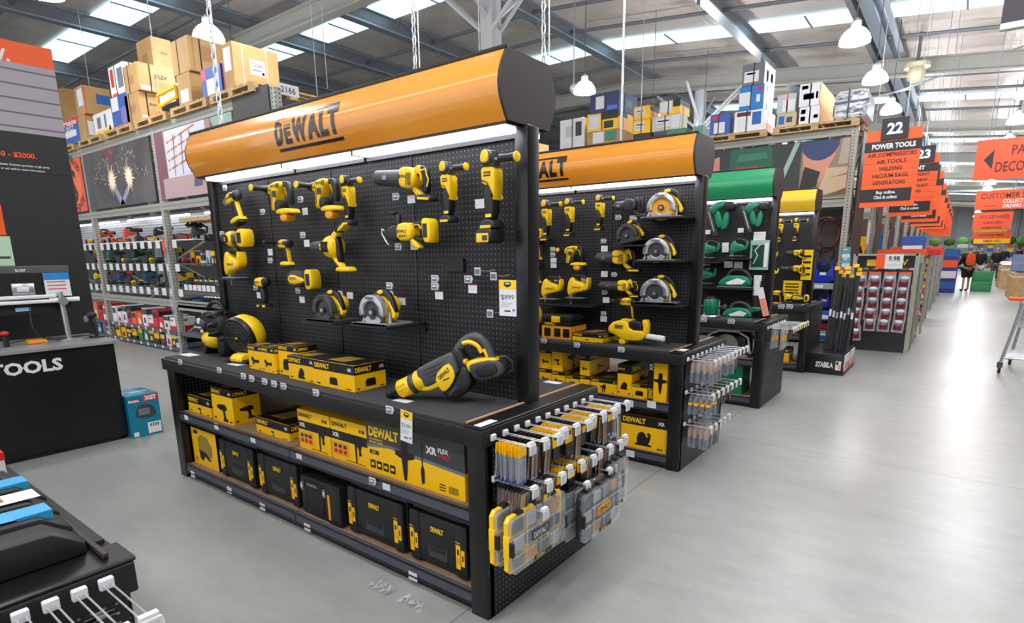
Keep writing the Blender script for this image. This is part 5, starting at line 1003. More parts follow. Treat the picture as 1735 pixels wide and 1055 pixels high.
for px, py, w, lb in [(1199, 393, .06, 'under the left nail gun'), (1255, 390, .06, 'under the right nail gun'), (1188, 413, .07, 'left of the upper left green jigsaw'), (1229, 415, .07, 'upper of two beside the middle green jigsaw'), (1229, 423, .07, 'lower of two beside the middle green jigsaw'), (1234, 448, .09, 'above the green belt sander'), (1251, 449, .09, 'above the green belt sander, right one'), (1287, 400, .12, 'above the tall pale green pack'), (1284, 471, .08, 'above the caulking tool'), (1197, 452, .08, 'above the lower left green jigsaw')]:
    p = on(px, py, 1, 6.5); ptag(p.x, 6.5, p.z, 0, 'card', w, 'white price card '+lb, None)
for px, py, lb in [(1192, 541, 'left'), (1239, 544, 'right')]: p = on(px, py, 1, 6.1); ptag(p.x, 6.105, p.z, 0, 'esl', .07, lb+' grey price tag on the green stand deck edge', None)
def comp(cx, lb, k):
    r = empty('compressor' if k else 'mitre_saw', (cx, 6.4, .5), lb, 'power tool')
    part('body', r, lambda m: (m.box(-.2, .2, -.14, .14, .02, .24, BLK, .03), m.box(-.12, .12, -.145, -.13, .08, .16, DGR, .01)))
    part('carry_frame', r, lambda m: m.tube(chaikin([(-.24, -.12, .04), (-.2, -.12, .27), (.2, -.12, .27), (.24, -.12, .04)], 1, False), .012, SIL if k else PAP, 8)); part('base', r, lambda m: m.box(-.22, .22, -.15, .15, 0, .03, SIL if not k else FBM, .005))
    if not k: part('saw_disc', r, lambda m: m.cyl((0, -.16, .12), (0, -.145, .12), .12, SIL, n=28))
comp(-2.5, 'black compressor with pale tube frame on the green stand shelf', True); comp(-1.9, 'mitre saw with silver disc on the green stand shelf', False)
carton('green boxed tool on the bottom shelf of the green stand', -1.98, -1.7, 6.2, 6.5, .105, .45, body=GRN, band=GRN, word='HiKOKI', st='plain'); carton('black case on the bottom shelf of the green stand', -2.6, -2.1, 6.2, 6.5, .105, .4, body=BLK, band=DGR, st='plain', word=' ')
m = MB(); p = on(1298, 535, 1, 6.12); m.T = Matrix.Translation(p) @ Matrix.Rotation(-.28, 4, 'Y'); m.box(-.03, .03, -.002, .002, 0, .29, PAP); m.box(-.03, .03, -.003, -.002, 0, .18, mat('salmon', 'e8907c', .6)); o = mesh_thing(m, 'promotion_card', 'leaning white and salmon card at the green stand corner', 'price card', smooth=0)
# ============================================================ yellow headed stand contents
Y4 = 8.8-.12
put(gs, 'slim yellow grinder, left of the pair under the yellow header', (1317, 366, 1340, 414), Y4); put(gs, 'slim yellow grinder, right of the pair under the yellow header', (1344, 364, 1367, 413), Y4); put(gs, 'slim yellow grinder half hidden behind the green stand', (1296, 368, 1312, 410), Y4)
put(rec2, 'yellow straight tool under the grinder pair', (1330, 422, 1366, 438), Y4); put(rec, 'black and yellow long tool above the yellow poster', (1322, 448, 1366, 466), Y4); put(jig, 'yellow tool half hidden at left of the yellow stand board', (1300, 424, 1318, 444), Y4); put(jig, 'yellow tool, lower half hidden at left of the yellow stand board', (1298, 452, 1320, 474), Y4)
put(drill, 'yellow tool lying at the left on the far yellow stand deck', (1302, 488, 1328, 514), 8.6); put(jig, 'yellow tool lying in the middle of the far yellow stand deck', (1326, 494, 1348, 514), 8.6); put(pol, 'yellow tool lying at the right of the far yellow stand deck', (1344, 497, 1366, 513), 8.6)
for o in SC.collection.objects:
    if 'far yellow stand deck' in o.get('label', ''): o.location.z = .98
for L, T, R_, B, lb in ((1328, 475, 1357, 501, 'yellow promotion poster with black printing on the far stand board'), (1361, 423, 1374, 474, 'tall narrow yellow card at the right edge of the far stand board')):
    a, b = on(L, T, 1, 8.7), on(R_, B, 1, 8.7); m = MB(); m.box(a.x, b.x, 8.69, 8.7, b.z, a.z, YEL); h = a.z-b.z; w = b.x-a.x
    for i in range(4): m.box(a.x+w*.12, b.x-w*.15, 8.686, 8.69, b.z+h*(.15+i*.2), b.z+h*(.22+i*.2), CBK)
    mesh_thing(m, 'poster', lb, 'poster', smooth=0)
for px, py, lb in ((1324, 519, 'left'), (1338, 519, 'right')): p = on(px, py, 1, 8.34); ptag(p.x, 8.34, p.z, 0, 'esl', .08, lb+' grey price tag on the yellow stand deck edge', None)
carton('small yellow carton low in the yellow stand', -1.95, -1.75, 8.45, 8.7, .505, .63, k='bag'); carton('small yellow carton on the bottom shelf of the yellow stand', -1.95, -1.72, 8.45, 8.7, .105, .3, k='bag')
# ============================================================ tall grey racking
PERF = mat('rack_perforated', '8f8f85', .45)
def _perf():
    m = PERF; b = m.node_tree.nodes['Principled BSDF']; tc = nd(m, 'ShaderNodeTexCoord'); sx = nd(m, 'ShaderNodeSeparateXYZ'); lk(m, tc.outputs['Object'], sx.inputs[0])
    w = nd(m, 'ShaderNodeMath', operation='PINGPONG'); w.inputs[1].default_value = .025; lk(m, sx.outputs['Z'], w.inputs[0])
    l = nd(m, 'ShaderNodeMath', operation='LESS_THAN'); l.inputs[1].default_value = .0085; lk(m, w.outputs[0], l.inputs[0])
    ad = nd(m, 'ShaderNodeMath', operation='ADD'); lk(m, sx.outputs['X'], ad.inputs[0]); lk(m, sx.outputs['Y'], ad.inputs[1]); w2 = nd(m, 'ShaderNodeMath', operation='PINGPONG'); w2.inputs[1].default_value = .03; lk(m, ad.outputs[0], w2.inputs[0]); l2 = nd(m, 'ShaderNodeMath', operation='LESS_THAN'); l2.inputs[1].default_value = .011; lk(m, w2.outputs[0], l2.inputs[0])
    a = nd(m, 'ShaderNodeMath', operation='MULTIPLY'); lk(m, l.outputs[0], a.inputs[0]); lk(m, l2.outputs[0], a.inputs[1])
    x = nd(m, 'ShaderNodeMixRGB'); x.inputs[1].default_value = (*lin('a3a399'), 1); x.inputs[2].default_value = (*lin('35352f'), 1); lk(m, a.outputs[0], x.inputs[0]); lk(m, x.outputs[0], b.inputs['Base Color'])
_perf()
CORR = mat('corrugated_white', 'c9ccd0', .35, .3); BACK = mat('rack_back', '55524e', .6)
def rack(name_, label, xs, y0, y1, H, beams, shelves=(), back=None):
    r = empty('pallet_rack', ((xs[0]+xs[-1])/2, (y0+y1)/2, 0), label, 'shelving'); T = Matrix.Translation((-r.location.x, -r.location.y, 0))
    def pt(n, fn, sm=0): m = MB(); m.T = T; fn(m); return m.build(n, r, sm)
    for x in xs:
        for y in (y0+.045, y1-.045): pt('upright', lambda m: (m.box(x-.05, x+.05, y-.045, y+.045, 0, H, PERF), m.box(x-.08, x+.08, y-.07, y+.07, 0, .01, GREYR)))
        def br(m):
            z = .3; s = 1
            while z+.7 < H: m.cyl((x, y0+.09, z if s > 0 else z+.6), (x, y1-.09, z+.6 if s > 0 else z), .018, GREYR, n=6); z += .62; s = -s
        pt('cross_brace', br)
    for a, b in zip(xs, xs[1:]):
        for z in beams:
            for y in (y0, y1-.05): pt('beam', lambda m: (m.box(a+.05, b-.05, y, y+.05, z-.12, z, GREYR), m.box(a+.05, b-.05, y-.002, y, z-.075, z-.045, mat('rack_groove', '85857c', .5))))
        for z, mt in shelves: s = pt('shelf', lambda m: (m.box(a+.05, b-.05, y0+.02, y1-.02, z-.02, z, mt), m.box(a+.05, b-.05, y0-.01, y0+.02, z-.05, z+.005, RAIL)))
        if back: pt('back_panel', lambda m: m.box(a+.05, b-.05, y1-.14, y1-.12, 0, beams[-1]-.1, back))
    return r, pt
YL = 4.3
rl, ptl = rack('', 'tall grey pallet racking behind the nearest stand at left', [-16.9, -13.6, -10.45, -6.97], YL, YL+1.15, 3.62, [3.62, 2.46, .9], [(.36, RAIL), (.07, RAIL)], BACK)
ptl('lit_back', lambda m: [m.box(-16.8, -7.1, YL+.75, YL+.77, 1.9, 2.36, CORR)]+[m.box(-16.8, -7.1, YL+.73, YL+.75, 1.92+i*.05, 1.935+i*.05, mat('corrugation', 'a9adb2', .35, .3)) for i in range(9)])
for a, b in ((-16.5, -13.8), (-13.3, -10.7), (-10.1, -8.4)): ptl('light_tube', lambda m: m.box(a, b, YL+.5, YL+.54, 2.3, 2.33, TUBE))
for z in (1.88, 1.5, 1.09):
    for a, b in ((-16.8, -13.7), (-13.5, -10.55), (-10.35, -9.6)): ptl('tool_ledge', lambda m: m.box(a, b, YL+.05, YL+.32, z-.015, z, WHT if z > 1.8 else BACK))
ptl('end_board', lambda m: (m.box(-7.9, -7.03, YL-.02, YL, 3.25, 3.66, mat('board_dark', '3c3c3e', .6)), m.box(-6.93, -6.915, YL+.1, YL+1.1, 3.0, 3.5, mat('board_dark'))))
m = MB(); m.box(-6.93, -6.925, YL+.04, YL+.34, 3.55, 3.68, PAP); m.text('2166', INK, (-6.924, YL+.19, 3.615), (0, 1, 0), (0, 0, 1), w=.2, h=.075, bold=.01); mesh_thing(m, 'bay_number_plate', 'white plate with the number 2166 on the end of the left racking', 'sign', smooth=0)
for px, py in ((215, 205), (185, 212)): pass
# posters
def board(name, label, x0, x1, z0, z1, y, base, fn): m = MB(); m.box(x0, x1, y-.012, y, z0, z1, base); fn(m, y-.0135); return mesh_thing(m, name, label, 'poster', smooth=0)
PO = mat('poster_orange', 'e8562a', .5); PD = noise_mat('poster_smoke', '2c2a2b', '575054', 1.3, .4, detail=5); PS = mat('spark_yellow', 'ffe0a0', .5); PF = mat('flame_white', 'fff4e0', .5); PV = mat('torch_blue', '8f90b8', .4)
def p_dollar(m, y):
    m.poly([(-14.25+.48*math.cos(a*.3), y, 3.0+.42*math.sin(a*.3)) for a in range(21)], mat('poster_orange_light', 'f2703c', .5)); m.text('S', INK, (-14.2, y-.001, 3.0), (1, 0, 0), (0, 0, 1), h=.6, w=.38, bold=.02); m.box(-14.23, -14.17, y-.002, y-.001, 2.62, 3.4, INK)
    m.text('PRICES', INK, (-14.0, y-.001, 3.4), (.8, 0, -.5), (.5, 0, .8), h=.13, bold=.02); m.text('CENTE', INK, (-14.0, y-.001, 2.62), (.85, 0, .45), (-.45, 0, .85), h=.14, bold=.02)
board('poster', 'orange poster with a big dollar sign at the far left of the racking', -14.95, -13.67, 2.5, 3.48, YL-.01, PO, p_dollar)
def p_spark(m, y):
    for s, cx in ((-1, -12.3), (1, -11.55)):
        m.poly([(cx-s*.0, y, 2.86), (cx+.16, y, 2.86), (-11.93+.1+(-s)*.02, y, 2.52), (-11.93-.1+(-s)*.02, y, 2.52)], PV)
        n = 34; rz_ = [random.Random(i*7+int(cx*10)).uniform(.16, .3) if i % 2 else .12 for i in range(n)]; m.poly([(cx+.05+rz_[i]*math.cos(i*2*math.pi/n), y-.001, 2.95+rz_[i]*math.sin(i*2*math.pi/n)) for i in range(n)], PS); m.poly([(cx+.05+(.13 if i % 2 else .08)*math.cos(i*2*math.pi/n), y-.002, 2.95+(.2 if i % 2 else .08)*math.sin(i*2*math.pi/n)) for i in range(n)], PF)
    rr = random.Random(4)
    for i in range(150):
        a = rr.uniform(.1, 3.04); d = rr.uniform(.25, .95); x = -11.93+d*1.35*math.cos(a)*.95; z = 2.85+d*.62*math.sin(a); l = rr.uniform(.01, .035)
        if -13.4 < x < -10.6 and z < 3.46: m.poly([(x, y-.001, z), (x+.012, y-.001, z), (x+.01+l*.4, y-.001, z+l), (x+l*.3, y-.001, z+l)], PS if i % 3 else PF)
    m.poly([(-12.6, y-.0004, 3.48), (-11.9, y-.0004, 3.48), (-12.2, y-.0004, 3.2)], mat('smoke_red', '6e4448', .6))
board('poster', 'dark poster of two torches throwing sparks on the left racking', -13.5, -10.55, 2.5, 3.48, YL-.01, PD, p_spark)
def p_build(m, y):
    m.poly([(-10.35, y, 2.5), (-10.0, y, 2.5), (-10.05, y, 3.48), (-10.35, y, 3.48)], mat('poster_mauve', '7b4f5c', .6)); m.box(-10.0, -8.7, y-.0005, y, 2.78, 3.48, mat('poster_sky', 'cfcfe0', .6)); m.box(-10.2, -8.5, y-.001, y, 2.5, 2.8, mat('poster_stone', 'b59a9a', .6))
    for i in range(4): m.poly([(-9.95, y-.001, 2.9+i*.13), (-9.0, y-.001, 3.05+i*.13), (-9.0, y-.001, 3.08+i*.13), (-9.95, y-.001, 2.93+i*.13)], mat('poster_rust', 'c07a50', .6))
    for i in range(7): m.poly([(-9.9+i*.13, y-.0012, 2.82), (-9.88+i*.13, y-.0012, 2.82), (-9.8+i*.13, y-.0012, 3.4), (-9.83+i*.13, y-.0012, 3.4)], DGR if i % 2 else mat('poster_white', 'e0dcd8', .6))
    m.poly([(-9.2, y-.002, 2.62), (-8.95, y-.002, 2.62), (-8.8, y-.002, 2.95), (-8.9, y-.002, 3.35), (-9.1, y-.002, 3.0)], mat('poster_figure', '5a5070', .6))
board('poster', 'poster of an orange steel frame under construction on the left racking', -10.35, -8.55, 2.5, 3.48, YL-.01, mat('poster_pink', 'a88488', .6), p_build)
board('poster', 'pale green poster partly behind the nearest banner', -8.53, -7.95, 2.5, 3.48, YL-.01, mat('poster_sage', '8fae9f', .5), lambda m, y: m.poly([(-8.53, y, 2.5), (-8.4, y, 2.5), (-8.42, y, 3.3), (-8.53, y, 3.45)], mat('poster_brown', '7a5048', .6)))
# display tools on the ledges
CL = {'red': mat('tool_red', 'd8432c', .4), 'orange': mat('tool_orange', 'e86a24', .4), 'green': mat('tool_bosch_green', '2c6a50', .4), 'blue': mat('tool_blue', '23477a', .4), 'yellow': YEL, 'black': BLK, 'grey': DGR}
protos = {}
for c_ in CL: protos[c_] = [t_sander(CL[c_], BLK), t_impact(CL[c_], BLK), t_jigsaw(CL[c_], BLK, word=' '), t_polisher(CL[c_], BLK)]
PROTO = [o for v in protos.values() for o in v]
rr = random.Random(9)
rowc = [['yellow', 'red', 'orange', 'red', 'orange', 'orange', 'red', 'black', 'black', 'yellow', 'black', 'red'], ['yellow', 'red', 'black', 'green', 'black', 'yellow', 'green', 'black', 'green', 'yellow', 'black', 'grey'], ['yellow', 'yellow', 'blue', 'grey', 'blue', 'red', 'yellow', 'black', 'blue', 'blue', 'green', 'grey']]
LN = ['top', 'middle', 'lowest']
def setp(o, loc, k, rot, label, cat, group):
    n = dup(o)
    mz = min(a.z for a in tverts(o))*k; n.location = (loc[0], loc[1], loc[2]-mz); n.scale = (k,)*3; n.rotation_euler = (0, 0, rot); tag(n, label, cat, group); return n
for r_, z in enumerate((1.88, 1.5, 1.09)):
    for i in range(14):
        x = -14.35+i*.315
        if abs(x+13.6) < .1 or abs(x+10.45) < .1: x += .12
        if x > -9.7: continue
        col = rowc[r_][i % 12]; o = protos[col][(i*3+r_) % 4]
        setp(o, (x, YL+.2, z), rr.uniform(.95, 1.2), rr.choice([1.4, 1.7, 1.2, PI/2]), '%s display tool on the %s ledge of the left racking, number of twelve places along' % (col, LN[r_]) if 0 else '%s hand tool standing %s along the %s ledge of the left racking' % (col, (ORD+['thirteenth', 'last'])[i], LN[r_]), 'power tool', 'display tools on the left racking')
        ptag(x, YL+.035, z-.07, 0, 'card', .16, 'white price card under the %s tool on the %s ledge of the left racking' % ((ORD+['thirteenth', 'last'])[i], LN[r_]), None)
# boxed goods under the ledges
def goods(x, y, z, w, d, h, base, deco, label, group, cat='box', face_='x', cnt=1):
    m = MB(); m.box(x-w/2, x+w/2, y, y+d, z, z+h, base, .002)
    for f in (0, 1):
        if f == 0: P0 = lambda a, b: (x-w/2+a*w, y-.001, z+b*h)
        else: P0 = lambda a, b: (x+w/2+.001, y+a*d, z+b*h)
        if deco == 0: q = [((.12, .12), (.88, .12), (.7, .5), (.3, .6))]
        elif deco == 1: q = [((0, .65), (1, .65), (1, .95), (0, .95)), ((.25, .15), (.75, .2), (.6, .5), (.3, .45))]
        elif deco == 2: q = [((0, 0), (1, 0), (1, .35), (0, .35)), ((.15, .7), (.6, .7), (.6, .85), (.15, .85))]
        else: q = [((.1, .55), (.9, .55), (.9, .9), (.1, .9))]
        cm = DC[base.name][deco % 2] if base.name in DC else DGR
        for g_ in q: m.poly([P0(*c_) for c_ in g_], cm)
    return mesh_thing(m, 'boxed_goods', label, cat, group, smooth=0)
DC = {'white': (RED, DGR), 'red': (PAP, BLK), 'tool_orange': (PAP, BLK), 'tool_yellow': (BLK, DGR), 'tool_bosch_green': (PAP, YEL), 'tool_black': (RED, YEL), 'cardboard': (DGR, RED), 'blue': (PAP, RED), 'paper': (BLU, ORG), 'tool_dark_green': (PAP, YEL), 'carton_yellow': (CBK, CBK), 'makita_teal': (PAP, RED), 'silver': (BLU, DGR), 'tool_grey': (PAP, YEL), 'teal_pale': (PAP, DGR), 'carton_orange': (PAP, BLK), 'violet': (PAP, BLU)}
shelf_runs = [(.36, [(-14.35, CL['orange'], .34), (-14.1, RED, .3), (-13.85, RED, .33), (-13.35, WHT, .3), (-13.1, WHT, .2), (-12.85, WHT, .34), (-12.6, BLK, .3), (-12.4, CL['orange'], .24), (-12.15, CL['orange'], .24), (-11.9, WHT, .33), (-11.65, WHT, .2), (-11.45, RED, .32), (-11.22, RED, .2), (-11.0, WHT, .24), (-10.75, WHT, .22)]),
              (.07, [(-14.3, TEAL, .2), (-14.0, TEAL, .22), (-13.8, BLU, .18), (-13.3, CYE, .22), (-13.0, CYE, .2), (-12.75, BLK, .18), (-12.5, CYE, .2), (-12.2, CL['green'], .26), (-11.95, CL['green'], .27), (-11.72, GRD, .25), (-11.5, CYE, .26), (-11.25, DGR, .2), (-11.0, WHT, .24), (-10.8, GRD, .22), (-10.62, GRD, .23)])]
for z, L in shelf_runs:
    for i, (x, mt, h) in enumerate(L): goods(x, YL+.05, z, .2, .34, h, mt, i % 4, 'boxed goods in %s, %s along the %s shelf of the left racking' % ({'white': 'white', 'red': 'red', 'blue': 'blue'}.get(mt.name, mt.name.replace('tool_', '').replace('carton_', '').replace('bosch_', '').replace('makita_', '').replace('_', ' ')), (ORD+['thirteenth', 'fourteenth', 'last'])[i], 'upper carton' if z > .1 else 'bottom'), 'boxed goods on the left racking')
    for i in range(9): ptag(-13.3+i*.31, YL-.012, z-.02, 0, 'card', .07, 'small shelf edge card on the %s shelf of the left racking' % ('upper carton' if z > .1 else 'bottom'), 'small shelf cards on the left racking, %s shelf' % ('upper' if z > .1 else 'bottom'))
# right hand bay seen past the board edge
p0 = -9.9
m = MB(); m.box(-10.35, -8.7, YL+.05, YL+.5, .84, .87, WHT); m.box(-10.35, -8.7, YL+.0, YL+.04, .74, .87, GREYR); mesh_thing(m, 'tool_tray', 'white sloping tray shelf in the right bay of the left racking', 'shelf', smooth=0)
for i in range(12):
    x = -10.2+i*.125; m = MB(); m.cyl((x, YL+.08, .9), (x+.03, YL+.3, .93), .022, BLU if i in (2, 3) else BLK, n=8); m.cyl((x+.03, YL+.3, .93), (x+.05, YL+.42, .94), .01, STL, n=6); mesh_thing(m, 'chisel', ('blue' if i in (2, 3) else 'black')+' handled chisel lying on the white tray of the left racking', 'hand tool', ('blue' if i in (2, 3) else 'black')+' handled chisels on the white tray')
m = MB(); m.box(-9.95, -8.6, YL+.02, YL+.4, 2.14, 2.2, WOOD); mesh_thing(m, 'timber_board', 'timber board shelf under the lower beam of the left racking', 'board')
for i, (px, py, col) in enumerate([(300, 398, 'black'), (328, 397, 'black'), (336, 402, 'grey'), (303, 440, 'green'), (362, 398, 'black')]):
    p = on(px, py, 1, YL+.2); setp(protos[col][i % 4], (p.x, YL+.22, p.z-.1), 1.3, 1.3, '%s hand tool hanging %s in the right bay of the left racking' % (col, ORD[i]), 'power tool', None)
for i, (px, w) in enumerate([(325, .1), (336, .16), (343, .12), (352, .1), (360, .1), (374, .12)]):
    p = on(px, 437, 1, YL+.3); goods(p.x, YL+.3, p.z-.12, w, .03, .24, (CYE, CYE, DGR, PAP, DGR, COR)[i], i % 3, 'small hanging pack, %s of six beside the nearest board edge' % ORD[i], None, 'accessory pack')
for i in range(7):
    x = -10.0+i*.15; ptag(x, YL+.02, 1.12, 0, 'card', .12, 'white price card in the row beside the nearest board edge', 'white price cards beside the nearest board edge')
m = MB(); m.box(-10.05, -8.9, YL+.05, YL+.3, 1.2, 1.215, FBM); mesh_thing(m, 'shelf_bracket', 'thin black ledge beside the nearest board edge', 'shelf')
for i in range(6): p = (-9.9+i*.17, YL+.15, 1.215); m = MB(); m.cyl(p, (p[0], p[1], p[2]+.03), .03, YEL if i % 3 == 0 else SIL, n=12); m.ell((p[0], p[1], p[2]+.05), .03, .03, .03, BLK); mesh_thing(m, 'accessory', 'small %s based attachment on the thin black ledge' % ('yellow' if i % 3 == 0 else 'silver'), 'accessory', 'small attachments on the thin ledge')
for i in range(2):
    m = MB(); x = -10.0+i*.22; m.cyl((x, YL+.2, .37), (x+.05, YL+.2, .72), .014, PAP, n=8); m.cyl((x+.12, YL+.25, .37), (x+.05, YL+.2, .72), .014, PAP, n=8); mesh_thing(m, 'folding_stand', 'white folding stand leg pair under the white tray, '+('left' if i == 0 else 'right'), 'stand')
# clear plastic sleeve tied on the upright
m = MB(); m.tube([(-10.42, YL-.03, 1.85), (-10.45, YL-.04, 1.5), (-10.4, YL-.035, 1.2), (-10.46, YL-.04, .9), (-10.42, YL-.03, .6)], .03, CLR, 8); m.box(-10.45, -10.37, YL-.07, YL-.06, 1.7, 1.9, PO); mesh_thing(m, 'plastic_wrap', 'twisted clear plastic wrap with orange tag tied to a rack upright', 'wrap')
# ------------------------------------------------------------ pallets and cartons on top of the racking
def pallet(x0, x1, y0, y1, z, label):
    m = MB(); n = 7
    for i in range(n): a = x0+(x1-x0)*i/n; m.box(a, a+(x1-x0)/n*.8, y0, y1, z+.1, z+.12, WOOD)
    for y in (y0, (y0+y1)/2-.04, y1-.08): m.box(x0, x1, y, y+.08, z+.08, z+.1, WOOD); [m.box(x, x+.11, y, y+.08, z+.02, z+.08, WOOD) for x in (x0, (x0+x1)/2-.05, x1-.11)]; m.box(x0, x1, y, y+.08, z, z+.02, WOOD)
    mesh_thing(m, 'wooden_pallet', label, 'pallet', smooth=0)
for i, (a, b) in enumerate([(-16.4, -13.75), (-13.5, -12.35), (-12.2, -11.0), (-10.9, -9.75), (-9.6, -8.5), (-8.4, -7.3)]):
    pallet(a, b, YL-.06, YL+1.1, 3.62, 'wooden pallet on top of the left racking, %s from the left' % ORD[i])
def big(label, L, C, R_, T, B, y, base=None, zb=None, prints=(), name='cardboard_carton', cat='box', dmin=.25, strap=None, ch=.006):
    """carton whose front face spans pixels L..C and whose side face runs back to R_"""
    x0 = on(L, (T+B)/2, 1, y).x; c_ = on(C, T, 1, y); x1 = c_.x; z1 = c_.z; z0 = zb if zb is not None else on(C, B, 1, y).z
    y1 = max(y+dmin, on(R_, (T+B)/2, 0, x1).y) if R_ else y+dmin; base = base or KRF; m = MB(); m.box(x0, x1, y, y1, z0, z1, base, ch); h = z1-z0; d = y1-y; w = x1-x0
    for p_ in prints:
        k, f = p_[0], p_[1]
        if k == 'r':  # rectangle on face f: u0,v0,u1,v1,material
            u0, v0, u1, v1, mt = p_[2:]
            if f == 'x': m.poly([(x1+.0012, y+u0*d, z0+v0*h), (x1+.0012, y+u1*d, z0+v0*h), (x1+.0012, y+u1*d, z0+v1*h), (x1+.0012, y+u0*d, z0+v1*h)], mt)
            else: m.poly([(x0+u0*w, y-.0012, z0+v0*h), (x0+u1*w, y-.0012, z0+v0*h), (x0+u1*w, y-.0012, z0+v1*h), (x0+u0*w, y-.0012, z0+v1*h)], mt)
        elif k == 't':
            s, u, v, tw, mt = p_[2:]
            if f == 'x': m.text(s, mt, (x1+.0025, y+u*d, z0+v*h), (0, 1, 0), (0, 0, 1), w=tw*d, h=min(tw*d*.3, h*.2))
            else: m.text(s, mt, (x0+u*w, y-.0025, z0+v*h), (1, 0, 0), (0, 0, 1), w=tw*w, h=min(tw*w*.3, h*.2))
    if strap is not None:
        for q in strap: m.box(x0+w*q, x0+w*q+.02, y-.004, y1+.004, z0, z1+.004, BLK); 
        m.box(x1, x1+.004, y+d*.3, y+d*.3+.02, z0, z1, BLK) if strap else None
    o = mesh_thing(m, name, label, cat, smooth=0); return z1
KD = KRD; TX = INK
PR = [('r', 'x', .08, .2, .4, .34, PAP), ('t', 'x', 'JFLEX', .62, .62, .34, TX), ('t', 'x', 'A', .2, .8, .08, TX)]
JF = lambda: [('t', 'x', 'JFLEX', .6, .6, .36, TX), ('r', 'x', .05, .05, .35, .2, PAP), ('r', 'y', .3, .3, .7, .6, KD)]+[('r', 'x', .4, .2+i*.06, .9, .22+i*.06, KD) for i in range(4)]
zt = 3.745; YB = YL+.0
big('blue and red printed carton at the far left edge of the rack top', 107, 131, 134, 197, 243, YB, BLU, zt, [('r', 'y', 0, .75, 1, 1, RED), ('t', 'y', 'Makita', .5, .88, .8, WHT), ('r', 'y', .1, .3, .8, .55, PAP), ('t', 'y', 'DUCT', .45, .65, .5, WHT)])
big('tan carton set back behind the orange board at far left', 97, 104, 126, 148, 216, YL+.5, KRD, zt, [('r', 'x', .1, .1, .6, .35, PAP)])
z1 = big('lower tan carton of the far left pair on the rack top', 131, 142, 183, 193, 232, YB, KRF, zt, [('r', 'x', .1, .2, .35, .75, PAP)])
big('upper tan carton with blue label of the far left pair', 127, 138, 188, 143, 192, YB, KRF, z1+.002, [('r', 'x', .45, .4, .95, .75, BLU), ('r', 'y', .3, .3, .9, .9, PAP), ('r', 'x', .02, 0, .06, 1, ORG)])
big('white printed carton with loops of wire on the rack top', 158, 187, 191, 183, 226, YB+.02, WHT, zt, [('r', 'y', .1, .05, .95, .2, YEL), ('r', 'y', .2, .3, .4, .8, mat('wire_grey', '6f7480', .5)), ('r', 'y', .6, .25, .7, .85, MATS['wire_grey']), ('r', 'y', .8, .1, .9, .3, RED)])
z1 = big('blue printed carton under the white one on the rack top', 188, 214, 224, 155, 212, YB, mat('carton_blue', '2558a8', .4), zt, [('r', 'y', .05, .55, .45, .98, PAP), ('r', 'y', .55, .1, .85, .6, mat('violet', '7a6fc0', .4)), ('r', 'y', 0, 0, 1, .08, ORG)])
big('white carton with red print above the blue one on the rack top', 184, 207, 214, 103, 154, YB, WHT, z1+.002, [('r', 'y', .1, .3, .3, .9, RED), ('r', 'y', .55, .2, .9, .85, MATS['wire_grey']), ('r', 'y', .1, 0, .5, .08, ORG)], strap=(.4,))
z1 = big('lowest of three stacked tan cartons printed with black letters', 212, 234, 274, 153, 204, YB, KRF, zt, JF(), strap=(.3,))
z1 = big('middle of three stacked tan cartons printed with black letters', 209, 230, 296, 103, 152, YB, KRF, z1+.002, JF(), strap=(.3,))
big('topmost of three stacked tan cartons printed with black letters', 231, 254, 290, 60, 103, YB+.45, KRF, z1+.002, JF())
m = MB(); p, q = on(270, 181, 1, YB-.02), on(297, 146, 1, YB-.02); m.T = Matrix(); m.tube([(p.x, p.y, p.z), (q.x, p.y, p.z+.05), (q.x, p.y, q.z), (p.x, p.y, q.z-.03)], .025, YEL, 8, True); m.box(p.x+.04, q.x-.04, p.y, p.y+.01, p.z, q.z-.06, PAP); m.box(p.x, p.x+.05, p.y-.005, p.y, p.z+.05, q.z-.05, ORG); mesh_thing(m, 'framed_notice', 'yellow edged notice leaning on the cartons of the rack top', 'notice')
z1 = big('lower tan carton with white slips under the largest one', 300, 320, 341, 120, 168, YB, KRF, zt, [('r', 'y', .2, .1, .8, .5, PAP), ('r', 'x', .1, .5, .9, .56, KD)])
big('large tan carton strapped near the middle of the rack top', 289, 316, 378, 58, 118, YB, KRF, z1+.002, [('r', 'x', .35, .35, .8, .8, KD), ('r', 'x', .1, 0, .15, 1, KD)], strap=(.35,))
big('blue carton with white slip on the rack top', 341, 372, 376, 106, 161, YB, MATS['carton_blue'], zt, [('r', 'y', .25, .05, .65, .6, PAP), ('r', 'y', 0, .6, .25, .95, mat('pink', 'd84a7a', .4))])
big('dark red carton squeezed beside the labelled tan carton', 375, 380, 384, 100, 150, YB+.02, mat('maroon', '7a1c30', .4), zt, [])
big('wide tan carton with white printed label at the rack top right end', 378, 391, 471, 68, 144, YB, KRF, zt, [('r', 'x', .35, .38, .68, .72, PAP), ('t', 'x', 'TOOLINE', .52, .6, .24, TX), ('r', 'x', .4, .48, .6, .5, TX), ('r', 'x', .61, .41, .66, .47, TX), ('r', 'x', .2, 0, .215, 1, PAP), ('r', 'x', .72, 0, .735, 1, PAP), ('r', 'y', .1, .4, .8, .9, PAP)])
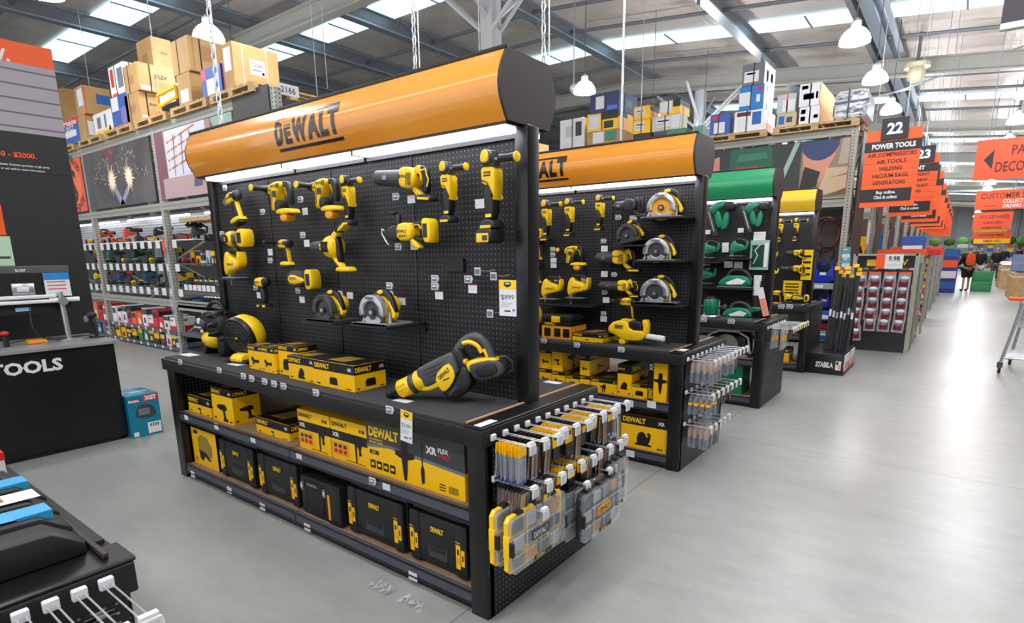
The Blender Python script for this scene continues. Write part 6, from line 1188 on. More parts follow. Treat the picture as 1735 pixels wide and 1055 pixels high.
# ============================================================ kiosk at left
m = MB(); KX = -6.6
m.box(KX-.12, KX, .2, 1.985, .0, 3.39, mat('kiosk_black', '1e1e20', .5)); x = KX+.001
m.box(x, x+.004, .2, 1.985, 3.22, 3.39, ORG); m.box(x, x+.003, .2, 1.985, 2.66, 3.22, mat('weatherboard', 'a59da6', .6))
for i in range(5): m.box(x+.003, x+.006, .2, 1.985, 2.7+i*.115, 2.712+i*.115, mat('board_shadow_line', '6b6470', .6))
m.text('W.', PAP, (x+.006, 1.68, 3.27), (0, 1, 0), (0, 0, 1), h=.09, al='r', bold=.04); m.text('FROM $50 - $2000.', ORG, (x+.006, 1.745, 2.475), (0, 1, 0), (0, 0, 1), h=.042, al='r', bold=.03)
m.text('See in store for details. Excludes purchase of gift cards.', PAP, (x+.002, 1.83, 2.39), (0, 1, 0), (0, 0, 1), h=.016, al='r'); m.text('Visit us online or ask staff for more information.', PAP, (x+.002, 1.79, 2.355), (0, 1, 0), (0, 0, 1), h=.016, al='r')
m.box(x, x+.002, .2, 1.985, 2.33, 2.336, BLK); m.box(x, x+.002, .9, 1.44, 1.8, 2.05, ORG); m.box(x, x+.002, .9, 1.46, 1.54, 1.79, mat('leaflet_green', 'b8d8b8', .5)); m.box(x, x+.003, 1.3, 1.44, 1.6, 1.62, DGR)
mesh_thing(m, 'promotion_board', 'tall black promotion board with orange heading at the left edge', 'sign', smooth=0)
r = empty('service_counter', (-6.2, 1.0, 0), 'black service counter with large white lettering at left', 'counter')
part('body', r, lambda m: m.box(-.35, .37, -1.6, .86, .04, .87, mat('counter_black', '0d0d0f', .4), .004), 30); part('worktop', r, lambda m: m.box(-.38, .4, -1.62, .9, .87, .9, mat('counter_top', '8d8f90', .3), .003), 30)
part('plinth', r, lambda m: m.box(-.33, .34, -1.55, .82, 0, .04, FBM)); part('lettering', r, lambda m: m.text('POWER TOOLS', PAP, (.3715, .475, .755), (0, 1, 0), (0, 0, 1), h=.095, w=1.0, al='r', bold=.04), 0)
cz = .9
r = empty('monitor', (-6.25, 1.3, cz), 'black monitor seen from behind on a silver arm', 'monitor')
part('case', r, lambda m: (m.box(-.0, .04, -.35, .42, .24, .6, BLK, .008), m.box(-.0, .045, -.35, .43, .58, .64, mat('bezel_grey', '55565a', .4), .004), m.text('acer', PAP, (.047, .1, .61), (0, 1, 0), (0, 0, 1), h=.03)), 30)
part('mount', r, lambda m: (m.box(.04, .06, .02, .17, .4, .5, SIL, .004), m.box(.055, .07, .05, .13, .43, .47, PAP, .003))); part('notice', r, lambda m: (m.box(.05, .053, .24, .42, .38, .58, PAP), m.box(.053, .055, .24, .42, .52, .58, mat('notice_blue', '2a86d0', .4)), [m.box(.053, .055, .26, .39, .5-i*.03, .507-i*.03, RED) for i in range(3)]), 0)
part('arm', r, lambda m: (m.box(.06, .1, -.13, .3, .37, .4, WHT, .006), m.box(.06, .1, -.13, .34, .33, .36, WHT, .006), m.cyl((.08, .25, .35), (.08, .46, .35), .02, WHT))); part('pole', r, lambda m: (m.cyl((.08, .34, 0), (.08, .33, .42), .02, SIL), m.cyl((.12, .335, .34), (.05, .335, .34), .035, SIL), m.box(.0, .16, .26, .42, 0, .012, SIL, .003))); part('label', r, lambda m: m.box(.041, .043, .02, .12, .27, .3, mat('label_blue', '9cc4e8', .4)), 0)
r = empty('barcode_scanner', (-6.15, 1.84, cz), 'black barcode scanner on a stand at the counter end', 'scanner'); part('base', r, lambda m: m.cyl((0, 0, 0), (0, 0, .012), .06, BLK, n=20)); part('neck', r, lambda m: m.tube([(0, 0, 0), (0, .01, .1), (-.02, -.01, .17)], .012, BLK, 8)); part('head', r, lambda m: (m.ell((-.01, -.02, .2), .035, .05, .035, BLK), m.ell((.0, -.06, .17), .02, .02, .035, TAGI)))
m = MB(); m.box(-6.18, -6.1, 1.34, 1.47, cz, cz+.035, mat('bright_orange', 'f29a1e', .4), .008); mesh_thing(m, 'tape_measure', 'orange tool lying on the service counter', 'tool'); m = MB(); m.cyl((-6.1, 1.2, cz), (-6.1, 1.2, cz+.09), .02, BLK); m.ell((-6.1, 1.2, cz+.11), .03, .03, .02, RED); mesh_thing(m, 'hand_tool', 'black tool with red top standing on the service counter', 'tool')
for i, pts in enumerate([[(-6.15, 1.4, 1.2), (-6.1, 1.38, 1.02), (-6.1, 1.45, .93), (-6.15, 1.62, .91)], [(-6.2, 1.2, .91), (-6.25, 1.4, .93), (-6.2, 1.7, .92), (-6.15, 1.8, .93)]]): m = MB(); m.tube(chaikin(pts, 2, False), .005, BLK, 6); mesh_thing(m, 'cable', 'thin black cable %s' % ('hanging from the monitor' if i == 0 else 'lying across the service counter'), 'cable')
m = MB(); x0, x1, y0, y1, z0, z1 = -6.14, -5.78, 1.87, 2.13, 0, .385; m.box(x0, x1, y0, y1, z0, z1, TEAL, .003); X = x1+.001
m.box(x1, X, y0+.13, y1-.005, z1-.06, z1-.005, RED); m.text('XGT', WHT, (X+.001, y0+.19, z1-.033), (0, 1, 0), (0, 0, 1), w=.1, h=.036, bold=.05); m.box(x1, X, y0+.005, y0+.1, z1-.06, z1-.035, RED); m.text('Makita', WHT, (X+.001, y0+.053, z1-.047), (0, 1, 0), (0, 0, 1), w=.085, h=.02, bold=.04)
m.prism(chaikin([(y0+.06, .17), (y0+.06, .26), (y0+.1, .3), (y0+.19, .29), (y0+.22, .24), (y0+.22, .17)], 1), X, X+.001, DGR, 0, 'x'); m.box(X+.001, X+.002, y0+.08, y0+.17, .2, .26, TAGI); m.box(x1, X+.001, y0+.14, y1-.01, .02, .12, PAP); m.box(x1, X+.001, y0+.02, y0+.06, .01, .05, PAP)
for i in range(4): m.box(X+.001, X+.002, y0+.16+i*.02, y0+.17+i*.02, .08, .11, DGR)
m.poly([(x0+.02, y0+.02, z1+.001), (x1-.05, y0+.02, z1+.001), (x1-.05, y1-.08, z1+.001), (x0+.02, y1-.08, z1+.001)], mat('teal_light', '49a6cc', .35)); m.text('Makita', WHT, ((x0+x1)/2, (y0+y1)/2, z1+.002), (0, 1, 0), (-1, 0, 0), w=.2, h=.05, bold=.03)
mesh_thing(m, 'tool_carton', 'teal carton standing on the floor beside the service counter', 'box', smooth=0)
# ============================================================ nearest low stand at lower left
r = empty('display_gondola', (-3, 0, 0), 'low black display stand with trays at the lower left corner', 'display stand')
part('deck', r, lambda m: (m.box(-1.5, 1.5, -.47, .45, .81, .888, FBM, .004), m.box(1.38, 1.5, -.475, .455, .888, .9, FBK, .004)), 30); part('carpet', r, lambda m: m.box(-1.5, 1.34, -.46, .44, .888, .9, mat('table_charcoal', '2b2a2c', .7)), 0)
part('wood_edging', r, lambda m: m.box(1.345, 1.36, -.46, .3, .9, .908, WOOD), 0); part('deck_lip', r, lambda m: m.box(-1.5, 1.46, .40, .412, .9, .915, mat('lip_brown', '3c3436', .4), .002)); part('end_panel', r, lambda m: m.box(1.465, 1.478, -.45, .43, 0, .81, PEGE), 0)
for x in (-1.45, 1.43):
    for y in (-.43, .41): part('upright', r, lambda m: m.box(x-.04, x+.04, y-.03, y+.03, 0, .81, FBK, .003))
part('shelf', r, lambda m: m.box(-1.45, 1.45, -.43, .42, .45, .47, MDF), 0)
def tray(x, y, w, d, z, lb, blu, kind=0):
    t = empty('display_tray', (x, y, z), lb, 'tray'); p_ = chaikin([(-w/2, 0), (w/2, 0), (w/2, .045), (w/2-.04, .07), (-w/2+.02, .05)], 1)
    part('tray_body', t, lambda m: m.prism([(b_, a_+.0) for b_, a_ in [(-d/2, 0), (d/2, 0), (d/2, .03), (d/2-.06, .075), (-d/2, .085)]], -w/2, w/2, mat('tray_black', '1d1d20', .5), .01, 'x'), 40)
    if kind: part('picture_card', t, lambda m: m.poly([(-w*.3, -d/2, .0875), (w*.3, -d/2, .0875), (w*.34, d*.44, .0805), (-w*.34, d*.44, .0805)], PAP) and m.poly([(-w*.15, -d*.2, .0885), (w*.15, -d*.2, .0885), (w*.15, d*.3, .0825), (-w*.15, d*.3, .0825)], mat('photo_brown', '8a6a52', .6)), 0)
    if blu: part('tool_blue_strip', t, lambda m: m.poly([(-w*.25, -d/2, .093), (w*.3, -d/2, .093), (w*.3, d*.44, 0.079), (-w*.25, d*.44, .083)], mat('sky_blue', '2f9ad0', .35)) and m.box(-w*.25, w*.3, d*.3, d*.44, .06, .083, mat('sky_blue')))
    return t
tray(-1.655, .1, .1, .58, .9, 'large black tray end nearest the stand corner at lower left', 0); tray(-1.79, .15, .12, .5, .9, 'black tray holding a sky blue tool at lower left', 1); tray(-1.93, .16, .12, .5, .9, 'black tray with a white and brown picture card at lower left', 0, 1); tray(-2.08, .17, .12, .5, .9, 'black tray with a narrow blue strip at lower left', 1); tray(-2.24, .18, .12, .46, .9, 'black tray with shredded white paper at lower left', 0)
m = MB(); rq = random.Random(5)
for i in range(14): x, y = -2.24+rq.uniform(-.04, .04), .3+rq.uniform(-.05, .05); m.box(x-.012, x+.012, y-.005, y+.005, .975, .978+rq.uniform(0, .01), PAP)
mesh_thing(m, 'paper_scraps', 'torn white paper label stuck on the farthest black tray', 'paper', smooth=0)
m = MB(); m.box(-2.72, -2.45, .12, .42, .9, .975, PAP, .003); m.box(-2.72, -2.449, .118, .421, .95, .976, RED); m.box(-2.45, -2.448, .15, .39, .915, .94, mat('pale_red', 'e88888', .5)); mesh_thing(m, 'boxed_goods', 'red and white box at the left edge on the lower left stand', 'box', smooth=0)
for i in range(8):
    y = .385-i*.052
    hookrow(-1.497, y, .862, 2 if i % 2 else 0, 'bit', .24, '%s hook on the lower left stand end' % ORD[i], 'packs on the %s hook of the lower left stand end' % ORD[i], step=.02, first=.12)
# film litter on floor
m = MB(); rq = random.Random(2); c0 = on(665, 1010, 2, 0)
for (px, py, n) in ((640, 998, 26), (692, 1024, 30)):
    p = on(px, py, 2, 0)
    for i in range(n): a, b = p.x+rq.uniform(-.07, .07), p.y+rq.uniform(-.03, .03); m.add([(a, b, .002), (a+.03, b+.01, rq.uniform(.005, .03)), (a+.01, b+.03, rq.uniform(.003, .02))], [(0, 1, 2)], mat('film', 'e4e8ec', .1, alpha=.35))
mesh_thing(m, 'plastic_film', 'crumpled clear plastic film lying on the floor before the nearest stand', 'litter', smooth=0)
# ============================================================ far racking behind the green and yellow stands
YR = 11.2
rr_, ptr = rack('', 'tall grey pallet racking behind the green and yellow stands', [-9.6, -6.95, -4.3, -1.6], YR, YR+1.15, 3.56, [3.56, 2.44], [(1.05, RAIL), (.1, RAIL)], mat('rack_back_warm', '5a5550', .6))
ptr('end_board', lambda m: m.box(-1.5, -1.485, YR+.12, YR+1.12, 0.02, 3.5, mat('rack_side_brown', '45403f', .5)))
for i, (a, b) in enumerate([(-9.4, -8.2), (-8.1, -6.95), (-6.8, -5.6), (-5.45, -4.3), (-4.15, -2.95), (-2.85, -1.55)]): pallet(a, b, YR-.08, YR+1.1, 3.56, 'wooden pallet on top of the far racking, %s from the left' % ORD[i])
zt = 3.685; YC = YR
LBL = lambda: [('r', 'y', .15, .25, .65, .85, PAP), ('r', 'y', .2, .6, .6, .68, DGR), ('r', 'y', .2, .4, .5, .44, TAG)]
NV = mat('carton_navy', '27306a', .4)
z1 = big('small tan carton just right of the nearest stand post, on far racking', 893, 912, 930, 242, 262, YR, KRF, zt, LBL()); big('small orange carton behind the nearest stand post', 884, 896, 899, 243, 258, YR, ORG, zt)
big('white picture carton with yellow base left of the dark blue one', 949, 990, 994, 198, 246, YR, WHT, zt, [('r', 'y', .1, .0, .6, .3, PAP), ('r', 'y', .65, .5, .9, .9, DGR), ('r', 'y', .25, .5, .55, .8, TAG), ('r', 'y', .2, .02, .3, .14, YEL)], strap=(.5,))
z1 = big('tan carton with green side label under the yellow and black one', 994, 1048, 1073, 217, 246, YR, KRF, zt, [('r', 'y', .2, .4, .55, .95, PAP), ('r', 'y', .58, .45, .95, .95, GRN)])
z1 = big('yellow and black printed carton under the dark blue one', 995, 1048, 1073, 186, 217, YR, CYE, z1+.002, [('r', 'y', .45, .6, 1, 1, BLK), ('r', 'y', .05, .15, .4, .9, PAP), ('r', 'y', .55, .1, .85, .5, BLK), ('r', 'x', 0, .7, .6, 1, BLK)], strap=(.47,))
big('dark blue printed carton on top of the far racking middle stack', 1000, 1049, 1080, 152, 186, YR, NV, z1+.002, [('r', 'y', .2, .2, .5, .85, PAP), ('r', 'y', .6, .1, .95, .3, mat('glow_blue', '4a7ad8', .4)), ('r', 'x', .4, .3, .7, .7, GRN)], strap=(.5,))
z1 = big('black and yellow carton lowest in the narrow stack', 1073, 1102, 1112, 224, 240, YR, BLK, zt, [('r', 'y', .1, .1, .7, .5, PAP)]); z1 = big('yellow carton with white label in the middle of the narrow stack', 1073, 1102, 1112, 200, 224, YR, CYE, z1+.002, LBL(), strap=(.45,)); big('yellow and black carton topping the narrow stack', 1074, 1102, 1117, 177, 200, YR, CYE, z1+.002, LBL()+[('r', 'x', 0, .6, 1, 1, BLK)], strap=(.45,))
z1 = big('green printed carton under the paired white labels on far racking', 1108, 1163, 1176, 216, 236, YR, GRN, zt, [('r', 'y', .0, .3, .4, .95, DGR), ('r', 'y', .5, .2, .8, .6, PAP)]); z1 = big('pale carton with large white labels on far racking', 1105, 1153, 1165, 191, 216, YR, mat('carton_pale', 'c9c4ae', .5), z1+.002, LBL()+[('r', 'y', .68, .1, .98, .95, PAP)], strap=(.45,)); big('yellow and black carton topping the pale labelled one', 1118, 1153, 1169, 167, 191, YR, CYE, z1+.002, [('r', 'y', 0, .2, .6, .95, PAP), ('r', 'y', .65, .5, 1, 1, BLK), ('r', 'x', 0, .6, 1, 1, BLK)], strap=(.4,))
m = MB(); rq = random.Random(8); p = on(1183, 215, 1, YR+.1); m.ell((p.x, p.y+.3, zt+.2), .13, .3, .22, CLR, 10, 6); m.box(p.x-.1, p.x+.08, p.y+.05, p.y+.4, zt+.0, zt+.25, mat('green_print', '5f9c84', .5)); mesh_thing(m, 'wrapped_goods', 'goods crumpled in clear film above the second banner end', 'wrapped goods', smooth=0)
big('blue printed carton beside the tall three carton stack', 1203, 1238, 1243, 190, 232, YR, MATS['carton_blue'], zt, [('r', 'y', .2, .1, .75, .6, PAP), ('r', 'y', .1, .75, .5, .9, RED)], strap=(.4,))
z1 = big('white carton with blue tool print at the base of the tall stack', 1244, 1296, 1313, 183, 232, YR, WHT, zt, [('r', 'y', .08, .75, .55, .95, mat('print_brown', '5a2c14', .5)), ('r', 'y', .6, .3, .9, .9, BLU), ('r', 'y', .1, .1, .5, .7, PAP), ('r', 'x', .2, .05, .7, .4, ORG)], strap=(.4,))
z1 = big('bright blue carton in the middle of the tall stack', 1253, 1296, 1311, 141, 182, YR, mat('carton_bright_blue', '1878c8', .4), z1+.002, [('r', 'y', .0, .2, .5, .75, PAP), ('r', 'y', .7, .3, .85, .6, PAP), ('r', 'y', .7, .75, .95, .9, RED), ('r', 'x', .2, .3, .9, .8, PAP)], strap=(.45,)); big('grey and white carton topping the tall stack', 1258, 1297, 1314, 103, 141, YR, mat('carton_grey', '6f7178', .4), z1+.002, [('r', 'y', .1, .15, .75, .65, PAP), ('r', 'y', .2, .5, .6, .58, DGR), ('r', 'x', 0, 0, 1, 1, WHT), ('r', 'x', .2, .2, .4, .7, DGR), ('r', 'x', .6, .3, .8, .7, DGR)], strap=(.5,))
z1 = big('beige picture carton under the grey strapped one', 1316, 1350, 1354, 189, 218, YR, mat('carton_beige', 'c0b090', .5), zt, [('r', 'y', .1, .2, .4, .8, BLU), ('r', 'y', .5, .3, .8, .7, DGR)]); big('grey topped white carton with orange strap', 1317, 1350, 1354, 157, 189, YR, mat('carton_light', 'b8bcc4', .5), z1+.002, [('r', 'y', .3, .1, .95, .7, PAP), ('r', 'y', .5, 0, .58, 1, ORG)])
z1 = big('lower white faced tan carton with blue pictures', 1354, 1391, 1413, 177, 216, YR, KRF, zt, [('r', 'y', 0, 0, .97, .98, PAP), ('r', 'y', .08, .6, .3, .85, BLU), ('r', 'y', .08, .2, .3, .45, DGR), ('r', 'y', .7, .3, .9, .5, NV), ('r', 'y', .48, 0, .54, 1, RED)]); big('upper white faced tan carton with an orange strap knot', 1355, 1392, 1415, 137, 176, YR, KRF, z1+.002, [('r', 'y', 0, 0, .97, .98, PAP), ('r', 'y', .2, .3, .7, .55, TAG), ('r', 'y', .1, .75, .4, .9, TAG), ('r', 'y', .8, .3, .9, .6, NV), ('r', 'y', .5, 0, .56, 1, ORG)])
FLM = mat('stretch_film', 'c9ccd2', .16, .25); p, q = on(1416, 150, 1, YR+.05), on(1468, 214, 1, YR+.05); m = MB(); rq = random.Random(3)
m.box(p.x, q.x-.02, YR+.05, YR+.95, zt, p.z-.05, FLM, .06)
for i in range(60): a, b = rq.uniform(p.x, q.x-.05), rq.uniform(zt+.02, p.z-.1); w = rq.uniform(.04, .14); m.add([(a, YR+.045, b), (a+w, YR+.03, b+rq.uniform(-.02, .02)), (a+w*.8, YR+.048, b+.03)], [(0, 1, 2)], (FLM, PAP, TAGI)[i % 3])
m.box(p.x, q.x, YR+.04, YR+.05, zt+.25, zt+.28, NV); m.box(p.x+.2, p.x+.22, YR+.03, YR+.98, zt, p.z-.03, BLK); mesh_thing(m, 'wrapped_pallet_load', 'silver film wrapped pallet load at the right end of the far racking', 'wrapped goods', smooth=0)
# long posters on the far racking
def p_green(m, y):
    m.poly([(-4.2, y, 2.5), (-3.72, y, 2.5), (-3.75, y, 3.3), (-4.2, y, 3.2)], mat('poster_skin', 'c98a72', .6)); m.poly([(-3.6, y, 2.5), (-2.75, y, 2.5), (-2.85, y, 3.4), (-3.55, y, 3.4)], mat('poster_green', '1f5a44', .5)); m.poly([(-3.45, y-.001, 3.18), (-2.9, y-.001, 3.2), (-2.95, y-.001, 3.3), (-3.4, y-.001, 3.3)], mat('poster_green_light', '38755c', .5))
    m.text('BOSCH', RED, (-3.22, y-.002, 3.03), (1, 0, 0), (0, 0, 1), w=.42, h=.12, bold=.03); m.poly([(-2.75, y-.001, 2.7), (-2.66, y-.001, 2.7), (-2.4, y-.001, 3.4), (-2.48, y-.001, 3.4)], MATS['poster_sage'])
board('poster', 'dark green poster with red lettering on the far racking', -4.25, -2.72+.35, 2.48, 3.4, YR-.01, mat('poster_night', '2c3432', .5), p_green)
def p_wood(m, y):
    m.poly([(-2.36, y, 3.4), (-1.78, y, 3.4), (-1.85, y, 3.15), (-2.05, y, 2.72), (-2.3, y, 2.8)], mat('poster_skin')); m.poly([(-2.32+.23+.3*math.cos(math.pi+a*math.pi/10), y-.001, 3.4+.32*math.sin(math.pi+a*math.pi/10)) for a in range(11)], mat('poster_denim', '2f3f68', .6))
    m.poly([(-2.36, y-.001, 2.62), (-2.1, y-.001, 2.66), (-2.05, y-.001, 2.9), (-2.3, y-.001, 3.0)], BLK); m.poly([(-2.1, y-.0005, 2.5), (-1.65, y-.0005, 2.6), (-1.65, y-.0005, 2.95), (-1.95, y-.0005, 2.95)], mat('poster_timber', 'c0a98c', .6)); m.poly([(-2.0, y-.0007, 2.48), (-1.65, y-.0007, 2.52), (-1.65, y-.0007, 2.62)], mat('poster_timber_dark', '6a543c', .6)); m.poly([(-1.95, y-.0007, 2.78), (-1.65, y-.0007, 2.83), (-1.65, y-.0007, 2.85)], MATS['poster_timber_dark'])
    m.poly([(-1.8, y-.0003, 3.0), (-1.65, y-.0003, 3.0), (-1.65, y-.0003, 3.4), (-1.75, y-.0003, 3.4)], mat('poster_dust', 'a89a90', .6))
board('poster', 'poster of a hand and blue sleeve working timber on the far racking', -2.36, -1.64, 2.48, 3.4, YR-.01, mat('poster_brown_wall', '8a7468', .6), p_wood)
# end bay goods
HOSE = mat('hose_red', '5c1418', .4)
for (px, py, rx, rz_, lb) in ((1398, 398, .17, .24, 'outer dark red coiled hose hanging in the end bay'), (1404, 396, .13, .2, 'inner dark red coiled hose hanging in the end bay')):
    p = on(px, py, 1, YR+.35); m = MB(); m.tube([(p.x+rx*1.3*math.cos(a*PI/14), p.y+.03*math.sin(a*PI/14*3), p.z+rz_*1.2*math.sin(a*PI/14)) for a in range(28)], .022, HOSE, 8, True); mesh_thing(m, 'coiled_hose', lb, 'hose')
m = MB(); p = on(1380, 428, 1, YR+.3); m.tube(chaikin([(p.x, p.y, p.z+.2), (p.x-.02, p.y, p.z), (p.x+.03, p.y, p.z-.3)], 2, False), .02, HOSE, 8); mesh_thing(m, 'hose', 'dark red hose tail hanging behind the blue washer', 'hose')
def washer(px, py, w, lb, z0=1.05):
    p = on(px, py, 1, YR+.1); r = empty('pressure_washer', (p.x, YR+.3, z0), lb, 'appliance'); B_ = mat('royal_blue', '1c34b4', .35)
    part('body', r, lambda m: P(m, [(-w*.5, 0), (w*.5, 0), (w*.42, .22), (w*.3, .42), (-w*.3, .42), (-w*.42, .22)], -.15, .15, B_, .03)); part('front_panel', r, lambda m: (P(m, [(-w*.28, .2), (w*.28, .2), (w*.26, .46), (-w*.26, .46)], -.165, -.14, BLK, .008), m.box(-.05, .05, -.168, -.165, .14, .19, PAP), m.cyl((0, -.17, .34), (0, -.165, .34), .04, B_)))
    part('orange_side', r, lambda m: m.box(w*.42, w*.5, -.1, .12, .05, .36, ORG, .01)); part('carry_handle', r, lambda m: m.tube(chaikin([(-.1, 0, .42), (-.12, 0, .62), (.12, 0, .62), (.1, 0, .42)], 1, False), .014, BLK, 8)); return r
washer(1394, 460, .42, 'blue pressure washer on the end bay shelf of the far racking')
r = washer(1393, 530, .26, 'small blue pressure washer low in the end bay', .62); r.scale = (.8, .8, .8)
for i, (px, py, mt, z0, h, lb) in enumerate([(1392, 590, BLU, .42, .16, 'blue case under the small washer'), (1392, 610, RED, .25, .1, 'red and white box near the floor of the end bay'), (1390, 620, PAP, .11, .12, 'white box near the floor of the end bay')]): p = on(px, py, 1, YR+.05); goods(p.x, YR+.05, z0, .32, .4, h, mt, i, lb, None)
m = MB(); p = on(1470, 395, 0, -1.48); m.box(-1.486, -1.47, p.y-.06, p.y+.06, p.z-.3, p.z+.25, TAG); m.box(-1.47, -1.45, p.y-.03, p.y+.03, p.z-.2, p.z+.2, WHT); m.box(-1.469, -1.465, p.y-.06, p.y+.06, p.z-.3, p.z-.22, COR); mesh_thing(m, 'hanging_pack', 'tall clear pack hanging on the brown end of the far racking', 'accessory pack', smooth=0)
for i, py in enumerate((428, 444, 460, 476)): p = on(1434, py, 1, YR-.03); goods(p.x, YR-.05, p.z-.08, .12, .03, .17, mat('teal_pale', '64aab4', .35) if i != 2 else RED, 2, 'pale teal clip pack, %s in the strip on the rack upright' % ORD[i], 'clip strip on the rack upright', 'accessory pack')
m = MB(); p = on(1385, 495, 1, YR-.02); m.box(p.x-.35, p.x+.3, YR-.03, YR, .96, 1.06, GREYR); m.box(p.x-.05, p.x+.08, YR-.034, YR-.03, .98, 1.03, PAP); mesh_thing(m, 'display_ledge', 'grey shelf front with a white tag under the blue pressure washer', 'shelf', smooth=0)
# ------------------------------------------------------------ spirit level stand
r = empty('level_stand', (-1.15, 8.75, 0), 'black floor stand of long spirit levels with white lettering', 'display stand')
q0, q1, q2 = on(1357, 630, 2, 0), on(1428, 637, 2, 0), on(1448, 617, 2, 0); r.location = (q1.x-.3, q1.y+.3, 0); Lx, Ly = q1.x-q0.x, max(q2.y-q1.y, .4); ox, oy = q1.x-r.location.x, q1.y-r.location.y
part('plinth', r, lambda m: m.prism([(ox-Lx, 0), (ox, 0), (ox-.03, .28), (ox-Lx+.03, .28)], oy, oy+Ly, FBK, .01), 30); part('lettering', r, lambda m: (m.text('STABILA', PAP, (ox-Lx*.46, oy-.003, .13), (1, 0, 0), (0, 0, 1), w=Lx*.42, h=.07, bold=.04), m.box(ox-Lx*.2, ox-Lx*.07, oy-.003, oy-.001, .07, .19, PAP), m.box(ox-Lx*.185, ox-Lx*.135, oy-.005, oy-.003, .14, .18, BLK), m.box(ox-Lx*.135, ox-Lx*.085, oy-.005, oy-.003, .08, .14, COR)), 0)
part('backboard', r, lambda m: m.box(ox-Lx*.45, ox-.05, oy+Ly-.06, oy+Ly-.03, .28, 1.0, FBK)); 
for k, (a, b) in enumerate(((ox+.001, oy+.06), (ox+.001, oy+Ly*.55))): part('side_card', r, lambda m: (m.box(a-.012, a, b, b+Ly*.35, .05, .26, PAP), m.box(a, a+.001, b, b+Ly*.35, .05, .16, MATS['salmon'])), 0)
LV = mat('level_body', '2a2b30', .3)
for i in range(9):
    px = 1404+i*4.6; p = on(px, 560, 1, r.location.y+.1); t = empty('spirit_level', (p.x, r.location.y-.05+.07*(i % 4), .28), 'long dark spirit level with yellow top, %s from the left in the stand' % ORD[i], 'spirit level', 'spirit levels in the floor stand'); h = 1.12-.05*(i % 3)+(.0 if i < 6 else .03)
    part('beam', t, lambda m: (m.box(-.016, .016, -.03, .03, 0, h-.04, LV, .003), m.box(-.012, .012, -.032, -.03, h*.42, h*.5, PAP)), 0); part('end_cap', t, lambda m: m.box(-.03, .03, -.045, .045, h-.045, h, YEL, .003), 0); t.rotation_euler = (-.05, .04, 0)
# ------------------------------------------------------------ low aisle end stands, tall racks and signs down the aisle
def glove_stand(y):
    r = empty('aisle_end_stand', (-.95, y+.25, 0), 'black aisle end stand hung with packets of red gloves', 'display stand'); T = Matrix.Translation((.95, -y-.25, 0))
    def pt(n, fn, sm=0): m = MB(); m.T = T; fn(m); return m.build(n, r, sm)
    pt('backboard', lambda m: m.box(-1.36, -.56, y+.02, y+.06, 0, 1.3, mat('stand_black', '201d20', .5))); pt('header', lambda m: (m.box(-1.36, -.56, y+.1, y+.12, 1.33, 1.52, BLK), m.box(-1.2, -1.05, y+.09, y+.1, 1.36, 1.46, YEL), m.text('W', YEL, (-.72, y+.09, 1.42), (1, 0, 0), (0, 0, 1), h=.1), m.text('WORK', YEL, (-.7, y+.09, 1.42), (1, 0, 0), (0, 0, 1), h=.06) if 0 else None))
    for x in (-1.36, -.52): pt('post', lambda m: m.box(x-.03, x+.03, y, y+.09, 0, 1.55, GREYR))
    pt('top_rail', lambda m: m.box(-1.36, -.52, y, y+.05, 1.52, 1.55, GREYR)); pt('side_panel', lambda m: m.box(-.5, -.49, y+.1, y+.62, .0, 1.4, mat('olive_panel', '6a6440', .5))); pt('base', lambda m: m.box(-1.36, -.52, y+.06, y+.6, .05, .1, BLK)); return r
GY = 10.9
glove_stand(GY)
m = MB(); p = on(1507, 443, 1, GY-.03); w = .36; m.box(p.x-w/2, p.x+w/2, GY-.04, GY-.03, p.z-.11, p.z+.11, PAP); m.box(p.x-w/2, p.x-w/2+.12, GY-.043, GY-.04, p.z-.11, p.z+.11, ORG); m.text('9.98', INK, (p.x+.06, GY-.045, p.z+.05), (1, 0, 0), (0, 0, 1), w=.15, h=.07, bold=.02); m.box(p.x-.03, p.x+.15, GY-.043, GY-.04, p.z-.06, p.z-.04, TAG); mesh_thing(m, 'price_sign', 'orange and white price sign above the glove packets', 'price card', smooth=0)
def glove(first=[None]):
    if first[0]: o = first[0].copy(); SC.collection.objects.link(o); return o
    m = MB(); m.box(-.08, .08, -.012, .0, -.03, 0, ORG); m.box(-.08, .08, -.03, 0, -.26, -.03, CLR); m.ell((0, -.03, -.09), .055, .02, .03, PAP, 10, 6)
    for i in range(4): m.ell((-.045+i*.03, -.03, -.17), .016, .02, .06, mat('glove_red', '7c1c24', .6), 8, 6)
    m.ell((.0, -.03, -.14), .06, .022, .03, TAGI, 10, 6); first[0] = m.build('glove_pack', None, 40); return first[0]
COLN = ['first', 'second', 'third', 'fourth']; rq = random.Random(12)
for cidx in range(4):
    for ridx in range(5 if cidx else 6):
        for dpt in range(2):
            o = glove(); o.location = (-1.25+cidx*.2+rq.uniform(-.01, .01), GY-.02-dpt*.04, 1.27-ridx*.17); o.rotation_euler = (0, rq.uniform(-.08, .08), 0); tag(o, 'packet of red gloves in the %s column, %s row down of the aisle end stand' % (COLN[cidx], ORD[ridx]), 'glove packet', 'glove packets, column %s row %s' % (COLN[cidx], ORD[ridx]))
SHT = [('22', 'POWER TOOLS', ['AIR COMPRESSORS', 'AIR TOOLS', 'WELDING', 'VACUUM BAGS', 'GENERATORS']), ('23', 'PAINT', ['SPRAY PAINT', 'ROOF PAINT', 'FLOOR PAINT', 'STAINS']), ('24', 'PAINT', ['INTERIOR', 'EXTERIOR']), ('25', 'PAINT', ['BRUSHES', 'ROLLERS']), ('26', 'PAINT', ['TAPES', 'SHEETS']), ('27', 'PAINT', ['VARNISH', 'WOOD', 'DECKING']), ('28', 'HOME', ['BLINDS']), ('29', 'HOME', ['RUGS']), ('30', 'HOME', [])]
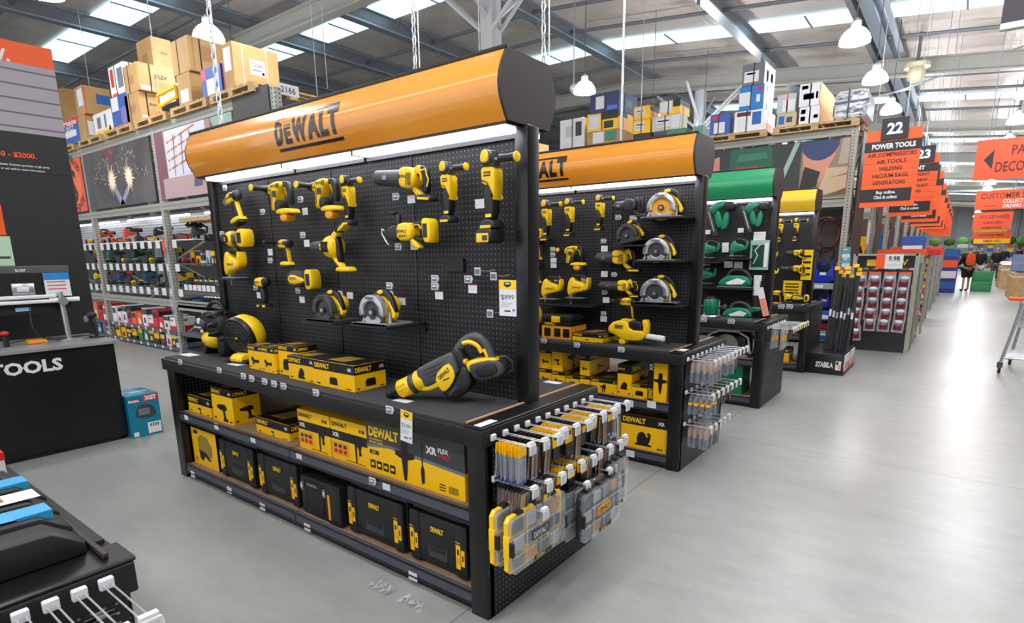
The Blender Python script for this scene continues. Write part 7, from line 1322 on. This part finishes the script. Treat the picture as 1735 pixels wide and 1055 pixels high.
for k, (num, ti, ls) in enumerate(SHT):
    y = 10.6+3.12*k; r = empty('aisle_sign', (-1.0+.12*(k > 0), y, 2.25), 'hanging orange %s sign, %s in the row down the aisle' % (ti.lower(), ORD[k]), 'sign')
    part('panel', r, lambda m: (m.box(-.35, .35, 0, .02, 0, 1.1, ORG), [m.box(-.35, .35, -.002, 0, .33+i*.1, .335+i*.1, mat('sign_orange_dark', 'b8401a', .5)) for i in range(6)]), 0)
    part('number_plate', r, lambda m: (m.box(-.165+.1*(k > 0), .175+.1*(k > 0), -.03, .03, .96, 1.25, SGN), m.text(num, PAP, (.005+.1*(k > 0), -.032, 1.11), (1, 0, 0), (0, 0, 1), h=.15, w=.2, bold=.04)), 0)
    part('title_plate', r, lambda m: (m.box(-.36, .36, -.012, 0, .8, .94, SGN), m.text(ti, PAP, (.01, -.014, .87), (1, 0, 0), (0, 0, 1), h=.07, w=min(.55, .055*len(ti)), bold=.04)), 0)
    part('list_lettering', r, lambda m: [m.text(s, ORD_, (0, -.003, .75-i*.1), (1, 0, 0), (0, 0, 1), h=.055, w=min(.62, .042*len(s)), bold=.03) for i, s in enumerate(ls)] if ls else m.box(-.2, .2, -.002, -.001, .6, .62, ORD_), 0) if True else None
    part('collect_plate', r, lambda m: (m.box(-.355, .3, -.014, 0, .08, .26, SGN), m.text('Buy online.', PAP, (-.02, -.016, .21), (1, 0, 0), (0, 0, 1), h=.045, w=.25, bold=.03), m.text('Click & collect', PAP, (-.02, -.016, .14), (1, 0, 0), (0, 0, 1), h=.045, w=.3, bold=.03)), 0)
    part('suspension_wire', r, lambda m: (m.cyl((-.25, .01, 1.1), (-.25, .01, zr(-1.3)-2.3), .005, GALL, n=5), m.cyl((.25, .01, 1.1), (.25, .01, zr(-.7)-2.3), .005, GALL, n=5)), 0)
# tall racks and low stands farther along, spaced with the signs
AC = [(ORG, RED), (CYE, WHT), (BLU, WHT), (KRF, RED), (WHT, BLU), (mat('violet'), NV), (GRN, CYE), (RED, ORG)]
for k in range(1, 9):
    y = 11.2+3.12*k+.3; H = 3.4
    if k < 8:
        rk, ptk = rack('', 'tall grey racking, %s beyond the glove stand down the aisle' % ORD[k-1], [-4.2, -1.6], y, y+1.1, H, [H, 2.4], [(1.5, RAIL), (.8, RAIL), (.1, RAIL)], MATS['rack_back_warm'])
        ptk('end_board', lambda m: m.box(-1.52, -1.51, y+.1, y+1.0, 0, 3.3, MATS['rack_side_brown']))
        for s_, z in enumerate((1.5, .8, .1)):
            for j in range(4): goods(-1.8-j*.3, y+.04, z, .26, .4, .3+.1*((j+k) % 3), AC[(k+s_) % 8][j % 2], j, '%s boxed goods on the %s shelf of the %s racking beyond the glove stand' % (ORD[j], ['upper', 'middle', 'lowest'][s_], ORD[k-1]), 'boxed goods in the %s racking down the aisle' % ORD[k-1])
    ys = GY+3.12*k-(1.9 if k == 1 else 1.2); x1 = -.52+.04*(k > 1)
    r = empty('aisle_end_stand', (-.85, ys+.5, 0), 'low grey framed aisle end stand, %s past the glove stand' % ORD[k-1], 'display stand')
    for x, yy in ((-.33, -.45), (.33, -.45), (-.33, .45), (.33, .45)): part('post', r, lambda m: m.box(x-.03, x+.03, yy-.03, yy+.03, 0, 1.52, GREYR), 0)
    for z in (.12, .5, .88, 1.2): part('shelf', r, lambda m: (m.box(-.33, .36, -.44, .44, z-.02, z, KRF if k == 1 else RAIL)), 0)
    part('back_panel', r, lambda m: m.box(-.3, -.28, -.44, .44, .1, 1.5, BLK), 0); part('top_sign', r, lambda m: m.box(-.34, .37, -.46, .46, 1.5, 1.62, (ORG, RED, mat('violet'), CYE)[(k-1) % 4]), 0)
    for s_, z in enumerate((.12, .5, .88, 1.2)):
        for j in range(4): goods(r.location.x+.22, ys+.1+j*.22, z, .2, .19, (.2, .26, .24, .22)[(j+s_) % 4], (KRF, RED, CYE, MATS['violet'], ORG, WHT, BLU, GRN)[(k-1+(s_ // 2)) % 8], j, '%s box on the %s shelf of the %s low end stand' % (ORD[j], ORD[s_], ORD[k-1]), 'boxes on the %s low end stand' % ORD[k-1])
# larger promo panels standing above the low stands
for lb, L, T, R_, B, y, mt, m2 in [('blue and white promotion panel above the glove stand', 1528, 400, 1563, 440, 13.2, MATS['carton_blue'], PAP), ('red plastic bins stacked behind the glove stand, lower', 1507, 419, 1527, 426, 12.3, RED, RED), ('wide red bins above the second low stand', 1558, 418, 1596, 432, 13.6, mat('bin_red', 'e8402a', .4), RED), ('purple fronted display panel left of the orange vested person', 1597, 424, 1617, 494, 27.5, mat('violet_dark', '3a2f80', .4), BLU)]:
    a, b = on(L, T, 1, y), on(R_, B, 1, y); m = MB(); m.box(a.x, b.x, y, y+.3, b.z, a.z, mt, .01); m.box(a.x+.03, b.x-.03, y-.004, y, b.z+.02, b.z+(a.z-b.z)*.6, m2)
    if 'purple' in lb: m = MB(); m.box(a.x, b.x, y, y+.4, 0, a.z, mt); [m.box(a.x+.03, b.x-.03, y-.01, y, .15+i*.4, .42+i*.4, (BLU, PAP, ORG, BLU)[i]) for i in range(4)]
    else: m.box((a.x+b.x)/2-.02, (a.x+b.x)/2+.02, y+.1, y+.14, 0, b.z, GREYR)
    mesh_thing(m, 'promotion_stand', lb, 'display', smooth=0)
# ------------------------------------------------------------ wide hanging banners over the aisle
def banner(px, T, R_, B, y, lb, lines, mt=None, arrow=False):
    a, b = on(px, T, 1, y), on(R_, B, 1, y); r = empty('hanging_banner', ((a.x+b.x)/2, y, b.z), lb, 'banner'); w = b.x-a.x; h = a.z-b.z
    part('panel', r, lambda m: m.box(-w/2, w/2, 0, .02, 0, h, mt or mat('banner_orange', 'ee5226', .45)), 0); part('edge_strip', r, lambda m: (m.box(-w/2, w/2, -.01, .03, h-.02, h+.02, ORG), m.box(-w/2, w/2, -.01, .03, -.02, .02, ORG)), 0)
    if lines: part('lettering', r, lambda m: ([m.text(s, c_, (-w/2+u*w, -.004, v*h), (1, 0, 0), (0, 0, 1), h=hh*h, al='l', bold=.02, w=ww*w) for s, u, v, hh, ww, c_ in lines], m.poly([(-w/2+.08*w, -.004, .5*h), (-w/2+.17*w, -.004, .25*h), (-w/2+.17*w, -.004, .75*h)], INK) if arrow else None), 0)
    for s in (-.4, .4): part('suspension_wire', r, lambda m: m.cyl((s*w, .01, h), (s*w, .01, zr(r.location.x+s*w)-b.z-.1), .01, GALL, n=5), 0)
IO = mat('ink_on_orange', '6a2a1c', .6)
banner(1657, 240, 1840, 292, 17, 'large orange banner with a left arrow over the far aisle', [('PAINT', .33, .72, .24, .3, IO), ('DECORATING', .2, .3, .26, .62, IO)], arrow=True)
banner(1655, 325, 1800, 349, 27, 'orange CUSTOMER SERVICE banner over the far aisle', [('CUSTOMER SERVICE', .06, .74, .3, .8, IO), ('COLLECT YOUR', .33, .42, .2, .4, PAP), ('ORDERS HERE', .33, .15, .2, .38, PAP), ('__', .1, .3, .2, .16, IO)])
banner(1651, 361, 1713, 388, 38, 'orange HOUSEWARES banner over the far aisle', [('HOUSEWARES', .15, .75, .22, .75, IO), ('GARDEN', .25, .42, .18, .5, IO), ('HOMEWARES', .25, .12, .14, .5, IO)])
banner(1650, 389, 1706, 394, 46, 'green leafy banner under the HOUSEWARES banner', [], mat('leaf_green', '8fae3c', .6)); banner(1648, 394, 1714, 402, 45, 'orange outdoor banner under the green leafy one', [('OUTDOOR TIMBER', .2, .5, .4, .6, IO)]); banner(1650, 404, 1711, 412, 44, 'yellow timber banner lowest over the far aisle', [('TIMBER YARD', .25, .5, .45, .5, IO)], CYE)
a, b = on(1706, -30, 1, 7), on(1800, 22, 1, 7); m = MB(); m.box(a.x, b.x, 7, 7.03, b.z, a.z, mat('sign_back', '352f3c', .5)); m.box(a.x, b.x, 6.98, 7.05, b.z-.05, b.z, PAP); m.cyl((b.x-.2, 7.01, a.z), (b.x-.2, 7.01, zr(b.x)), .01, GALL); mesh_thing(m, 'hanging_banner', 'dark sign with a pale lower edge hanging at the top right corner', 'banner', smooth=0)
# ------------------------------------------------------------ crates, trolley
def crate(px, py, w, d, h, lb, fill):
    p = on(px, py, 2, 0); r = empty('wooden_crate', (p.x+w/2, p.y+d/2, 0), lb, 'crate'); CW = noise_mat('crate_wood', 'b98f5e', 'c9a273', 6, .6, stretch=(1, 8, 1))
    part('crate_body', r, lambda m: (m.box(-w/2, w/2, -d/2, d/2, 0, h-.1, CW), m.box(-w/2-.01, w/2+.01, -d/2-.01, d/2+.01, h-.25, h-.2, mat('clear_band', 'd8d0c0', .3))), 0)
    rq = random.Random(int(px)); k = 0
    for i in range(4):
        for j in range(4):
            m = MB(); m.ell((0, 0, 0), w/8.2, d/8.2, .09, fill[(i+j) % len(fill)], 10, 6); o = m.build('packed_bag', None, 40); o.location = (p.x+w/2+(-.36+i*.24)*w, p.y+d/2+(-.36+j*.24)*d, h-.03+rq.uniform(0, .06)); o.rotation_euler = (rq.uniform(-.3, .3), rq.uniform(-.3, .3), rq.uniform(0, 3)); tag(o, 'crinkled bag piled in the '+lb.split(' filled')[0], 'bag', 'bags in the '+lb.split(' filled')[0])
crate(1691, 489, 2.0, 2.4, 1.0, 'tan crate farther down the aisle filled with pale bags', [PAP, mat('pale_red'), PAP]); crate(1709, 507, 1.8, 2.2, .95, 'nearer tan crate at the right edge filled with printed bags', [PAP, TAGI, mat('pale_red'), NV])
a, b = on(1718, 431, 1, 21), on(1760, 459, 1, 21); m = MB(); m.box(a.x, b.x, 21, 21.4, b.z, a.z, mat('slate_blue', '6880a4', .5)); m.box(a.x, b.x, 20.99, 21, b.z+.2, b.z+.22, mat('pale_red')); m.box(a.x+.3, a.x+.34, 21.1, 21.14, 0, b.z, GREYR); m.box(a.x+.6, a.x+.64, 21.1, 21.14, 0, b.z, GREYR); mesh_thing(m, 'promotion_stand', 'slate blue panel at the right edge above the crates', 'display', smooth=0)
p = on(1692, 632, 2, 0); r = empty('trolley', (p.x+.4, p.y+.5, 0), 'silver wire trolley with orange handle at the right edge', 'trolley')
part('frame', r, lambda m: (m.tube([(-.4, -.45, .13), (-.33, -.45, .55), (-.28, -.45, .92)], .018, SIL, 8), m.tube([(-.25, .35, .13), (-.2, .35, .6), (-.17, .35, .9)], .018, SIL, 8), m.tube([(.5, -.45, .13), (.5, -.45, .9)], .018, SIL, 8), m.tube([(-.38, -.45, .2), (.5, -.45, .2), (.5, .35, .2), (-.24, .35, .2), (-.38, -.45, .2)], .014, SIL, 6)))
part('lower_deck', r, lambda m: [m.cyl((-.36+i*.01, -.42+i*.07, .22), (.5, -.42+i*.07, .22), .006, SIL, n=5) for i in range(12)]); part('handle', r, lambda m: m.tube([(-.42, -.5, .98), (.55, -.5, .98)], .024, ORG, 10))
part('basket', r, lambda m: [m.tube([(-.28, -.42, z), (.5, -.42, z), (.5, .35, z), (-.2, .35, z)], .007, SIL, 5, True) for z in (.62, .68, .74, .8, .88)]+[m.cyl((-.28+i*.06, -.42, .6), (-.28+i*.06, -.42, .88), .004, SIL, n=4) for i in range(13)]+[m.cyl((-.26, -.42+i*.07, .6), (.5, -.42+i*.07, .6), .004, SIL, n=4) for i in range(12)])
for x, y in ((-.4, -.45), (-.25, .35), (.5, -.45), (.5, .35)): w_ = part('castor', r, lambda m: (m.cyl((x-.015, y, .06), (x+.015, y, .06), .06, BLK, n=16), m.box(x-.03, x+.03, y-.02, y+.02, .07, .14, DGR))); 
# ------------------------------------------------------------ shoppers
def person(px, py, H, lb, top, legs, hair, vest=None, rz=0, shorts=False, arm=0, bag=False):
    p = on(px, py, 2, 0); r = empty('person', (p.x, p.y, 0), lb, 'person', None, rz); k = H/1.75; SK = SKIN
    def sk(name, edges, pts, rad, mt, parent):
        me = bpy.data.meshes.new(name); me.from_pydata([tuple(c_*k for c_ in q) for q in pts], edges, []); me.materials.append(mt); o = bpy.data.objects.new(name, me); SC.collection.objects.link(o); o.parent = parent
        md = o.modifiers.new('skin', 'SKIN'); md.use_smooth_shade = True
        for i, v in enumerate(me.skin_vertices[0].data): v.radius = (rad[i][0]*k, rad[i][1]*k); v.use_root = i == 0
        s = o.modifiers.new('sub', 'SUBSURF'); s.levels = 1; s.render_levels = 1; return o
    st = .09
    body = [(0, 0, .95), (0, 0, 1.15), (0, .01, 1.36), (0, .0, 1.5), (0, -.02, 1.58), (-.17, .0, 1.42), (-.24, -.03, 1.15), (-.22, -.2-.1*arm, 1.0+.1*arm), (-.21, -.28-.12*arm, .98+.14*arm), (.17, .0, 1.42), (.24, -.03, 1.15), (.22, -.16-.1*arm, .98+.08*arm), (.2, -.24-.1*arm, .94+.12*arm), (-.09, 0, .88), (-.11, -st, .5), (-.11, -st*.6, .08), (-.11, -st-.12, .04), (.09, 0, .88), (.12, st, .5), (.12, st*1.3, .08), (.12, st*1.3-.13, .04)]
    ed = [(0, 1), (1, 2), (2, 3), (3, 4), (2, 5), (5, 6), (6, 7), (7, 8), (2, 9), (9, 10), (10, 11), (11, 12), (0, 13), (13, 14), (14, 15), (15, 16), (0, 17), (17, 18), (18, 19), (19, 20)]
    rad = [(.14, .11), (.14, .105), (.16, .11), (.055, .055), (.05, .05), (.06, .06), (.042, .042), (.034, .034), (.03, .035), (.06, .06), (.042, .042), (.034, .034), (.03, .035), (.085, .09), (.06, .06), (.04, .045), (.045, .035), (.085, .09), (.06, .06), (.04, .045), (.045, .035)]
    b = sk('body', ed, body, [((a_[0]*f_, a_[1]*f_)) for a_, f_ in zip(rad, [.7, .7, .7, 1, 1, .75, .75, .9, 1, .75, .75, .9, 1, .75, .8 if shorts else .7, .9 if shorts else .7, .8, .75, .8 if shorts else .7, .9 if shorts else .7, .8])], SK, r)
    sk('jacket', [(0, 1), (1, 2), (2, 3), (2, 4), (4, 5), (5, 6), (2, 7), (7, 8), (8, 9)], [(0, 0, .9), body[1], body[2], (0, 0, 1.46), body[5], body[6], body[7], body[9], body[10], body[11]], [(.19, .15), (.19, .15), (.2, .15), (.09, .09), (.09, .09), (.07, .07), (.06, .06), (.09, .09), (.07, .07), (.06, .06)], top, r)
    L_ = .55 if shorts else .1
    lp = lambda a, b_, t: tuple(a[i]*(1-t)+b_[i]*t for i in range(3))
    sk('shorts' if shorts else 'trousers', [(0, 1), (1, 2), (0, 3), (3, 4)] if shorts else [(0, 1), (1, 2), (2, 5), (0, 3), (3, 4), (4, 6)], [(0, 0, .93), (-.09, 0, .84), body[14], (.09, 0, .84), body[18]]+([] if shorts else [body[15], body[19]]), [(.19, .15), (.125, .13), (.1, .1), (.125, .13), (.1, .1)]+([] if shorts else [(.075, .075), (.075, .075)]), legs, r)
    part('head', r, lambda m: (m.ell((0, -.03*k, 1.64*k), .075*k, .095*k, .115*k, SK, 16, 12), m.ell((0, -.127*k, 1.63*k), .012*k, .016*k, .02*k, SK, 8, 6), m.ell((-.077*k, -.02*k, 1.64*k), .01*k, .02*k, .03*k, SK, 8, 6), m.ell((.077*k, -.02*k, 1.64*k), .01*k, .02*k, .03*k, SK, 8, 6), m.ell((-.03*k, -.115*k, 1.66*k), .01*k, .008*k, .006*k, BLK, 8, 4), m.ell((.03*k, -.115*k, 1.66*k), .01*k, .008*k, .006*k, BLK, 8, 4), m.box(-.025*k, .025*k, -.124*k, -.115*k, 1.585*k, 1.592*k, HOSE)))
    part('hair', r, lambda m: m.ell((0, .0, 1.675*k), .083*k, .095*k, .1*k, hair, 16, 10))
    for s in (-1, 1): q = body[16 if s < 0 else 20]; part('shoe', r, lambda m: m.ell((q[0]*k, (q[1]+.02)*k, .045*k), .05*k, .13*k, .045*k, BLK, 12, 8))
    for q in (body[8], body[12]): part('hand', r, lambda m: (m.ell((q[0]*k, (q[1]-.02)*k, (q[2]-.01)*k), .03*k, .045*k, .02*k, SK, 10, 6), [m.tube([((q[0]-.024+i*.016)*k, (q[1]-.05)*k, (q[2]-.01)*k), ((q[0]-.026+i*.017)*k, (q[1]-.085)*k, (q[2]-.02)*k), ((q[0]-.026+i*.017)*k, (q[1]-.095+.008*abs(i-1.5))*k, (q[2]-.045)*k)], .008*k, SK, 6) for i in range(4)], m.tube([((q[0]+.02)*k, (q[1]-.02)*k, q[2]*k), ((q[0]+.045)*k, (q[1]-.05)*k, (q[2]-.01)*k)], .009*k, SK, 6)))
    if vest: part('vest', r, lambda m: [m.prism(chaikin([(-.15*k, 1.0*k), (.15*k, 1.0*k), (.16*k, 1.35*k), (.1*k, 1.46*k), (-.1*k, 1.46*k), (-.16*k, 1.35*k)], 1), a_, b_, vest, .006) for a_, b_ in ((.13*k, .17*k), (-.19*k, -.14*k))])
    return r
BR = mat('hair_brown', '3a2c22', .7); GH = mat('hair_grey', '8a8680', .7); CH_ = mat('cloth_black', '1b1b1f', .8); CG = mat('cloth_green', '4c5046', .8); CN = mat('cloth_navy', '23243a', .8); CM = mat('cloth_maroon', '5a2230', .8)
person(1634, 493, 1.74, 'person in black shorts wearing a bright orange vest, seen from behind', CH_, CH_, GH, mat('vest_orange', 'f45a22', .6), rz=.35+PI, shorts=True, arm=.6)
person(1654, 482, 1.68, 'person in dark jacket and pale trousers just beyond the orange vest', CH_, mat('cloth_pale', 'b8b2a8', .8), BR, rz=.3)
person(1683, 476, 1.72, 'person in dark jacket and green trousers walking up the aisle', CH_, CG, BR, rz=0, arm=.5)
person(1697, 462, 1.75, 'person in navy jacket behind the walking shopper', CN, CN, BR, rz=.4); person(1708, 455, 1.7, 'distant person in pale jacket near the right crates', mat('cloth_lilac', 'a8a4b8', .8), CH_, BR, rz=1.0); person(1722, 458, 1.75, 'distant person in black jacket at the right edge', CH_, CH_, BR, rz=2.5); person(1650, 455, 1.7, 'distant person in maroon top behind the orange vest', CM, CH_, BR, rz=.2)
for i in range(2):
    p = on(1659, 493, 2, 0); m = MB(); m.box(p.x-.3, p.x+.35, p.y-.2, p.y+.3, i*.4, i*.4+.38, mat('crate_green', '3c9a62', .4), .02); m.box(p.x-.3, p.x+.35, p.y-.21, p.y+.31, i*.4+.34, i*.4+.38, mat('crate_green_light', '62b884', .4)); mesh_thing(m, 'plastic_crate', '%s green plastic crate standing beside the orange vested person' % ('lower', 'upper')[i], 'crate')
# distant garden displays closing the aisle
FC = [mat('leaf_dark', '3c6030', .7), mat('leaf_light', '6c9a48', .7), mat('display_pale', 'b8c0c8', .6), BLU, CYE, mat('display_rust', 'a8583c', .6)]
for i in range(12):
    x = -3+i*1.0; y = 62+3*(i % 3); m = MB(); rq = random.Random(i)
    for j in range(6): m.box(x+rq.uniform(-.4, .1), x+rq.uniform(.2, .5), y, y+.6, j*.35, j*.35+rq.uniform(.2, .34), FC[(i+j) % 6])
    m.ell((x, y+.3, 2.3), .45, .3, .35, FC[i % 2], 10, 6); mesh_thing(m, 'garden_display', 'distant stacked garden display topped with foliage, %s across the aisle end' % ORD[i], 'display', 'garden displays at the far end', smooth=0)
# prototypes that were only copied are removed
for o in PROTO+[q for q in (gs, rec2, sawk, recd, grr) if q.name not in USED]:
    if o.name in USED: continue
    for ch in list(o.children): bpy.data.objects.remove(ch)
    bpy.data.objects.remove(o)
